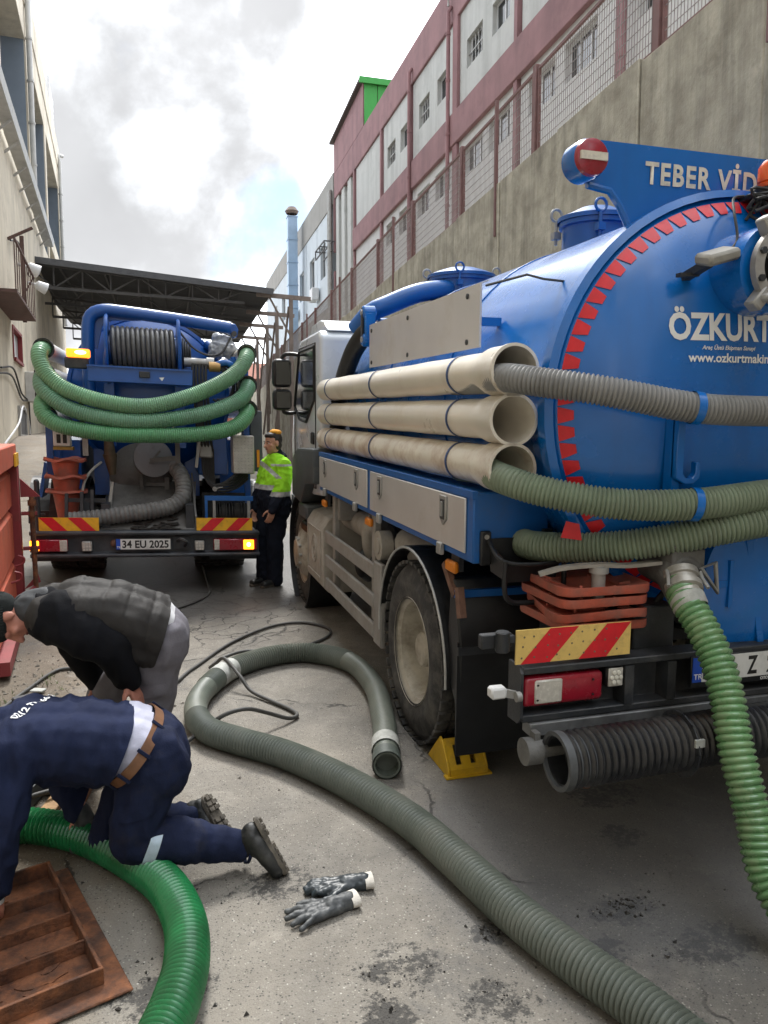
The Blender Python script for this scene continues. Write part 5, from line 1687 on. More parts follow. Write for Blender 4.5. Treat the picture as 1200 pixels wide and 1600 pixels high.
def cone_base_up(x, y, z, rot, wob, parent_label, group):
    """traffic cone standing on its tip, square base uppermost; z = underside of base plate."""
    t = thing('traffic_cone', (x, y, z), parent_label, 'traffic cone', group)
    mb = MB()
    out = rounded_square(0.205, 0.06, 6)
    n = len(out)
    R_ = Matrix.Rotation(rot, 3, 'Z')
    ci = []
    for (a, b) in out:
        ang = math.atan2(b, a)
        ci.append((0.135 * math.cos(ang), 0.135 * math.sin(ang)))
    rings = []
    for (pts, h, k_) in ((ci, 0.012, 0), (out, 0.036, 1), (out, 0.010, 1), (out, 0.0, 0.985), (ci, -0.02, 0)):
        base = len(mb.v)
        for (a, b) in pts:
            s_ = k_ if k_ else 1
            q = R_ @ Vector((a * s_, b * s_, 0))
            mb.v.append(Vector((x, y, z)) + q + Vector((0, 0, h + (wob * math.sin(3 * math.atan2(b, a) + rot * 5) if pts is out else 0))))
        rings.append(base)
    for p, q in ((0, 1), (1, 2), (2, 3), (3, 4)):
        for k in range(n):
            k2 = (k + 1) % n
            mb.f.append((rings[p] + k, rings[p] + k2, rings[q] + k2, rings[q] + k))
            mb.mi.append(0)
    build('base', mb, M_CONE, t, smooth=50)
    build('body', MB().lathe([(0.137, 0.012), (0.120, -0.02), (0.030, -0.46), (0.022, -0.46), (0.115, -0.01), (0.13, 0.012)], (x, y, z), (0, 0, 1), 28, close=True), M_CONE, t)
    for k in range(8):
        a = rot + PI / 4 * k + 0.2
        c, s_ = math.cos(a), math.sin(a)
        build('rib', MB().bar((x + 0.14 * c, y + 0.14 * s_, z + 0.012), (x + 0.185 * c, y + 0.185 * s_, z + 0.026), 0.010, 0.014), M_CONE, t)
    return t


gname = 'orange cones stacked on the near tanker'
for i, (dz, rot, wob, lab) in enumerate(((0.0, 0.12, 0.012, 'wavy orange traffic cone base, lowest of the stack behind the striped board'), (0.045, -0.16, 0.014, 'warped orange traffic cone base, second from the bottom of the stack behind the striped board'),
                                         (0.098, 0.02, 0.003, 'orange traffic cone base, second from the top of the stack under the grey lever'), (0.145, -0.05, 0.003, 'orange traffic cone base, topmost of the stack under the grey lever'))):
    cone_base_up(1.735 + (i % 2) * 0.012, 2.85, 0.965 + dz, rot, wob, lab, gname)

# yellow wheel chock behind the near rear wheel
t = thing('wheel_chock', (1.52, 3.60, 0), 'yellow metal wheel chock wedged behind the near rear wheel', 'wheel chock')
ck = MB().prism([(3.78, 0.0), (3.47, 0.0), (3.47, 0.045), (3.56, 0.165), (3.60, 0.175), (3.68, 0.10)], (1.375, 0, 0), (0, 1, 0), (0, 0, 1), 0.012)
M_CHOCK = mat('yellow_chock_paint', (0.66, 0.40, 0.015), rough=0.5, var=0.12, vs=8, bump=0.1, dirt=(0.28, 0.19, 0.05), damt=0.4, ds=9)
build('side_plate', ck, M_CHOCK, t, bevel=0.003)
ck = MB().prism([(3.78, 0.0), (3.47, 0.0), (3.47, 0.045), (3.56, 0.165), (3.60, 0.175), (3.68, 0.10)], (1.583, 0, 0), (0, 1, 0), (0, 0, 1), 0.012)
build('side_plate', ck, M_CHOCK, t, bevel=0.003)
v0, v1 = Vector((0, 3.47, 0.045)), Vector((0, 3.57, 0.172))
# sloping face with two slots: built from strips
for (x0, x1, a, b) in ((1.388, 1.425, 0, 1), (1.455, 1.505, 0, 1), (1.535, 1.582, 0, 1), (1.425, 1.455, 0, 0.14), (1.505, 1.535, 0, 0.14), (1.425, 1.455, 0.78, 1), (1.505, 1.535, 0.78, 1)):
    pa, pb = v0.lerp(v1, a), v0.lerp(v1, b)
    build('face_strip', MB().add([(x0, pa.y, pa.z), (x1, pa.y, pa.z), (x1, pb.y, pb.z), (x0, pb.y, pb.z), (x0, pa.y + .01, pa.z - .008), (x1, pa.y + .01, pa.z - .008), (x1, pb.y + .01, pb.z - .008), (x0, pb.y + .01, pb.z - .008)],
                                 [(0, 1, 2, 3), (7, 6, 5, 4), (0, 4, 5, 1), (1, 5, 6, 2), (2, 6, 7, 3), (3, 7, 4, 0)]), M_CHOCK, t)
build('base_plate', MB().box(1.36, 1.61, 3.455, 3.50, 0.002, 0.012), M_CHOCK, t)
build('front_lip', MB().box(1.388, 1.582, 3.466, 3.474, 0.012, 0.045), M_CHOCK, t)

# ------------------------------------------------------------------ hoses and cable on the ground
hp = [(1.075, 3.555, .075), (1.14, 3.80, .075), (1.225, 4.12, .075), (1.335, 4.73, .075), (1.30, 5.27, .075), (1.06, 5.56, .075), (0.76, 5.55, .075), (0.46, 5.33, .075), (0.26, 4.95, .075), (0.185, 4.6, .075), (0.235, 4.28, .075),
      (0.41, 4.05, .075), (0.61, 3.82, .075), (0.83, 3.45, .075), (1.01, 3.02, .075), (1.10, 2.64, .075), (1.165, 2.31, .075), (1.25, 2.02, .075), (1.33, 1.80, .075), (1.42, 1.5, .075), (1.6, 1.1, .075)]
t = thing('ground_hose', (0.8, 4.5, 0), 'dusty grey green ribbed hose looped on the asphalt beside the near rear wheel', 'hose')
q = spline(hp, 0.02)
L = len(q)
# the cuffed end is smooth, the rest ribbed; the ribs fade on the sharp bend
hb = build('hose', hose_mesh(hp, 0.069, 0.0205, 0.0062, 28, smoothspans=((0.0, 0.235), (0.43, 0.50))), M_HGROUND, t, smooth=60)


def cuff(name, i0, i1, r, m_, parent, jag=0.0):
    mb = MB()
    pts = q[i0:i1]
    mb.tube(pts, [r + (jag * math.sin(k * 2.1) if jag else 0) for k in range(len(pts))], 28, caps=False)
    return build(name, mb, m_, parent, smooth=60)


cuff('end_sleeve', 0, 6, 0.0755, mat('dark_sleeve', (0.07, 0.085, 0.075), rough=0.5, var=0.2, vs=10, bump=0.1), t)
cuff('tape', 8, 15, 0.0765, M_HCLAMP, t, 0.0015)
i0 = min(range(L), key=lambda k: (q[k] - Vector((0.40, 5.25, 0.075))).length)
cuff('tape', i0 - 6, i0 + 6, 0.0765, M_HCLAMP, t, 0.0012)

gp = [(-0.98, 3.52, -0.10), (-0.80, 3.50, 0.03), (-0.62, 3.45, 0.075), (-0.45, 3.37, .075), (-0.29, 3.23, .075), (-0.13, 3.02, .075), (-0.015, 2.82, .075), (0.045, 2.59, .075), (0.045, 2.38, .075), (0.005, 2.2, .075), (-0.06, 2.02, .075), (-0.16, 1.7, .075)]
hose_thing('ground_hose', 'bright green ribbed hose running from the pit past the kneeling man', gp, 0.068, 0.0215, 0.0068, M_HBR, seg=30)

cb = [(-1.15, 4.75, .016), (-0.98, 5.11, .016), (-0.88, 5.44, .016), (-0.71, 5.86, .016), (-0.45, 5.7, .016), (-0.02, 5.25, .016), (0.21, 5.6, .016), (0.54, 6.19, .016), (0.92, 6.60, .016), (1.22, 6.66, .016), (1.40, 6.40, .016), (1.33, 6.14, .016), (1.08, 5.92, .016), (0.82, 5.745, .05), (0.60, 5.72, .08),
      (0.42, 5.64, .06), (0.335, 5.55, .03), (0.37, 5.42, .10), (0.42, 5.30, .165), (0.50, 5.10, .10), (0.56, 4.98, .03), (0.66, 4.80, .016), (0.755, 4.62, .016), (0.785, 4.50, .018), (0.72, 4.43, .03), (0.58, 4.38, .10), (0.46, 4.30, .165), (0.34, 4.28, .155), (0.22, 4.30, .08), (0.10, 4.25, .02), (-0.1, 4.05, .016), (-0.4, 3.85, .05), (-0.7, 3.70, .05), (-0.95, 3.62, -.1)]
o = build('pressure_cable', MB().tube(spline(cb, 0.025), 0.0125, 10), mat('dusty_black_rubber', (0.055, 0.054, 0.051), rough=0.6, var=0.25, vs=14, bump=0.1), smooth=60)
tag(o, 'thin dark rubber line looping across the ground and over the ribbed hose', 'hose')
cb2 = [(0.52, 10.2, .06), (0.52, 9.2, .03), (0.515, 8.5, .02), (0.50, 8.1, .016), (0.37, 7.76, .016), (0.12, 7.43, .016), (-0.05, 7.28, .016), (-0.25, 7.2, .016), (-0.5, 7.0, .016)]
o = build('pressure_cable', MB().tube(spline([(x, y, z + gz(x, y)) for x, y, z in cb2], 0.03), 0.0125, 10), MATS['dusty_black_rubber'], smooth=60)
tag(o, 'thin dark rubber line coming from under the far tanker', 'hose')

# ------------------------------------------------------------------ rusty tray cover at bottom left
t = thing('rusty_cover', (-0.45, 2.7, 0), 'rusty ribbed iron pit cover lying on the asphalt, bottom left', 'pit cover')
A, B_ = Vector((-0.39, 3.16, 0)), Vector((-0.12, 2.38, 0))
ux = (B_ - A).normalized()
uy = Vector((-ux.y, ux.x, 0)) * -1
LL = (B_ - A).length


def tr(a, b, z):
    return A + ux * a + uy * b + Vector((0, 0, z))


def trbox(mb, a0, a1, b0, b1, z0, z1):
    v = [tr(a, b, z) for z in (z0, z1) for a, b in ((a0, b0), (a1, b0), (a1, b1), (a0, b1))]
    return mb.add(v, [(0, 3, 2, 1), (4, 5, 6, 7), (0, 1, 5, 4), (1, 2, 6, 5), (2, 3, 7, 6), (3, 0, 4, 7)])


build('base_plate', trbox(MB(), 0, LL, 0, 0.82, 0.006, 0.016), M_RUST, t, bevel=0.004)
for (a0, a1, b0, b1) in ((0.02, LL - 0.085, 0.07, 0.082), (0.02, LL - 0.085, 0.75, 0.762), (0.008, 0.02, 0.07, 0.762), (LL - 0.085, LL - 0.073, 0.07, 0.762)):
    build('rim_bar', trbox(MB(), a0, a1, b0, b1, 0.016, 0.072), M_RUST, t, bevel=0.002)
for k in range(1, 4):
    a = 0.02 + (LL - 0.105) * k / 4
    build('rib', trbox(MB(), a, a + 0.010, 0.082, 0.75, 0.016, 0.066), M_RUST, t, bevel=0.002)
random.seed(17)
M_SCALE = mat('grey_scale', (0.20, 0.185, 0.17), rough=0.6, var=0.5, vs=30, bump=0.4, dirt=(0.06, 0.035, 0.025), damt=0.5, ds=20)
for k in range(16):
    a, b = 0.03 + (LL - 0.14) * random.random(), 0.09 + 0.62 * random.random()
    n_ = 9
    L_, W_ = 0.03 + 0.09 * random.random(), 0.010 + 0.022 * random.random()
    rim_ = [(L_ * math.cos(2 * PI * i / n_) * (0.6 + 0.6 * random.random()), W_ * math.sin(2 * PI * i / n_) * (0.5 + 0.7 * random.random())) for i in range(n_)]
    ang = random.gauss(0, 0.25)
    o_ = tr(a, b, 0.0165)
    dx, dy = (uy * math.cos(ang) + ux * math.sin(ang)), (ux * math.cos(ang) - uy * math.sin(ang))
    build('rust_flake', MB().prism(rim_, o_, dx, dy, 0.004 if dx.cross(dy).z > 0 else -0.004), M_SCALE if k % 4 == 0 else M_RUST, t)

# planks and the dark folding frame by the pit
M_WOOD = mat('dirty_plank_wood', (0.33, 0.20, 0.095), rough=0.8, var=0.3, vs=12, bump=0.3, dirt=(0.13, 0.085, 0.05), damt=0.45, ds=8)
for i, (x, y, a, lab) in enumerate(((-0.500, 3.78, 1.32, 'dirty wooden plank lying by the pit, nearer the dark metal channel'), (-0.405, 3.74, 1.42, 'darker wooden plank lying by the pit under the kneeling man'))):
    o = build('plank', MB().obox((x, y, 0.014), (0.48, 0.075, 0.024), Matrix.Rotation(a, 3, 'Z')), M_WOOD if i == 0 else M_RUST, bevel=0.003)
    tag(o, lab, 'plank', 'planks by the pit')
t = thing('metal_channel', (-0.62, 3.78, 0), 'dark metal channel lying on the ground behind the green hose', 'channel')
build('web', MB().obox((-0.605, 3.76, 0.055), (0.44, 0.012, 0.09), Matrix.Rotation(1.28, 3, 'Z')), M_DGREY, t)
build('flange', MB().obox((-0.640, 3.765, 0.104), (0.44, 0.07, 0.010), Matrix.Rotation(1.28, 3, 'Z')), M_DGREY, t)
build('flange', MB().obox((-0.640, 3.765, 0.008), (0.44, 0.07, 0.010), Matrix.Rotation(1.28, 3, 'Z')), M_DGREY, t)
tag(build('black_hose', MB().tube(spline([(-0.86, 3.62, 0.02), (-0.72, 3.78, 0.12), (-0.58, 3.93, 0.15), (-0.42, 3.98, 0.10), (-0.28, 4.05, 0.03)], 0.03), 0.018, 10), M_WIRE, smooth=60), 'short black hose arched over the dark metal channel', 'hose')
# ------------------------------------------------------------------ work gloves
M_GLOVE = mat('oily_rubber_glove', (0.022, 0.030, 0.036), rough=0.42, var=0.3, vs=14, bump=0.06, bs=60, dirt=(0.06, 0.066, 0.066), damt=0.25, ds=9, coat=0.0, droll=0.6)
M_GLOVE2 = mat('dusty_rubber_glove', (0.045, 0.050, 0.054), rough=0.5, var=0.3, vs=14, bump=0.15, bs=60, dirt=(0.12, 0.122, 0.118), damt=0.45, ds=14)
M_CUFFW = mat('white_knit_cuff', (0.58, 0.55, 0.50), rough=0.9, var=0.1, vs=30, bump=0.4, bs=160, dirt=(0.3, 0.27, 0.22), damt=0.3, ds=20)


def glove(label, wrist, heading, m_, thumb_side, curl, z0, sp=1.0):
    """limp glove lying flat: wrist point, heading of the fingers (rad)."""
    d = Vector((math.cos(heading), math.sin(heading), 0))
    s_ = Vector((-d.y, d.x, 0))
    w = Vector((wrist[0], wrist[1], z0))
    t = thing('work_glove', (wrist[0], wrist[1], 0), label, 'glove', 'work gloves on the asphalt')
    mb = MB()

    def P(a, b, c=0.0):
        return w + d * a + s_ * b + Vector((0, 0, c))

    for b, rr_ in ((-0.026, 0.021), (0.0, 0.024), (0.026, 0.021)):
        mb.cap(P(0.0, b * 0.8, 0.022), P(0.105, b * 1.15, 0.022), rr_, rr_ * 0.92)
    for k, (b, ln_, rr_) in enumerate(((-0.037, 0.072, 0.0118), (-0.013, 0.092, 0.0128), (0.012, 0.086, 0.0128), (0.037, 0.064, 0.0112))):
        k2 = curl[k]
        p0 = P(0.105, b, 0.022)
        p1 = P(0.105 + ln_ * 0.5, b * (1.15 + 0.25 * sp), 0.022 + 0.008 * k2)
        p2 = P(0.105 + ln_ * (0.95 - 0.25 * k2), b * (1.25 + 0.4 * sp), 0.016)
        mb.cap(p0, p1, rr_ * 1.1, rr_)
        mb.cap(p1, p2, rr_, rr_ * 0.86)
    ts = thumb_side
    mb.cap(P(0.035, 0.030 * ts, 0.022), P(0.075, 0.062 * ts, 0.020), 0.018, 0.015)
    mb.cap(P(0.075, 0.062 * ts, 0.020), P(0.118, 0.078 * ts, 0.016), 0.015, 0.012)
    mb.cap(P(-0.05, 0.0, 0.022), P(0.02, 0, 0.022), 0.034, 0.034)
    organic('glove', mb, m_, t, voxel=0.0042, it=4, wr=((0.0036, 34, 1.0), (0.0010, 60, 4.0)))
    cf = MB()
    n = 26
    pr = []
    b0 = len(cf.v)
    for (a, k_) in ((-0.052, 1.0), (-0.085, 1.06), (-0.086, 0.95), (-0.055, 0.88)):
        for k in range(n):
            an = 2 * PI * k / n
            cf.v.append(P(a, 0.042 * k_ * math.cos(an), 0.025 + 0.024 * k_ * math.sin(an)))
    for i in range(3):
        for k in range(n):
            k2 = (k + 1) % n
            cf.f.append((b0 + i * n + k, b0 + i * n + k2, b0 + (i + 1) * n + k2, b0 + (i + 1) * n + k))
            cf.mi.append(0)
    build('cuff', cf, M_CUFFW, t, smooth=60)


glove('shiny black work glove with a white cuff, farther of the two', (0.675, 2.715), math.radians(176), M_GLOVE, 1, (0.6, 0.7, 0.6, 0.8), 0.0, -0.8)
glove('dusty grey work glove with spread fingers, nearer of the two', (0.590, 2.600), math.radians(192), M_GLOVE2, -1, (0.1, 0.2, 0.3, 0.2), 0.0, 0.9)

# ------------------------------------------------------------------ orange-red skip container at the left edge
t = thing('skip_container', (-1.09, 7.6, 0), 'faded orange red steel skip container at the left edge', 'container')
CR = Matrix.Rotation(math.radians(5.0), 3, 'Z')
CO = Vector((-1.15, 7.62, 0.0))


def cc(x, y, z):
    return CO + CR @ Vector((x, y, z))


def cbox(mb, x0, x1, y0, y1, z0, z1):
    v = [cc(x, y, z) for z in (z0, z1) for x, y in ((x0, y0), (x1, y0), (x1, y1), (x0, y1))]
    return mb.add(v, [(0, 3, 2, 1), (4, 5, 6, 7), (0, 1, 5, 4), (1, 2, 6, 5), (2, 3, 7, 6), (3, 0, 4, 7)])


ZB_ = 0.18
for z0, z1 in ((0.20, 0.52), (0.60, 0.98), (1.06, 1.34)):
    mb = MB()
    mb.add([cc(-0.10, -0.12, z0), cc(-0.10, -1.9, z0), cc(-0.10, -1.9, z1), cc(-0.10, -0.12, z1), cc(-0.17, -0.12, z1 + 0.08), cc(-0.17, -1.9, z1 + 0.08), cc(-0.17, -0.12, z0 - 0.02), cc(-0.17, -1.9, z0 - 0.02)],
           [(0, 1, 2, 3), (3, 2, 5, 4), (0, 6, 7, 1)])
    build('side_panel', mb, M_ORED, t)
build('back_panel', cbox(MB(), -0.24, -0.17, -1.9, -0.05, 0.15, 1.60), M_ORED, t)
build('top_rail', cbox(MB(), -0.24, -0.05, -1.9, 0.0, 1.42, 1.61), M_ORED, t, bevel=0.012)
build('corner_post', cbox(MB(), -0.20, -0.035, -0.13, -0.01, 0.14, 1.419), M_DRED, t, bevel=0.01)
build('corner_patch', cbox(MB(), -0.046, -0.032, -0.35, -0.002, 1.42, 1.53), M_YEL2, t)
build('end_panel', cbox(MB(), -2.3, -0.21, -0.06, -0.02, 0.15, 1.6), M_ORED, t)
build('floor_beam', cbox(MB(), -0.2, -0.03, -1.9, 0.0, 0.04, 0.139), M_DRED, t)
mb = MB().prism([(0, 0), (0.16, 0.0), (0, 0.17)], cc(-0.03, -0.02, 1.13), CR @ Vector((1, 0, 0)), (0, 0, 1), 0.05)
build('gusset', mb, M_DRED, t)
mb = MB().cyl(cc(0.06, -0.06, 0.25), cc(0.06, -0.06, 1.13), 0.022, seg=10)
for z in (0.62, 0.95, 1.05):
    mb.cyl(cc(0.06, -0.06, z), cc(0.06, -0.06, z + 0.05), 0.036, seg=10)
rod = build('lock_rod', mb, M_RUST, t)
for z in (0.66, 0.98):
    build('rod_bracket', MB().bar(cc(-0.03, -0.06, z), cc(0.10, -0.06, z), 0.05, 0.03), M_DRED, t)
mb = MB()
mb.bar(cc(0.06, -0.06, 0.30), cc(-0.06, -0.2, 0.22), 0.03, 0.03)
mb.prism([(0, 0), (0.14, 0.06), (0.12, 0.14)], cc(-0.04, -0.03, 0.28), CR @ Vector((1, 0, 0)), (0, 0, 1), 0.03)
build('rod_bracket', mb, M_DRED, t)
for y, z in ((-0.35, 0.55), (-0.75, 0.48), (-0.4, 0.14)):
    build('tie_hook', MB().tube(spline([cc(-0.09, y, z), cc(-0.02, y, z + 0.02), cc(-0.01, y, z + 0.07), cc(-0.06, y, z + 0.09)], 0.015), 0.009, 8), M_DRED, t)

# ------------------------------------------------------------------ loose dirt and grit
random.seed(21)


def grit(name, spots, m_, label):
    mb = MB()
    for (cx0, cy0, sx, sy, n, s0, s1) in spots:
        for k in range(n):
            x, y = random.gauss(cx0, sx), random.gauss(cy0, sy)
            s_ = s0 + (s1 - s0) * random.random() ** 3
            a = random.random() * 6.28
            rot = Matrix.Rotation(a, 3, 'Z') @ Matrix.Rotation(random.random(), 3, 'X')
            vs = [Vector((1, 0, 0)), Vector((-0.5, 0.8, 0)), Vector((-0.4, -0.9, 0)), Vector((0.1, 0.1, 0.7)), Vector((0, 0, -0.6))]
            vs = [Vector((x, y, gz(x, y) + s_ * 0.2)) + rot @ (v * s_ * (0.7 + 0.6 * random.random())) for v in vs]
            mb.add(vs, [(0, 1, 3), (1, 2, 3), (2, 0, 3), (1, 0, 4), (2, 1, 4), (0, 2, 4)])
    o = build(name, mb, m_, kind='stuff', smooth=0)
    return tag(o, label)


M_MUD = mat('dark_mud', (0.030, 0.027, 0.024), rough=0.55, var=0.3, vs=20, bump=0.2)
grit('mud', [(1.12, 2.33, 0.05, 0.035, 60, 0.003, 0.013), (1.62, 2.32, 0.07, 0.035, 90, 0.003, 0.014), (0.62, 2.02, 0.03, 0.11, 50, 0.003, 0.013), (0.72, 2.22, 0.07, 0.06, 60, 0.002, 0.008), (0.98, 2.02, 0.06, 0.04, 60, 0.002, 0.008),
             (0.35, 2.80, 0.18, 0.10, 70, 0.002, 0.008), (-0.3, 3.25, 0.25, 0.15, 120, 0.002, 0.010), (-0.05, 2.45, 0.10, 0.1, 24, 0.003, 0.014), (1.62, 2.05, 0.03, 0.03, 14, 0.003, 0.015), (2.0, 2.6, 0.2, 0.2, 40, 0.002, 0.008)], M_MUD, 'dark crumbs of mud on the asphalt')
grit('gravel', [(0.6, 3.2, 0.9, 1.0, 700, 0.001, 0.0055), (-0.7, 5.0, 0.5, 0.8, 700, 0.003, 0.016), (0.2, 6.5, 1.2, 1.0, 200, 0.002, 0.01), (-1.0, 5.0, 0.3, 1.0, 300, 0.004, 0.022), (1.7, 2.4, 0.5, 0.4, 250, 0.001, 0.005)], mat('pale_grit', (0.22, 0.20, 0.17), rough=0.9, var=0.45, vs=30, bump=0.2), 'loose pale grit scattered over the road')
tag(build('litter', MB().obox((-0.86, 5.25, 0.025), (0.13, 0.10, 0.03), Matrix.Rotation(0.5, 3, 'Z')), M_CHASS, bevel=0.008), 'small dark crushed packet lying in the dirt by the skip', 'litter')
tag(build('litter', MB().obox((-0.80, 5.42, 0.02), (0.09, 0.06, 0.012), Matrix.Rotation(-0.4, 3, 'Z')), M_HCLAMP, bevel=0.004), 'small pale scrap of paper lying in the dirt by the skip', 'litter')

# tufts of grass and weed in the dirt by the skip
random.seed(31)
mb = MB()
for k in range(90):
    cx0, cy0 = random.choice(((-0.95, 5.35), (-0.78, 5.05), (-1.0, 4.9), (-0.72, 5.6), (-0.88, 4.75)))
    x, y = random.gauss(cx0, 0.09), random.gauss(cy0, 0.12)
    for j in range(3):
        a = random.random() * 6.28
        h = 0.012 + 0.03 * random.random()
        dx, dy = math.cos(a), math.sin(a)
        mb.add([(x - dy * 0.003, y + dx * 0.003, 0.004), (x + dy * 0.003, y - dx * 0.003, 0.004), (x + dx * h * 0.8, y + dy * h * 0.8, h)], [(0, 1, 2)])
tag(build('weeds', mb, mat('weed_green', (0.075, 0.095, 0.030), rough=0.8, var=0.4, vs=20, bump=0), kind='stuff', smooth=0), 'small weeds growing in the dirt by the skip')
# ------------------------------------------------------------------ far blue tanker (leans 2 degrees with the cross slope)
FT0 = Vector((0.70, 9.6, 0.0))
FTM = Matrix.Translation(FT0) @ Matrix.Rotation(0.038, 4, 'Y')
ft_ = thing('vacuum_tanker', FT0, 'far blue vacuum tanker with hose reel and flashing beacon, seen from behind', 'lorry', 'blue vacuum tankers')
FX = -0.085


def fbuild(name, mb, m, parent=ft_, **kw):
    return build(name, mb, m, parent, **kw)


M_BLUF = mat('far_blue_paint', (0.004, 0.080, 0.34), rough=0.32, var=0.15, vs=3, bump=0.04, dirt=(0.03, 0.055, 0.11), damt=0.3, ds=3, coat=0.3)
M_SLUDGE = mat('sludge_covered_steel', (0.105, 0.102, 0.096), rough=0.6, var=0.2, vs=4, bump=0.25, bs=30, dirt=(0.030, 0.029, 0.028), damt=0.5, ds=3)  # sludge tone, darkened further to carry the shade at the lorry's rear
# tank
ftc = Vector((FX + 0.06, 9.35, 2.075))
FR = 0.88


def fdish(r):
    return 0.28 * max(0.0, 1 - (r / FR) ** 2.4) ** 0.7


frr = [FR * k / 12 for k in range(12, -1, -1)]
tk = fbuild('tank', MB().lathe([(r, -fdish(r)) for r in reversed(frr)] + [(FR, 1.0), (FR, 2.5), (FR, 4.4)] + [(r, 4.4 + fdish(r)) for r in frr[1:]], ftc, (0, 1, 0), 56), M_BLUF)
fbuild('end_ring', MB().lathe([(FR + 0.02, -0.03), (FR + 0.02, 0.03), (FR - 0.02, 0.04), (FR - 0.02, -0.04)], ftc, (0, 1, 0), 56, close=True), M_BLUF, tk)
text_mesh('lettering', 'MINCO', M_WORNW, ft_, lambda u, v: Vector((-0.28 + u, 8.93, 1.70 + v)), height=0.075, width=0.50, bold=0.02)
# chassis, cab, wheels
for x in (FX - 0.42, FX + 0.42):
    fbuild('chassis_rail', MB().box(x - 0.04, x + 0.04, 8.32, 15.4, 0.66, 0.92), M_CHASS)
for x in (FX - 0.5, FX + 0.5):
    fbuild('tank_cradle', MB().box(x - 0.08, x + 0.08, 9.3, 13.6, 0.93, 1.45), M_BLUF)
fcab = fbuild('cab', MB().prism([(14.3, 0.75), (16.3, 0.7), (16.4, 1.6), (16.1, 2.7), (14.5, 2.75), (14.3, 2.6)], (FX - 1.12, 0, 0), (0, 1, 0), (0, 0, 1), 2.24), M_CAB, bevel=0.03)
fbuild('rear_window', MB().box(FX - 0.6, FX + 0.6, 14.28, 14.31, 1.9, 2.4), M_GLASSD, fcab)
for (x, y, o_) in ((FX - 0.97, 9.85, -1), (FX + 0.97, 9.85, 1), (FX - 0.97, 15.3, -1), (FX + 0.97, 15.3, 1)):
    wheel(x, y, 0.50, o_, r=0.495, parent=ft_, treads=36)
for (x, o_) in ((FX - 0.67, -1), (FX + 0.67, 1)):
    wheel(x, 9.85, 0.50, o_, r=0.495, parent=ft_, treads=36)
fbuild('axle', MB().cyl((FX - 0.9, 9.85, 0.5), (FX + 0.9, 9.85, 0.5), 0.09), M_CHASS)
for s_ in (-1, 1):
    x0 = FX + s_ * 0.97
    fbuild('mudflap', MB().box(x0 - 0.30, x0 + 0.30, 9.22, 9.235, 0.18, 0.75), M_BLACK)
    pts = [(math.cos(a), math.sin(a)) for a in [math.radians(10 + 160 * k / 12) for k in range(13)]]
    mb = MB()
    for (c, sn), (c2, s2) in zip(pts, pts[1:]):
        mb.add([(x0 - 0.32, 9.85 + 0.58 * c, 0.5 + 0.58 * sn), (x0 + 0.32, 9.85 + 0.58 * c, 0.5 + 0.58 * sn), (x0 + 0.32, 9.85 + 0.58 * c2, 0.5 + 0.58 * s2), (x0 - 0.32, 9.85 + 0.58 * c2, 0.5 + 0.58 * s2),
                (x0 - 0.32, 9.85 + 0.60 * c, 0.5 + 0.60 * sn), (x0 + 0.32, 9.85 + 0.60 * c, 0.5 + 0.60 * sn), (x0 + 0.32, 9.85 + 0.60 * c2, 0.5 + 0.60 * s2), (x0 - 0.32, 9.85 + 0.60 * c2, 0.5 + 0.60 * s2)],
               [(0, 1, 2, 3), (4, 7, 6, 5), (0, 3, 7, 4), (1, 5, 6, 2)])
    fbuild('mudguard', mb, M_BLACK)
# bumper with lamps, plate and striped boards
Y = 8.18
FX0, FX1 = -1.215, 1.045
fb_ = fbuild('rear_bumper', MB().prism([(Y, 0.615), (Y - 0.01, 0.64), (Y, 0.658), (Y + 0.12, 0.658), (Y + 0.12, 0.395), (Y, 0.39), (Y - 0.01, 0.41), (Y, 0.428), (Y + 0.07, 0.435), (Y + 0.07, 0.612)], (FX0, 0, 0), (0, 1, 0), (0, 0, 1), FX1 - FX0), mat('sludgy_bumper', (0.042, 0.048, 0.058), rough=0.5, var=0.3, vs=5, bump=0.15, dirt=(0.10, 0.10, 0.10), damt=0.45, ds=5), bevel=0.006)
M_GLOWO = mat('lit_indicator', (0.8, 0.2, 0.01), rough=0.3, emit=(1.0, 0.22, 0.01), estr=2.2, bump=0, var=0.05)
M_GLOWC = mat('lit_bulb', (0.9, 0.5, 0.1), rough=0.3, emit=(1.0, 0.55, 0.10), estr=7.0, bump=0, var=0.05)
for s_ in (-1, 1):
    a, b = (-1.195, -0.855) if s_ < 0 else (0.575, 1.015)
    a, b = (-1.215, -0.865) if s_ < 0 else (0.565, 1.02)
    tl = fbuild('tail_lamp', MB().box(a, b, Y + 0.0, Y + 0.068, 0.452, 0.575), M_TAIL, bevel=0.01)
    i0, i1 = (a, a + 0.085) if s_ < 0 else (b - 0.145, b - 0.035)
    ind = fbuild('indicator', MB().box(i0, i1, Y - 0.006, Y + 0.02, 0.462, 0.565), M_GLOWO, tl, bevel=0.006)
    fbuild('bulb', MB().ell(((i0 + i1) / 2, Y - 0.006, 0.515), (0.022, 0.006, 0.024)), M_GLOWC, tl)
    c0, c1 = (b - 0.075, b - 0.005) if s_ < 0 else (a + 0.005, a + 0.06)
    fbuild('reversing_lens', MB().box(c0, c1, Y - 0.004, Y + 0.02, 0.458, 0.57), M_CLEAR, tl, bevel=0.004)
for x in (-0.735, 0.372):
    wl_ = fbuild('work_lamp', MB().box(x, x + 0.098, Y, Y + 0.06, 0.455, 0.555), M_GALV, bevel=0.008)
    for i in range(3):
        for j in range(3):
            fbuild('led', MB().box(x + 0.008 + i * 0.029, x + 0.031 + i * 0.029, Y - 0.006, Y, 0.462 + j * 0.030, 0.486 + j * 0.030), M_CLEAR, wl_)
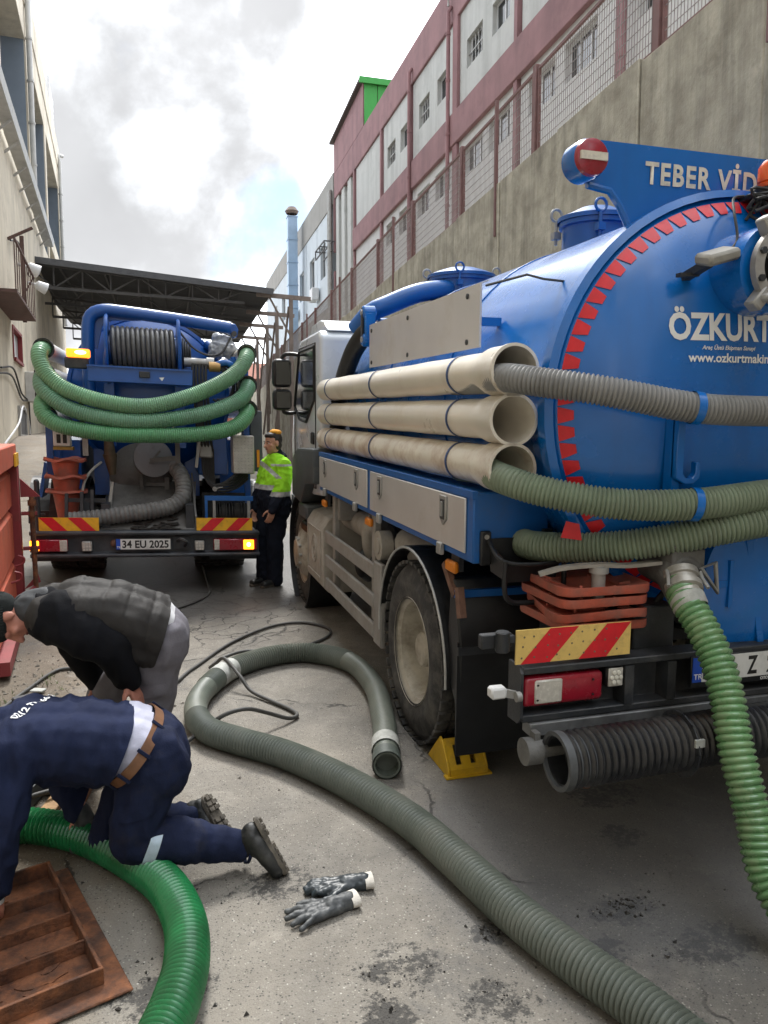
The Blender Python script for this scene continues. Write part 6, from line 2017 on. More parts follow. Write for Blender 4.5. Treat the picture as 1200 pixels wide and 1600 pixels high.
pt = fbuild('number_plate', MB().box(-0.412, 0.130, Y - 0.008, Y + 0.002, 0.467, 0.586), M_BLACK)
fbuild('plate_face', MB().box(-0.365, 0.125, Y - 0.012, Y - 0.0085, 0.474, 0.580), M_PLATE, pt)
fbuild('country_band', MB().box(-0.407, -0.366, Y - 0.012, Y - 0.0085, 0.474, 0.580), M_EU, pt)
text_mesh('lettering', '34 EU 2025', M_INK, pt, lambda u, v: Vector((-0.348 + u, Y - 0.0135, 0.487 + v)), height=0.080, width=0.455, bold=0.028)
text_mesh('lettering', 'TR', M_WHITE, pt, lambda u, v: Vector((-0.400 + u, Y - 0.0135, 0.484 + v)), height=0.022, bold=0.01)
for (x0, x1, sgn) in ((-1.125, -0.565, -1), (0.395, 0.975, 1)):
    z0, z1 = 0.662, 0.795
    bd = fbuild('warning_board', MB().box(x0, x1, Y + 0.02, Y + 0.03, z0, z1), M_YEL2)
    mb = MB()
    L_, h = x1 - x0, z1 - z0
    for s0 in (0.03, 0.30):
        q_ = [(s0, 0), (s0 + 0.13, 0), (s0 + 0.13 + h, h), (s0 + h, h)]
        if sgn < 0:
            q_ = [(L_ - a, b) for a, b in q_]
        mb.add([(x0 + min(max(a, 0), L_), Y + 0.018, z0 + b) for a, b in q_], [(0, 1, 2, 3)])
    fbuild('red_stripe', mb, M_RED, bd, smooth=None)
fbuild('tow_hook', MB().tube(spline([(0.20, Y + 0.02, 0.56), (0.24, Y - 0.05, 0.58), (0.29, Y - 0.04, 0.545), (0.27, Y + 0.02, 0.50)], 0.015), 0.018, 8).box(0.16, 0.33, Y + 0.03, Y + 0.068, 0.47, 0.6), M_CHASS)
fbuild('mud_lump', MB().ell((-0.43, Y + 0.05, 0.53), (0.035, 0.02, 0.04), None, 8, 6), M_RBR)
# reel with its cross beam
bm_ = fbuild('reel_beam', MB().box(-0.642, 0.415, 8.58, 8.64, 2.175, 2.342), M_BLUF, bevel=0.006)
fbuild('beam_lip', MB().box(-0.642, 0.415, 8.56, 8.579, 2.325, 2.342), M_BLUF, bm_)
fbuild('plate_lamp', MB().box(-0.13, -0.02, 8.555, 8.58, 2.235, 2.30), M_CHASS, bm_, bevel=0.006)
fbuild('sticker', MB().add([(0.07, 8.577, 2.245), (0.10, 8.577, 2.21), (0.125, 8.577, 2.25)], [(0, 1, 2)]), M_WHITE, bm_)
for x in (-0.45, 0.29):
    fbuild('reel_disc', MB().lathe([(0.0, -0.018), (0.36, -0.018), (0.375, 0.0), (0.36, 0.018), (0.0, 0.018)], (x, 8.95, 2.54), (1, 0, 0), 44), M_BLUF)
    fbuild('reel_leg', MB().box(x - 0.05, x + 0.05, 8.9, 9.0, 1.5, 2.5), M_BLUF)
M_COIL = mat('dark_grey_reel_hose', (0.075, 0.077, 0.08), rough=0.4, var=0.2, vs=10, bump=0.05, coat=0.2, dirt=(0.2, 0.2, 0.19), damt=0.3, ds=8)
hel = []
turns = 13
for k in range(turns * 28 + 1):
    a = 2 * PI * k / 28
    hel.append((-0.405 + 0.655 * k / (turns * 28), 8.95 + 0.235 * math.cos(a), 2.54 + 0.235 * math.sin(a)))
fbuild('reel_hose', MB().tube(hel, 0.0245, 10), M_COIL, smooth=60)
hel = [(-0.42 + 0.68 * k / (11 * 24), 8.95 + 0.19 * math.cos(2 * PI * k / 24), 2.54 + 0.19 * math.sin(2 * PI * k / 24)) for k in range(11 * 24 + 1)]
fbuild('reel_hose', MB().tube(hel, 0.026, 8), M_COIL, smooth=60)
fbuild('reel_drum', MB().cyl((-0.43, 8.95, 2.54), (0.27, 8.95, 2.54), 0.17, seg=24), M_BLUF)
mb = MB()
for k in range(4):
    mb.cyl((0.33 + 0.025 * k, 8.93, 2.54), (0.345 + 0.025 * k, 8.93, 2.54), 0.17 - 0.02 * k, seg=24)
fbuild('chain_wheel', mb, M_CHASS)
fbuild('reel_motor', MB().cyl((0.34, 8.8, 2.44), (0.58, 8.8, 2.44), 0.05, seg=14).cyl((0.58, 8.8, 2.44), (0.66, 8.8, 2.44), 0.065, seg=14), M_GALV)
fbuild('brass_union', MB().cyl((0.60, 8.72, 2.40), (0.72, 8.72, 2.40), 0.055, seg=12), mat('dull_brass', (0.42, 0.26, 0.10), rough=0.5, metal=0.4, var=0.2))
# boom arm: post, bend, long arm with nose
mb = MB().tube(spline([(-0.655, 9.0, 1.9), (-0.655, 9.0, 2.45), (-0.640, 9.0, 2.80), (-0.59, 9.0, 2.91), (-0.48, 9.0, 2.955), (-0.30, 9.0, 2.955), (0.3, 9.0, 2.915), (0.88, 9.0, 2.865)], 0.05), 0.068, 14)
bo = fbuild('boom_arm', mb, M_BLUF, smooth=60)
fbuild('boom_gusset', MB().prism([(-0.60, 2.55), (-0.56, 2.55), (-0.50, 2.80), (-0.42, 2.86), (-0.10, 2.88), (-0.10, 2.93), (-0.6, 2.94)], (0, 9.03, 0), (1, 0, 0), (0, 0, 1), -0.06), M_BLUF, bo)
fbuild('boom_nose', MB().prism([(0.84, 2.93), (0.93, 2.92), (0.965, 2.86), (0.945, 2.77), (0.90, 2.76), (0.88, 2.80), (0.84, 2.80)], (0, 9.04, 0), (1, 0, 0), (0, 0, 1), -0.08), M_BLUF, bo, bevel=0.01)
fbuild('pulley', MB().cyl((0.905, 8.95, 2.80), (0.905, 9.05, 2.80), 0.03, seg=12), M_CHASS, bo)
# beacon on the left
bc = fbuild('beacon', MB().box(-0.86, -0.63, 8.62, 8.72, 2.30, 2.41), M_CHASS, bevel=0.01)
fbuild('lens', MB().box(-0.84, -0.61, 8.60, 8.70, 2.412, 2.50), mat('lit_beacon', (0.8, 0.22, 0.02), rough=0.25, emit=(1.0, 0.20, 0.012), estr=1.3, bump=0, var=0.3, vs=16), bc, bevel=0.02, seg=2)
fbuild('bulb', MB().ell((-0.70, 8.603, 2.462), (0.06, 0.012, 0.022)), M_GLOWC, bc)
# body side frames and pipe racks
for x in (-1.06, 1.0):
    fbuild('rack_frame', MB().box(x - 0.03, x + 0.03, 8.75, 8.82, 0.9, 2.65) if x > 0 else MB().box(x - 0.01, x + 0.09, 8.90, 9.0, 1.2, 1.9), M_BLUF)
fbuild('side_body', MB().box(-1.03, -0.78, 9.05, 13.5, 0.95, 1.55), M_BLUF)
fbuild('side_body', MB().box(0.72, 1.06, 9.1, 13.5, 0.95, 1.6), M_BLUF)
fbuild('blue_post', MB().box(-1.085, -1.02, 8.72, 8.80, 1.15, 1.72), M_BLUF)
fbuild('leaning_plate', MB().prism([(-1.20, 0.95), (-1.165, 0.93), (-1.10, 1.30), (-1.13, 1.31)], (0, 8.85, 0), (1, 0, 0), (0, 0, 1), -0.4), M_BLUED)
fbuild('mud_guard_side', MB().prism([(-1.13, 0.66), (-0.92, 0.66), (-0.98, 1.12), (-1.08, 1.12)], (0, 8.95, 0), (1, 0, 0), (0, 0, 1), -0.05), M_CHASS)
# pipes along both flanks
for (x, zs) in ((-1.045, (2.478, 2.225, 2.01, 1.80)), (1.0, (2.554, 2.216, 1.951))):
    for i, z in enumerate(zs):
        pp = fbuild('storage_pipe', MB().lathe([(0.088, 0.0), (0.096, 0.0), (0.096, 0.05), (0.086, 0.12), (0.084, 4.2), (0.074, 4.2), (0.074, 0.1)], (x, 8.58, z), (0.045 if x < 0 else -0.03, 1, 0.0), 28, close=True), M_PIPEW if x < 0 else M_PVC)
        fbuild('rubber_lip', MB().lathe([(0.088, -0.012), (0.103, -0.012), (0.103, 0.02), (0.088, 0.02)], (x, 8.58, z), (0.045 if x < 0 else -0.03, 1, 0.0), 28, close=True), M_BLACK, pp)
# deck, sludge chute, door and outlets
fbuild('deck', MB().box(-1.15, 1.03, 8.31, 9.3, 0.60, 0.645), M_CHASS)
fbuild('chute', MB().add([(-0.56, 8.30, 0.66), (0.385, 8.30, 0.66), (0.44, 8.98, 1.12), (-0.46, 8.98, 1.12), (-0.56, 8.33, 0.645), (0.385, 8.33, 0.645), (0.44, 9.01, 1.09), (-0.46, 9.01, 1.09)],
                         [(0, 1, 2, 3), (7, 6, 5, 4), (0, 4, 5, 1), (1, 5, 6, 2), (2, 6, 7, 3), (3, 7, 4, 0)]), M_SLUDGE)
fbuild('chute_side', MB().prism([(8.29, 0.645), (8.29, 0.80), (8.98, 1.22), (8.98, 0.66)], (0.386, 0, 0), (0, 1, 0), (0, 0, 1), 0.02), M_SLUDGE)
random.seed(4)
mb = MB()
for k in range(60):
    u, w_ = random.random(), random.random() ** 2
    x = -0.1 + 0.45 * (u - 0.3)
    mb.ell((x, 8.30 + 0.18 * w_, 0.668 + 0.12 * w_), (0.02 + 0.03 * random.random(), 0.02 + 0.02 * random.random(), 0.008), None, 7, 5)
fbuild('sludge', mb, M_MUD, kind='stuff')
bgd = fbuild('tank_door', MB().lathe([(0.30, 0.0), (0.34, 0.0), (0.34, 0.06), (0.25, 0.10), (0.0, 0.13)], (-0.15, 9.02, 1.20), (0, -1, 0), 36), M_SLUDGE)
fbuild('door_neck', MB().lathe([(0.31, 0.0), (0.31, 0.4)], (-0.15, 9.02, 1.20), (0, 1, 0), 36), M_BLUF, bgd)
ds_ = fbuild('outlet_cover', MB().lathe([(0.18, 0.0), (0.205, 0.0), (0.205, 0.03), (0.12, 0.05), (0.0, 0.055)], (-0.02, 8.78, 1.38), (0.12, -1, 0.12), 32), mat('grey_cover_paint', (0.17, 0.175, 0.19), rough=0.55, var=0.25, vs=5, bump=0.1, dirt=(0.08, 0.075, 0.07), damt=0.5, ds=5))
fbuild('cover_arm', MB().bar((-0.05, 8.70, 1.36), (0.26, 8.68, 1.40), 0.04, 0.05).bar((0.24, 8.68, 1.34), (0.24, 8.68, 1.62), 0.05, 0.05).bar((-0.06, 8.69, 1.33), (0.06, 8.69, 1.47), 0.03, 0.02), M_SLUDGE, ds_)
fbuild('drop_leg', MB().bar((-0.15, 8.87, 1.2), (-0.15, 8.87, 0.95), 0.04, 0.04).cyl((-0.15, 8.87, 0.93), (-0.15, 8.87, 0.965), 0.06, seg=14).bar((-0.1, 8.88, 1.09), (0.14, 8.88, 1.09), 0.03, 0.04).bar((0.12, 8.87, 0.98), (0.12, 8.87, 1.17), 0.05, 0.03), M_SLUDGE)
fbuild('sight_valve', MB().cyl((-0.46, 8.72, 1.42), (-0.47, 8.72, 1.62), 0.06, 0.045, seg=14).cyl((-0.44, 8.72, 1.20), (-0.46, 8.72, 1.42), 0.035, 0.075, seg=14), mat('dull_olive_brass', (0.11, 0.085, 0.055), rough=0.55, metal=0.3, var=0.3, vs=10))
fh = fbuild('discharge_hose', hose_mesh([(0.14, 8.92, 1.32), (0.215, 8.80, 1.28), (0.28, 8.66, 1.17), (0.275, 8.53, 1.00), (0.17, 8.46, 0.90), (0.0, 8.41, 0.855), (-0.29, 8.37, 0.815), (-0.69, 8.33, 0.765), (-0.85, 8.33, 0.75)], 0.083, 0.045, 0.006, 20),
            mat('sludgy_grey_hose', (0.12, 0.12, 0.118), rough=0.6, var=0.2, vs=6, bump=0.2, dirt=(0.24, 0.235, 0.22), damt=0.45, ds=9), smooth=60)
fbuild('white_pipe', MB().tube(spline([(-0.55, 8.75, 1.33), (-0.65, 8.68, 1.24), (-0.72, 8.62, 1.12), (-0.75, 8.58, 0.95)], 0.04), 0.014, 8), M_HCLAMP)
# posts and little rails left of the chute
fbuild('corner_post', MB().cyl((-1.135, 8.26, 0.60), (-1.135, 8.26, 1.14), 0.026, seg=12).ell((-1.135, 8.26, 1.145), 0.027), M_CHASS)
fbuild('corner_bar', MB().bar((-1.2, 8.26, 0.82), (-1.07, 8.26, 0.82), 0.02, 0.02), M_CHASS)
for x, h in ((-0.885, 1.02), (-0.74, 1.04), (-0.64, 1.06)):
    fbuild('rack_bar', MB().bar((x, 8.36, 0.66 if x > -0.88 else 0.76), (x + 0.01, 8.40, h), 0.032, 0.05), M_CHASS)
fbuild('rack_rail', MB().bar((-0.90, 8.42, 0.95), (-0.50, 8.42, 0.95), 0.03, 0.04), M_CHASS)
fbuild('rack_bar', MB().bar((-0.50, 8.5, 0.66), (-0.44, 8.7, 1.12), 0.03, 0.03), M_GALV)
# control box, chequer-plate box, tool cage, dark box on the right flank
cb_ = fbuild('control_box', MB().box(-1.0, -0.83, 8.58, 8.70, 1.49, 1.66), M_FRAMEW, bevel=0.012)
for x in (-0.965, -0.905):
    fbuild('dial', MB().box(x, x + 0.038, 8.572, 8.581, 1.525, 1.615), M_INK, cb_)
fbuild('box_tray', MB().box(-1.0, -0.81, 8.56, 8.72, 1.455, 1.488), mat('mustard_paint', (0.34, 0.22, 0.03), rough=0.6, var=0.2, dirt=(0.1, 0.08, 0.05), damt=0.4), cb_)
fbuild('hinge_plate', MB().box(-0.72, -0.665, 8.6, 8.63, 1.40, 1.62), M_GALV)
ab = fbuild('chequer_box', MB().box(0.82, 1.055, 8.55, 8.80, 1.245, 1.665), mat('chequer_aluminium', (0.50, 0.485, 0.45), rough=0.45, metal=0.55, var=0.15, vs=8, bump=0.05, dirt=(0.3, 0.28, 0.24), damt=0.35, ds=5), bevel=0.01)
mb = MB()
for i in range(6):
    for j in range(11):
        rot = Matrix.Rotation(0.7 if (i + j) % 2 else -0.7, 3, 'Y')
        mb.ell((0.845 + i * 0.037, 8.55, 1.27 + j * 0.037), (0.014, 0.004, 0.0045), rot, 6, 4)
fbuild('chequer_pattern', mb, M_GALV, ab, kind='stuff')
dk = fbuild('dark_side_box', MB().box(1.06, 1.20, 8.95, 9.9, 1.25, 1.95), mat('charcoal_paint', (0.06, 0.066, 0.075), rough=0.5, var=0.1), bevel=0.01)
fbuild('amber_marker', MB().box(1.13, 1.16, 8.93, 8.949, 1.30, 1.50), M_AMBER, dk)
cg = fbuild('tool_cage', MB().box(0.50, 1.02, 8.46, 8.50, 0.955, 1.005), M_BLUED)
for x in (0.50, 0.585, 0.955):
    fbuild('cage_post', MB().box(x, x + 0.03, 8.46, 8.50, 0.66, 0.953), M_GALV if x > 0.51 else M_BLUED, cg)
fbuild('cage_back', MB().box(0.50, 1.02, 8.92, 8.95, 0.66, 1.0), M_CHASS, cg)
random.seed(8)
for k in range(14):
    x = 0.63 + 0.023 * k
    fbuild('coiled_line', MB().tube([(x + 0.012 * math.sin(k), 8.60 + 0.13 * math.cos(t), 0.80 + 0.115 * math.sin(t)) for t in [2 * PI * i / 18 for i in range(18)]], 0.010, 6, closed=True), M_WIRE, cg)
for k in range(7):
    z = 1.08 + 0.03 * k
    fbuild('cable_loop', MB().tube(spline([(0.50 + 0.02 * k, 8.75, 1.50), (0.52 + 0.02 * k, 8.66, 1.2 - 0.02 * k), (0.66 + 0.03 * k, 8.60, z - 0.03), (0.86, 8.64, z), (1.0, 8.75, z + 0.1)], 0.05), 0.014, 6), M_WIRE)
fbuild('wing_nut', MB().cyl((0.615, 8.50, 1.075), (0.615, 8.56, 1.075), 0.025, seg=10).bar((0.61, 8.50, 1.08), (0.70, 8.50, 1.10), 0.012, 0.01), M_GALV)
fbuild('pump_unit', MB().box(0.46, 0.80, 8.9, 9.2, 1.2, 1.75), M_BLUF, bevel=0.02)
fbuild('gauge', MB().cyl((0.52, 8.86, 1.54), (0.52, 8.89, 1.54), 0.05, seg=16), M_GALV)
fbuild('valve_block', MB().box(0.46, 0.62, 8.70, 8.82, 1.40, 1.56), M_GALV, bevel=0.02)
for k in range(5):
    x = 0.43 + 0.035 * k
    fbuild('hydraulic_line', MB().tube(spline([(x, 8.72, 2.42), (x - 0.01, 8.68, 2.25), (x + 0.01, 8.66, 2.0), (x + 0.03, 8.7, 1.6), (x + 0.05, 8.75, 1.4)], 0.06), 0.016, 8), M_WIRE)
for k in range(4):
    fbuild('hydraulic_line', MB().tube(spline([(0.66, 8.74, 2.40), (0.74, 8.72, 2.43 - 0.02 * k), (0.86, 8.74, 2.36 - 0.06 * k), (0.90 - 0.05 * k, 8.78, 2.15 - 0.05 * k), (0.76 - 0.04 * k, 8.8, 2.05)], 0.05), 0.014, 8), M_WIRE)
fbuild('hydraulic_line', MB().tube(spline([(0.64, 8.74, 2.41), (0.80, 8.70, 2.45), (0.95, 8.74, 2.33)], 0.04), 0.035, 10), M_BLUED)
fbuild('valve_stem', MB().box(0.82, 0.93, 8.78, 8.9, 2.28, 2.50).cyl((0.875, 8.84, 2.5), (0.875, 8.84, 2.53), 0.03, seg=10), M_BLUED)
for z, l_ in ((2.62, 0.18),):
    fbuild('air_pipe', MB().tube(spline([(0.62, 9.3, 2.70), (0.70, 9.22, 2.62), (0.74, 9.2, 2.52)], 0.03), 0.05, 12), M_BLUF)
fbuild('loop_cable', MB().tube(spline([(0.30, 8.9, 2.78), (0.45, 8.85, 2.60), (0.62, 8.84, 2.53), (0.76, 8.86, 2.58), (0.86, 8.92, 2.75)], 0.04), 0.012, 6), M_WIRE)
fbuild('strut', MB().bar((0.43, 8.62, 1.30), (0.47, 8.62, 1.62), 0.03, 0.03), M_GALV)
fbuild('hose_hook', MB().bar((-0.70, 8.46, 1.62), (-0.70, 8.46, 2.10), 0.05, 0.05), M_CHASS)
fbuild('hose_hook', MB().bar((0.475, 8.46, 1.62), (0.475, 8.46, 2.12), 0.05, 0.05), M_CHASS)
ft_.matrix_world = FTM

# hoses looped across the far tanker's rear (each a thing, carried on its hooks)
M_HF = mat('far_green_hose', (0.17, 0.36, 0.20), rough=0.35, var=0.22, vs=2.2, bump=0.03, dirt=(0.14, 0.23, 0.18), damt=0.45, ds=1.6, coat=0.2)
M_HF2 = mat('far_mid_green_hose', (0.14, 0.29, 0.19), rough=0.35, var=0.2, vs=2.2, bump=0.03, dirt=(0.05, 0.30, 0.11), damt=0.3, ds=1.4, coat=0.2)
M_HF3 = mat('far_strong_green_hose', (0.12, 0.31, 0.16), rough=0.35, var=0.2, vs=2.0, bump=0.03, dirt=(0.045, 0.33, 0.10), damt=0.45, ds=1.3, coat=0.2)
for name_, pts, m_, lab in (
        ('a', [(-1.035, 9.1, 2.48), (-1.045, 8.7, 2.48), (-1.075, 8.53, 2.44), (-1.065, 8.46, 2.33), (-0.99, 8.42, 2.19), (-0.80, 8.385, 2.055), (-0.43, 8.35, 1.955), (-0.03, 8.35, 1.940), (0.395, 8.38, 2.065), (0.733, 8.42, 2.235), (0.90, 8.46, 2.37), (0.985, 8.53, 2.50), (1.0, 8.7, 2.553), (0.99, 9.1, 2.554)], M_HF, 'pale green hose slung across the far tanker, highest of its three'),
        ('b', [(-1.035, 9.1, 2.225), (-1.045, 8.68, 2.22), (-1.07, 8.50, 2.16), (-1.035, 8.43, 2.045), (-0.81, 8.385, 1.880), (-0.436, 8.355, 1.795), (-0.03, 8.355, 1.785), (0.455, 8.38, 1.868), (0.794, 8.42, 1.99), (0.93, 8.46, 2.08), (0.995, 8.54, 2.18), (1.005, 8.7, 2.216), (0.99, 9.1, 2.216)], M_HF2, 'green hose slung across the far tanker, middle of its three'),
        ('c', [(-1.035, 9.1, 2.01), (-1.05, 8.68, 1.99), (-1.075, 8.50, 1.91), (-1.045, 8.43, 1.80), (-0.87, 8.385, 1.70), (-0.442, 8.35, 1.640), (-0.036, 8.35, 1.638), (0.45, 8.38, 1.665), (0.788, 8.42, 1.735), (0.93, 8.46, 1.83), (0.985, 8.54, 1.92), (0.99, 8.7, 1.951), (0.985, 9.1, 1.951)], M_HF3, 'bright green hose slung across the far tanker, lowest of its three')):
    o = build('suction_hose', hose_mesh(pts, 0.079, 0.022, 0.0038, 20), m_, smooth=60)
    o.matrix_world = FTM @ Matrix.Translation(-FT0)
    tag(o, lab, 'hose', 'green hoses slung across the far tanker')

# cones stacked tip down on the far tanker
for i, (z, wob, lab) in enumerate(((1.015, 0.006, 'dirty orange traffic cone on the far tanker, lowest of the stack'), (1.17, 0.015, 'dirty orange traffic cone on the far tanker, middle of the stack'), (1.345, 0.015, 'dirty orange traffic cone on the far tanker, topmost of the stack'))):
    t = thing('traffic_cone', FT0, lab, 'traffic cone', 'orange cones stacked on the far tanker')
    x, y = -0.90, 8.66
    mb = MB()
    n = 36
    for (r, h) in ((0.135, 0.012), (0.20, 0.024), (0.205, 0.0), (0.135, -0.02)):
        for k in range(n):
            a = 2 * PI * k / n
            rr_ = r * (1 + (0.10 * abs(math.sin(2 * a)) if r > 0.15 else 0))
            mb.v.append(Vector((x + rr_ * math.cos(a), y + rr_ * math.sin(a), z + h + (wob * math.sin(5 * a + i) if r > 0.15 else 0))))
    for q_ in range(3):
        for k in range(n):
            k2 = (k + 1) % n
            mb.f.append((q_ * n + k, q_ * n + k2, (q_ + 1) * n + k2, (q_ + 1) * n + k))
            mb.mi.append(0)
    build('base', mb, M_CONE, t, smooth=50)
    build('body', MB().lathe([(0.137, 0.012), (0.135, -0.03), (0.085, -0.36), (0.08, -0.36), (0.125, -0.02), (0.13, 0.012)], (x, y, z), (0, 0, 1), 28, close=True), M_CONE, t)
    t.matrix_world = FTM
# plastic sack lying on top of the far tanker
random.seed(13)
mb = MB()
for (c, r) in (((0.80, 9.25, 2.66), (0.17, 0.12, 0.10)), ((0.72, 9.22, 2.60), (0.10, 0.1, 0.08)), ((0.88, 9.2, 2.62), (0.10, 0.1, 0.08)), ((0.74, 9.24, 2.74), (0.05, 0.05, 0.09)), ((0.83, 9.24, 2.76), (0.08, 0.06, 0.06))):
    mb.ell(c, r)
for v in mb.v:
    pass
o = organic('plastic_sack', mb, mat('cloudy_plastic_sack', (0.40, 0.42, 0.44), rough=0.3, var=0.2, vs=8, bump=0.2, bs=20, coat=0.3), None, voxel=0.014, it=3, wr=((0.035, 9, 2.0), (0.016, 22, 5.0)))
o.matrix_world = FTM @ Matrix.Translation(-FT0)
tag(o, 'crumpled cloudy plastic sack lying on top of the far tanker', 'sack')

# the lean of 2 degrees is measured upright: take out the sideways shift that the rotation would give the upper parts
def descend(o):
    for c in o.children:
        yield c
        yield from descend(c)


seen_ = set()
for o in [o for o in bpy.data.objects if o.parent is None and (o is ft_ or (o.get('group') in ('green hoses slung across the far tanker', 'orange cones stacked on the far tanker')) or o.name.startswith('plastic_sack'))]:
    for c in [o] + list(descend(o)):
        if c.type == 'MESH' and c.data.name not in seen_:
            seen_.add(c.data.name)
            for v_ in c.data.vertices:
                v_.co.x -= 0.038 * v_.co.z
# ------------------------------------------------------------------ people
M_SKIN = mat('skin', (0.47, 0.245, 0.165), rough=0.5, var=0.12, vs=12, bump=0.08, bs=120, spec=0.4)
M_SKINR = mat('ruddy_skin', (0.46, 0.20, 0.145), rough=0.5, var=0.15, vs=14, bump=0.08, bs=120, spec=0.4)
M_NAVY = mat('navy_jersey', (0.0135, 0.0195, 0.050), rough=0.9, var=0.18, vs=5, bump=0.25, bs=180, spec=0.15)
M_NAVYT = mat('navy_work_twill', (0.0125, 0.0180, 0.046), rough=0.85, var=0.2, vs=7, bump=0.25, bs=160, dirt=(0.045, 0.042, 0.040), damt=0.22, ds=8, spec=0.15)
M_LAV = mat('pale_lilac_undershirt', (0.42, 0.43, 0.53), rough=0.9, var=0.08, vs=8, bump=0.2, bs=150, spec=0.15)
M_BELT = mat('brown_leather', (0.155, 0.072, 0.035), rough=0.5, var=0.25, vs=18, bump=0.15)
M_REFL = mat('pale_reflective_band', (0.50, 0.62, 0.74), rough=0.45, var=0.1, vs=20, bump=0.15)
M_REFG = mat('grey_reflective_band', (0.40, 0.41, 0.42), rough=0.45, var=0.15, vs=20, bump=0.1)
M_BOOT = mat('worn_black_boot', (0.014, 0.015, 0.015), rough=0.5, var=0.3, vs=14, bump=0.2, bs=70, dirt=(0.075, 0.070, 0.058), damt=0.35, ds=10)
M_SOLE = mat('muddy_boot_sole', (0.075, 0.065, 0.052), rough=0.8, var=0.4, vs=24, bump=0.4, bs=60, dirt=(0.24, 0.21, 0.17), damt=0.5, ds=14)
M_VEST = mat('charcoal_padded_vest', (0.032, 0.030, 0.029), rough=0.62, var=0.15, vs=6, bump=0.15, bs=120, spec=0.15)
M_JERS = mat('black_jersey', (0.0075, 0.0080, 0.0105), rough=0.92, var=0.2, vs=6, bump=0.2, bs=160, spec=0.15)
M_GTROU = mat('grey_work_trousers', (0.175, 0.168, 0.190), rough=0.9, var=0.12, vs=8, bump=0.25, bs=150, dirt=(0.09, 0.085, 0.085), damt=0.25, ds=6, spec=0.15)
M_HAT = mat('dark_knit_hat', (0.022, 0.025, 0.025), rough=0.95, var=0.2, vs=14, bump=0.3, bs=120, spec=0.15)
M_LIME = mat('lime_hi_vis_cloth', (0.33, 0.74, 0.035), rough=0.75, var=0.08, vs=8, bump=0.15, bs=80, spec=0.15)
M_DNAVY = mat('dark_navy_cloth', (0.0095, 0.0125, 0.022), rough=0.85, var=0.2, vs=7, bump=0.2, bs=100, spec=0.15)
M_HAIR = mat('dark_brown_hair', (0.016, 0.011, 0.009), rough=0.6, var=0.3, vs=40, bump=0.3, bs=200)
M_ORNG = mat('orange_yellow_knit', (0.62, 0.27, 0.020), rough=0.85, var=0.12, vs=30, bump=0.25)
M_EYEW = mat('eye_white', (0.55, 0.53, 0.50), rough=0.3, bump=0)
M_LIP = mat('lip', (0.32, 0.12, 0.10), rough=0.5, bump=0)


def V(*a):
    return Vector(a)


def axes(up, fwd):
    u = Vector(up).normalized()
    f = Vector(fwd)
    f = (f - u * f.dot(u)).normalized()
    s_ = f.cross(u).normalized()          # right-hand side of the person
    return s_, f, u


def head_shapes(mb, hc, up, fwd, k=1.0):
    s_, f, u = axes(up, fwd)
    Rm = Matrix((s_, f, u)).transposed()

    def P(a, b, c):
        return hc + (s_ * a + f * b + u * c) * k

    mb.ell(P(0, -0.012, 0.028), (0.074 * k, 0.094 * k, 0.088 * k), Rm, 18, 12)
    mb.ell(P(0, 0.026, -0.035), (0.058 * k, 0.066 * k, 0.078 * k), Rm, 18, 12)
    mb.ell(P(0, 0.052, -0.088), (0.030 * k, 0.030 * k, 0.026 * k), Rm, 12, 8)
    mb.ell(P(0, 0.072, 0.018), (0.050 * k, 0.020 * k, 0.012 * k), Rm, 12, 8)
    mb.cap(P(0, 0.088, 0.008), P(0, 0.108, -0.030), 0.010 * k, 0.0155 * k, 10)
    for sg in (-1, 1):
        mb.ell(P(0.074 * sg, -0.006, -0.006), (0.012 * k, 0.020 * k, 0.032 * k), Rm, 10, 8)
        mb.ell(P(0.042 * sg, 0.060, -0.020), (0.022 * k, 0.02 * k, 0.02 * k), Rm, 10, 8)
    return P, Rm


def head_details(P, Rm, k, parent, eyes=True):
    for sg in (-1, 1) if eyes else ():
        e = build('eye', MB().ell(P(0.031 * sg, 0.079, 0.004), (0.0125 * k, 0.009 * k, 0.0075 * k), Rm, 12, 8), M_EYEW, parent)
        build('iris', MB().ell(P(0.030 * sg, 0.0865, 0.004), (0.0058 * k, 0.0030 * k, 0.0062 * k), Rm, 10, 6), M_HAIR, e)
        build('eyebrow', MB().tube([P(0.014 * sg, 0.091, 0.021), P(0.033 * sg, 0.089, 0.027), P(0.050 * sg, 0.077, 0.022)], 0.0042 * k, 6), M_HAIR, parent)
    build('lips', MB().ell(P(0, 0.0875, -0.058), (0.023 * k, 0.008 * k, 0.0075 * k), Rm, 12, 6), M_LIP, parent)


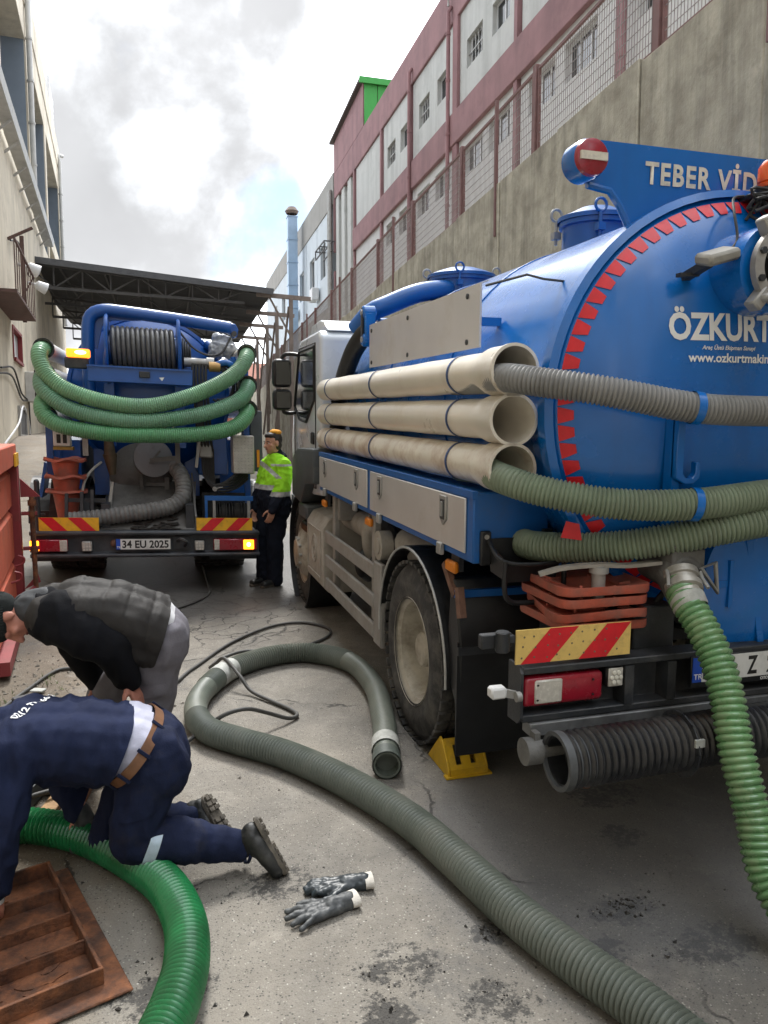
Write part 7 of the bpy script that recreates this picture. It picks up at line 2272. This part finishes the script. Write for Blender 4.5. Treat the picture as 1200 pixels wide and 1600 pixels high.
def hand_shapes(mb, wrist, d, palm_n, thumb, k=1.0, curl=0.4):
    """d fingers' direction, palm_n direction the palm faces, thumb side direction."""
    d = Vector(d).normalized()
    n = Vector(palm_n)
    n = (n - d * n.dot(d)).normalized()
    t = Vector(thumb)
    t = (t - d * t.dot(d) - n * t.dot(n)).normalized()
    w = Vector(wrist)
    for b in (-0.026, -0.009, 0.009, 0.026):
        mb.cap(w + d * 0.012 * k + t * b * 0.8 * k, w + d * 0.086 * k + t * b * k, 0.0145 * k, 0.0125 * k, 10)
    for (b, L) in ((0.029, 0.070), (0.010, 0.080), (-0.010, 0.074), (-0.029, 0.058)):
        p0 = w + d * 0.088 * k + t * b * k
        a1, a2, a3 = curl * 0.6, curl * 1.5, curl * 2.2
        q = p0
        for (an, fr_) in ((a1, 0.45), (a2, 0.30), (a3, 0.25)):
            dd = d * math.cos(an) + n * math.sin(an)
            q2 = q + dd * L * fr_ * k
            mb.cap(q, q2, 0.0088 * k, 0.0078 * k, 8)
            q = q2
    b0 = w + d * 0.022 * k + t * 0.024 * k
    b1 = b0 + (d * 0.55 + t * 0.75 + n * 0.25).normalized() * 0.042 * k
    b2 = b1 + (d * 0.85 + t * 0.35 + n * 0.35).normalized() * 0.034 * k
    b3 = b2 + (d * 0.95 + n * 0.3).normalized() * 0.026 * k
    mb.cap(b0, b1, 0.0155 * k, 0.0115 * k, 9)
    mb.cap(b1, b2, 0.0110 * k, 0.0095 * k, 9)
    mb.cap(b2, b3, 0.0095 * k, 0.0080 * k, 9)


def chain(mb, pts, radii, seg=14):
    for (a, b), (ra, rb) in zip(zip(pts, pts[1:]), zip(radii, radii[1:])):
        mb.cap(a, b, ra, rb, seg)


def boot(parent, heel, toe, sole_n, ankle, label=None, k=1.0, m_=None):
    """heel and toe lie on the sole; sole_n points out of the sole (away from the foot)."""
    heel, toe, ankle = Vector(heel), Vector(toe), Vector(ankle)
    t = (toe - heel).normalized()
    n = Vector(sole_n)
    n = (n - t * n.dot(t)).normalized()
    u = -n
    s_ = t.cross(u).normalized()
    Lf = (toe - heel).length

    def P(a, b, c):
        return heel + t * (a * Lf) + s_ * b + u * c

    mb = MB()
    mb.cap(P(0.13, 0, 0.050), P(0.34, 0, 0.062), 0.037 * k, 0.042 * k)
    for b in (-0.014, 0.014):
        mb.cap(P(0.34, b, 0.052), P(0.62, b * 1.3, 0.044), 0.036 * k, 0.034 * k)
        mb.cap(P(0.62, b * 1.3, 0.044), P(0.86, b, 0.036), 0.034 * k, 0.030 * k)
    mb.cap(P(0.20, 0, 0.06), ankle, 0.044 * k, 0.050 * k)
    mb.cap(P(0.40, 0, 0.066), ankle.lerp(P(0.3, 0, 0.1), 0.3), 0.034 * k, 0.042 * k)
    organic('boot', mb, m_ or M_BOOT, parent, voxel=0.006, it=5, wr=((0.0025, 26, 3.0), (0.001, 80, 1.0)))
    ol = []
    for k_ in range(25):
        a = 2 * PI * k_ / 24 if False else 2 * PI * k_ / 25
        ca, sa = math.cos(a), math.sin(a)
        wd = 0.040 + 0.008 * max(0, ca) - 0.004 * (abs(ca) < 0.5)
        ol.append((Lf * (0.49 + 0.52 * ca), wd * (abs(sa) ** 0.7) * (1 if sa >= 0 else -1)))
    so = build('sole', MB().prism(ol, heel + u * 0.002, t, s_, 0.020 if t.cross(s_).dot(u) > 0 else -0.020), M_SOLE, parent, bevel=0.003)
    for i in range(9):
        f_ = 0.06 + 0.88 * i / 8
        if i == 3:
            continue
        half = 0.034 if i not in (0, 8) else 0.022
        for sg in (-1, 1):
            c = heel + t * (f_ * Lf) + s_ * (sg * half * 0.52) - u * 0.003
            build('lug', MB().obox(c, (0.017, half * 0.86, 0.011), Matrix((t, s_, u)).transposed()), M_SOLE, so)


def slab(name, src, planes, lift, m_, parent):
    """strip of cloth cut out of another garment's surface between planes and lifted off it."""
    me = src.data.copy()
    me.materials.clear()
    off = ORG.get(src.name, Vector())
    for v, n_ in zip(me.vertices, [v.normal.copy() for v in me.vertices]):
        v.co += n_ * lift
    bisect(me, planes, off)
    me.name = name
    return finish(name, me, m_, parent, smooth=80)


# ---------------------------------------------------------------- kneeling man in navy, reaching into the pit
pb = thing('person', (-0.1, 3.05, 0), 'person kneeling in navy sweatshirt and navy work trousers, reaching into the pit', 'person', 'workers')
mb = MB()
Pn, Pf = V(-0.045, 2.985, 0.49), V(-0.03, 3.175, 0.49)          # hips: near, far
Kn, Kf = V(-0.135, 2.955, 0.205), V(-0.235, 3.20, 0.10)
An, Af = V(0.275, 2.965, 0.105), V(0.09, 3.25, 0.115)
# skin body: continuous figure inside the clothes
HB = V(-0.735, 3.07, 0.640)
Ph, Rm = head_shapes(mb, HB, (-0.95, 0, -0.30), (-0.30, 0, -0.95))
chain(mb, [V(-0.64, 3.07, 0.675), V(-0.54, 3.07, 0.655)], [0.055, 0.065])
for y in (2.97, 3.07, 3.17):
    chain(mb, [V(-0.50, y, 0.63), V(-0.28, y, 0.585), V(-0.06, y, 0.50)], [0.085, 0.085, 0.085])
chain(mb, [Pn, Kn, An], [0.075, 0.050, 0.035])
chain(mb, [Pf, Kf, Af], [0.075, 0.050, 0.035])
Sn, En, Wn = V(-0.53, 2.905, 0.605), V(-0.575, 2.83, 0.37), V(-0.600, 2.835, 0.155)
Sf, Ef, Wf = V(-0.47, 3.235, 0.56), V(-0.400, 3.275, 0.36), V(-0.345, 3.27, 0.19)
chain(mb, [Sn, En, Wn], [0.050, 0.038, 0.029])
chain(mb, [Sf, Ef, Wf], [0.050, 0.038, 0.029])
hand_shapes(mb, Wn, (-0.05, 0.05, -1), (-0.3, 1, 0), (-1, 0, 0), 1.0, 0.5)
hand_shapes(mb, Wf, (0.35, -0.1, -1), (-0.3, -1, 0), (-1, 0, 0), 1.0, 0.5)
organic('body', mb, M_SKINR, pb, voxel=0.007, it=3)
head_details(Ph, Rm, 1.0, pb, False)
mb = MB().ell(Ph(0, -0.02, 0.045), (0.079, 0.097, 0.080), Rm)
mb.ell(Ph(0, -0.05, -0.01), (0.07, 0.062, 0.065), Rm)
organic('hair', mb, M_HAIR, pb, voxel=0.008, it=2, wr=((0.004, 60, 1.0),))
# trousers
mb = MB()
for y, r in ((2.985, 0.122), (3.08, 0.128), (3.175, 0.122)):
    chain(mb, [V(-0.115, y, 0.530), V(-0.045, y, 0.500), V(-0.035, y, 0.46)], [r * 0.98, r * 1.10, r * 1.06])
chain(mb, [Pn, Pn.lerp(Kn, 0.5), Kn], [0.128, 0.108, 0.086])
chain(mb, [Kn + V(0, 0, -0.01), Kn.lerp(An, 0.45) + V(0, 0, 0.005), An], [0.086, 0.088, 0.064])
chain(mb, [Pf, Pf.lerp(Kf, 0.5), Kf], [0.125, 0.105, 0.086])
chain(mb, [Kf, Kf.lerp(Af, 0.45), Af], [0.086, 0.085, 0.062])
tro = organic('trousers', mb, M_NAVYT, pb, voxel=0.0085, it=7, wr=((0.011, 9, 3.0, (1, 1, 0.6)), (0.0095, 11, 4.0, (1.5, 0.5, 0.7), True), (0.0016, 30, 7.0)), cuts=((V(-0.118, 3.08, 0.535) + V(-0.74, 0, 0.67) * 0.012, V(-0.74, 0, 0.67)),))
# belt and loops round the tilted waist
bc_, bax = V(-0.118, 3.08, 0.535), V(-0.74, 0, 0.67).normalized()
bu = V(0.67, 0, 0.74)
mb = MB()
n = 44
ring_pts = []
for k_ in range(n):
    a = 2 * PI * k_ / n
    ring_pts.append(bc_ + bu * (0.152 * math.cos(a)) + V(0, 1, 0) * (0.240 * math.sin(a)))
for h, dr in ((-0.020, 0.0), (0.020, 0.0), (0.020, -0.006), (-0.020, -0.006)):
    for p in ring_pts:
        mb.v.append(p + bax * h + (p - bc_).normalized() * (dr + 0.004))
for i in range(4):
    j = (i + 1) % 4
    for k_ in range(n):
        k2 = (k_ + 1) % n
        mb.f.append((i * n + k_, i * n + k2, j * n + k2, j * n + k_))
        mb.mi.append(0)
blt = build('belt', mb, M_BELT, pb, smooth=50)
for k_ in (27, 31, 36, 41, 3):
    p = ring_pts[k_]
    r_ = (p - bc_).normalized()
    build('belt_loop', MB().obox(p + r_ * 0.008, (0.014, 0.006, 0.058), Matrix((bax.cross(r_).normalized(), r_, bax)).transposed()), M_NAVYT, pb, bevel=0.002)
p = ring_pts[24]
build('buckle', MB().obox(p + (p - bc_).normalized() * 0.008, (0.05, 0.008, 0.05), Matrix((bax.cross((p - bc_).normalized()).normalized(), (p - bc_).normalized(), bax)).transposed()), M_BELT, blt, bevel=0.004)
# undershirt and sweatshirt
mb = MB()
for y, r in ((2.985, 0.120), (3.08, 0.130), (3.175, 0.120)):
    chain(mb, [V(-0.06, y, 0.51), V(-0.135, y, 0.550), V(-0.22, y, 0.570), V(-0.30, y, 0.585)], [r * 1.02, r * 1.01, r * 0.84, r * 0.72])
organic('undershirt', mb, M_LAV, pb, voxel=0.008, it=5, wr=((0.005, 20, 1.0, (1, 0.5, 1)),), cuts=((bc_ + bax * 0.014, -bax),))
mb = MB()
for y, r in ((2.975, 0.118), (3.075, 0.130), (3.175, 0.118)):
    chain(mb, [V(-0.10, y, 0.535), V(-0.215, y, 0.562), V(-0.31, y, 0.588), V(-0.42, y, 0.605), V(-0.51, y, 0.615)], [r * 1.08, r * 1.08, r * 1.04, r * 1.03, r * 0.98])
for y in (2.95, 3.0, 3.07, 3.14, 3.2):
    mb.ell(V(-0.49, y, 0.61), (0.12, 0.09, 0.12))
chain(mb, [V(-0.53, 3.07, 0.645), V(-0.595, 3.07, 0.665)], [0.092, 0.072])
chain(mb, [Sn + V(0.01, 0.03, 0), En, Wn], [0.100, 0.079, 0.060])
chain(mb, [Sf, Ef, Wf], [0.096, 0.076, 0.058])
# loose belly of the shirt hanging down
for y in (3.0, 3.08, 3.16):
    chain(mb, [V(-0.24, y, 0.50), V(-0.42, y, 0.535)], [0.085, 0.095])
swe = organic('sweatshirt', mb, M_NAVY, pb, voxel=0.009, it=8, cuts=((V(-0.118, 3.08, 0.665), V(0.90, 0.05, -0.43)),), wr=((0.011, 8, 5.0, (1.6, 0.7, 1)), (0.0095, 9, 8.0, (2.2, 0.30, 0.7), True), (0.003, 18, 2.0, (2.0, 0.35, 0.7), True)))
build('cuff', MB().cyl(Wn + V(0, 0, -0.012), Wn + V(-0.002, 0, -0.045), 0.040, 0.037, 18), M_FRAMEW, pb)
M_CHALK = mat('white_shirt_print', (0.72, 0.73, 0.75), rough=0.8, var=0.1, bump=0)
swo = ORG[swe.name]


def on_back(x, y):
    hit, loc, nn, fi = swe.ray_cast(V(x, y, 1.5) - swo, V(0, 0, -1))
    return (loc + swo + V(0, 0, 0.004)) if hit else V(x, y, 0.72)


text_mesh('lettering', '0212 771 66 2', M_CHALK, pb, lambda u, v: on_back(-0.515 + 0.38 * u - v * 0.93, 2.955 + 0.92 * u + v * 0.38), height=0.027, width=0.28, bold=0.03, warp=1)
# reflective band, pocket flaps, boots, glove
d = (An - Kn).normalized()
slab('reflective_band', tro, [(Kn + d * 0.098, d + V(0.0, 0, -0.12)), (Kn + d * 0.056, -d - V(0, 0, -0.12)), (V(0, 3.085, 0), V(0, 1, 0)), (V(0, 0, 0.24), V(0, 0, 1))], 0.003, M_REFL, pb)
slab('pocket_flap', tro, [(V(0, 2.94, 0), V(0, 1, 0)), (V(-0.045, 0, 0.37), V(0.98, 0, 0.2)), (V(-0.185, 0, 0.37), V(-0.98, 0, -0.2)), (V(-0.11, 0, 0.385), V(-0.2, 0, 0.98)), (V(-0.11, 0, 0.325), V(0.2, 0, -0.98))], 0.006, M_NAVYT, pb)
boot(pb, (0.352, 2.965, 0.215), (0.458, 2.875, 0.012), (0.86, 0.1, 0.45), (0.295, 2.965, 0.115))
boot(pb, (0.165, 3.235, 0.205), (0.262, 3.125, 0.030), (0.75, -0.62, 0.10), (0.11, 3.255, 0.125))
build('trouser_hem', MB().tube([An + (d * 0.030), An + d * 0.046], [0.066, 0.064], 24, caps=False), M_NAVYT, pb)
mb = MB()
hand_shapes(mb, Wf + V(0.01, -0.005, -0.015), (0.35, -0.1, -1), (-0.3, -1, 0), (-1, 0, 0), 1.22, 0.45)
mb.cap(Wf, Wf + V(0.01, 0, -0.03), 0.040, 0.042)
organic('work_glove', mb, M_GLOVE2, pb, voxel=0.007, it=3)

# ---------------------------------------------------------------- stooping man in charcoal vest
pa = thing('person', (-0.05, 3.65, 0), 'person stooping in charcoal padded vest, black sleeves and dark knit hat', 'person', 'workers')
Hn, Hf = V(-0.015, 3.565, 0.80), V(-0.025, 3.735, 0.80)
KAn, KAf = V(-0.055, 3.60, 0.44), V(-0.27, 3.82, 0.49)
AAn, AAf = V(-0.075, 3.66, 0.09), V(-0.40, 3.93, 0.10)
SAn, EAn, WAn = V(-0.425, 3.46, 0.975), V(-0.205, 3.43, 0.835), V(-0.145, 3.47, 0.665)
SAf, EAf, WAf = V(-0.45, 3.80, 0.945), V(-0.365, 3.83, 0.70), V(-0.30, 3.80, 0.56)
HA = V(-0.635, 3.60, 0.955)
mb = MB()
PA, RA = head_shapes(mb, HA, (-0.93, -0.10, -0.18), (0.10, -0.22, -0.96))
chain(mb, [V(-0.58, 3.61, 0.985), V(-0.46, 3.62, 0.985)], [0.052, 0.062])
for y in (3.52, 3.62, 3.72):
    chain(mb, [V(-0.43, y, 0.95), V(-0.22, y, 0.92), V(-0.03, y, 0.83)], [0.09, 0.09, 0.09])
chain(mb, [Hn, KAn, AAn], [0.08, 0.052, 0.036])
chain(mb, [Hf, KAf, AAf], [0.08, 0.052, 0.036])
chain(mb, [SAn, EAn, WAn], [0.055, 0.042, 0.029])
chain(mb, [SAf, EAf, WAf], [0.055, 0.042, 0.029])
hand_shapes(mb, WAn, (0.42, -0.05, -0.9), (-0.8, 0.5, -0.3), (-0.4, -0.9, -0.1), 1.02, 0.35)
hand_shapes(mb, WAf, (0.3, -0.2, -0.9), (0.3, -0.9, 0.2), (-1, 0, 0), 1.0, 0.5)
organic('body', mb, M_SKINR, pa, voxel=0.0065, it=3)
head_details(PA, RA, 1.0, pa, False)
mb = MB().ell(PA(0, 0.045, -0.075), (0.046, 0.040, 0.034), RA)
organic('beard', mb, mat('dark_stubble', (0.075, 0.04, 0.032), rough=0.8, var=0.2, vs=60), pa, voxel=0.006, it=2)
mb = MB().ell(PA(0, -0.015, 0.050), (0.086, 0.104, 0.085), RA, 18, 12)
mb.ell(PA(0, -0.045, 0.01), (0.080, 0.075, 0.06), RA)
hat = organic('knit_hat', mb, M_HAT, pa, voxel=0.008, it=3)
mb = MB()
n = 120
for i, (h, rr_) in enumerate(((-0.012, 0.090), (0.002, 0.094), (0.030, 0.094), (0.044, 0.090))):
    for k_ in range(n):
        a = 2 * PI * k_ / n
        r_ = rr_ + (0.0018 if k_ % 2 else -0.0012)
        mb.v.append(PA(r_ * 0.92 * math.cos(a), -0.012 + r_ * 1.13 * math.sin(a), h + 0.020 + 0.018 * math.sin(a)))
for i in range(3):
    for k_ in range(n):
        k2 = (k_ + 1) % n
        mb.f.append((i * n + k_, i * n + k2, (i + 1) * n + k2, (i + 1) * n + k_))
        mb.mi.append(0)
build('hat_cuff', mb, M_HAT, hat, smooth=20)
# trousers
mb = MB()
for y, r in ((3.565, 0.125), (3.65, 0.130), (3.735, 0.125)):
    chain(mb, [V(-0.055, y, 0.865), V(-0.01, y, 0.82), V(-0.01, y, 0.77)], [r * 0.98, r * 1.08, r * 1.02])
chain(mb, [Hn, Hn.lerp(KAn, 0.5), KAn, KAn.lerp(AAn, 0.5), AAn], [0.125, 0.105, 0.082, 0.078, 0.070])
chain(mb, [Hf, Hf.lerp(KAf, 0.5), KAf, KAf.lerp(AAf, 0.5), AAf], [0.122, 0.105, 0.082, 0.078, 0.070])
gtr = organic('trousers', mb, M_GTROU, pa, voxel=0.009, it=7, wr=((0.009, 9, 2.0), (0.008, 11, 5.0, (1, 1, 0.5), True)))
slab('pocket_flap', gtr, [(V(0, 3.56, 0), V(0, 1, 0)), (V(0.035, 0, 0.6), V(0.99, 0, 0.1)), (V(-0.095, 0, 0.6), V(-0.99, 0, -0.1)), (V(-0.03, 0, 0.635), V(-0.1, 0, 0.99)), (V(-0.03, 0, 0.575), V(0.1, 0, -0.99))], 0.006, M_GTROU, pa)
# black top with sleeves
mb = MB()
chain(mb, [SAn + V(0.02, 0.05, -0.01), SAn.lerp(EAn, 0.5), EAn, WAn], [0.125, 0.110, 0.088, 0.052])
chain(mb, [SAf, EAf, WAf], [0.105, 0.078, 0.050])
for y in (3.52, 3.62, 3.72):
    chain(mb, [V(-0.44, y, 0.95), V(-0.20, y, 0.90)], [0.11, 0.11])
chain(mb, [V(-0.46, 3.62, 0.985), V(-0.535, 3.61, 0.985)], [0.098, 0.080])
organic('jumper', mb, M_JERS, pa, voxel=0.010, it=7, wr=((0.009, 8, 6.0), (0.008, 11, 3.0, (1.4, 0.6, 0.6), True)))
# vest over it, quilted in channels across the back
mb = MB()
for y, r in ((3.52, 0.128), (3.64, 0.142), (3.755, 0.128)):
    chain(mb, [V(-0.455, y, 0.965), V(-0.34, y, 0.965), V(-0.20, y, 0.935), V(-0.05, y, 0.875), V(0.005, y, 0.85)], [r * 0.80, r * 0.98, r * 1.05, r * 1.02, r * 0.98])
    chain(mb, [V(-0.30, y, 0.90), V(-0.06, y, 0.80)], [r * 0.85, r * 0.85])
vest = organic('padded_vest', mb, M_VEST, pa, voxel=0.009, it=6, cuts=((V(0.025, 3.65, 0.90), V(0.95, 0, -0.32)),), wr=((0.008, 7, 9.0), (0.0040, 13, 3.0, (1.8, 0.4, 0.8), True)))
vo_ = ORG[vest.name]
vax = V(-0.97, 0, 0.24).normalized()
for v in vest.data.vertices:
    s_ = (v.co + vo_ - V(0.05, 3.64, 0.86)).dot(vax)
    fr_ = (s_ / 0.105 + 0.10 * math.sin((v.co.y + vo_.y) * 9)) % 1.0
    dd = min(fr_, 1 - fr_)
    v.co -= v.normal * 0.0042 * math.exp(-(dd / 0.05) ** 2) - v.normal * 0.0015 * math.sin(PI * fr_)
chainc = MB()
chain(chainc, [V(-0.475, 3.62, 0.99), V(-0.54, 3.61, 0.985)], [0.088, 0.083])
organic('collar', chainc, mat('grey_collar', (0.050, 0.053, 0.058), rough=0.8, var=0.15, vs=8, bump=0.15), pa, voxel=0.008, it=2, wr=((0.008, 16, 1.0),))
mb = MB().tube(spline([(-0.37, 3.40, 1.07), (-0.295, 3.375, 0.985), (-0.245, 3.38, 0.885), (-0.235, 3.40, 0.80)], 0.03), 0.010, 8)
build('pocket_zip', MB().bar((-0.175, 3.489, 0.915), (-0.05, 3.488, 0.880), 0.010, 0.012), M_INK, vest)
build('zip_pull', MB().bar((-0.055, 3.483, 0.880), (-0.040, 3.483, 0.862), 0.006, 0.008), M_GALV, vest)
mb = MB()
for y, r in ((3.56, 0.105), (3.65, 0.115), (3.74, 0.105)):
    chain(mb, [V(-0.10, y, 0.885), V(-0.03, y, 0.872)], [r * 1.05, r * 1.08])
organic('shirt_tail', mb, mat('white_shirt_tail', (0.58, 0.58, 0.60), rough=0.9, var=0.08, bump=0.15), pa, voxel=0.010, it=4, cuts=((V(0.055, 3.65, 0.90), V(0.95, 0, -0.32)),))
boot(pa, (-0.02, 3.70, 0.004), (-0.29, 3.64, 0.004), (0, 0, -1), (-0.075, 3.68, 0.10))
boot(pa, (-0.325, 3.955, 0.004), (-0.585, 3.875, 0.004), (0, 0, -1), (-0.385, 3.935, 0.10), m_=mat('polished_black_shoe', (0.018, 0.018, 0.018), rough=0.25, var=0.2, vs=12, bump=0.1, coat=0.4, dirt=(0.08, 0.075, 0.07), damt=0.3, ds=10))

# ---------------------------------------------------------------- standing worker in lime jacket, leaning on the near tanker's cab
pc = thing('person', (1.17, 8.4, 0), 'person standing in lime hi vis jacket and dark navy trousers between the two tankers', 'person', 'workers')
gzc = 0.0
fw_ = V(-0.80, -0.60, 0).normalized()
sd_ = V(-0.60, 0.80, 0).normalized() * -1    # toward person's left? (right-hand rule not needed)
HC = V(1.235, 8.40, 1.575)
mb = MB()
PC_, RC = head_shapes(mb, HC, (-0.05, -0.02, 1), (-0.86, -0.50, -0.10))
chain(mb, [V(1.265, 8.42, 1.49), V(1.275, 8.43, 1.40)], [0.055, 0.062])
LS, RS = V(1.335, 8.28, 1.335), V(1.215, 8.56, 1.335)
for q_ in (0.15, 0.5, 0.85):
    c = LS.lerp(RS, q_)
    chain(mb, [V(c.x, c.y, 1.32), V(c.x - 0.02, c.y, 1.1), V(c.x - 0.04, c.y, 0.92)], [0.085, 0.085, 0.085])
LE, LW = V(1.315, 8.20, 1.08), V(1.195, 8.17, 0.875)
RE, RW = V(1.13, 8.60, 1.08), V(1.06, 8.52, 0.86)
chain(mb, [LS, LE, LW], [0.055, 0.042, 0.03])
chain(mb, [RS, RE, RW], [0.055, 0.042, 0.03])
HL, HR = V(1.27, 8.33, 0.88), V(1.19, 8.49, 0.88)
KL, KR = V(1.235, 8.32, 0.48), V(1.135, 8.48, 0.48)
AL, AR = V(1.235, 8.36, 0.10), V(1.135, 8.50, 0.10)
chain(mb, [HL, KL, AL], [0.08, 0.052, 0.036])
chain(mb, [HR, KR, AR], [0.08, 0.052, 0.036])
hand_shapes(mb, LW, (-0.35, -0.1, -0.95), (-0.2, 1, 0), (-1, 0, -0.2), 1.05, 0.5)
hand_shapes(mb, RW, (-0.2, -0.1, -0.95), (0.2, -1, 0), (-1, 0, -0.2), 1.05, 0.5)
organic('body', mb, M_SKIN, pc, voxel=0.0065, it=3)
head_details(PC_, RC, 1.0, pc)
mb = MB().ell(PC_(0, -0.030, 0.045), (0.081, 0.092, 0.085), RC)
mb.ell(PC_(0, -0.045, -0.02), (0.076, 0.060, 0.075), RC)
mb.ell(PC_(0, 0.028, 0.083), (0.070, 0.055, 0.035), RC)
organic('hair', mb, M_HAIR, pc, voxel=0.008, it=2, wr=((0.004, 60, 1.0),))
mb = MB().ell(PC_(0.0, -0.045, 0.115), (0.072, 0.070, 0.035), RC)
organic('orange_cap', mb, M_ORNG, pc, voxel=0.008, it=2, wr=((0.006, 24, 1.0),))
# jacket
mb = MB()
for q_, r in ((0.05, 0.105), (0.35, 0.135), (0.65, 0.135), (0.95, 0.105)):
    c = LS.lerp(RS, q_)
    chain(mb, [V(c.x, c.y, 1.325), V(c.x - 0.025, c.y - 0.01, 1.15), V(c.x - 0.045, c.y - 0.02, 0.98), V(c.x - 0.03, c.y - 0.01, 0.86)], [r * 0.80, r * 1.08, r * 1.15, r * 1.10])
chain(mb, [LS, LE, LW], [0.092, 0.078, 0.060])
chain(mb, [RS, RE, RW], [0.092, 0.078, 0.060])
chain(mb, [V(1.27, 8.42, 1.40), V(1.265, 8.42, 1.36)], [0.085, 0.12])


def armside(c):
    a = (c - LS).dot((LE - LS).normalized())
    dist = ((c - LS) - (LE - LS).normalized() * a).length
    return dist


def jm(c):
    e = (LW - LE).normalized()
    t_ = (c - LE).dot(e)
    near_arm = (c - (LE + e * max(0, min(0.25, t_)))).length < 0.105 or (c - (LS.lerp(LE, 0.8))).length < 0.10
    if near_arm and c.y < 8.29:
        if c.z > 1.06:
            return 0
        return 2 if c.z > 1.012 else 1
    if c.z > 1.13:
        dd_ = abs((c.x - 1.12) * 0.8 + (c.z - 1.36) * 0.75)
        return 2 if dd_ < 0.024 or (1.33 < c.z < 1.355 and c.x > 1.2) else 0
    return 2 if c.z > 1.075 else 1


organic('jacket', mb, [M_LIME, M_DNAVY, M_REFG], pc, voxel=0.0075, it=6, wr=((0.011, 9, 2.0), (0.009, 13, 6.0, (1, 1, 1), True), (0.004, 30, 1.0)), facemat=jm)
mb = MB()
chain(mb, [V(1.285, 8.44, 1.455), V(1.275, 8.43, 1.405)], [0.075, 0.092])
mb.ell(V(1.335, 8.50, 1.43), (0.075, 0.08, 0.06))
organic('hood', mb, M_DNAVY, pc, voxel=0.008, it=4, wr=((0.008, 18, 1.0),))
mb = MB()
for q_ in (0.2, 0.5, 0.8):
    c = HL.lerp(HR, q_)
    chain(mb, [V(c.x, c.y, 0.98), V(c.x, c.y, 0.84)], [0.125, 0.125])
chain(mb, [HL, HL.lerp(KL, 0.5), KL, KL.lerp(AL, 0.6), AL + V(0, 0, -0.02)], [0.122, 0.108, 0.090, 0.088, 0.088])
chain(mb, [HR, HR.lerp(KR, 0.5), KR, KR.lerp(AR, 0.6), AR + V(0, 0, -0.02)], [0.122, 0.108, 0.090, 0.088, 0.088])
organic('trousers', mb, M_DNAVY, pc, voxel=0.009, it=7, wr=((0.009, 9, 2.0), (0.008, 13, 6.0, (1, 1, 0.8), True), (0.003, 28, 1.0)))
boot(pc, (1.29, 8.40, 0.004), (1.065, 8.26, 0.004), (0, 0, -1), (1.235, 8.365, 0.10))
boot(pc, (1.19, 8.53, 0.004), (0.96, 8.40, 0.004), (0, 0, -1), (1.135, 8.50, 0.10))
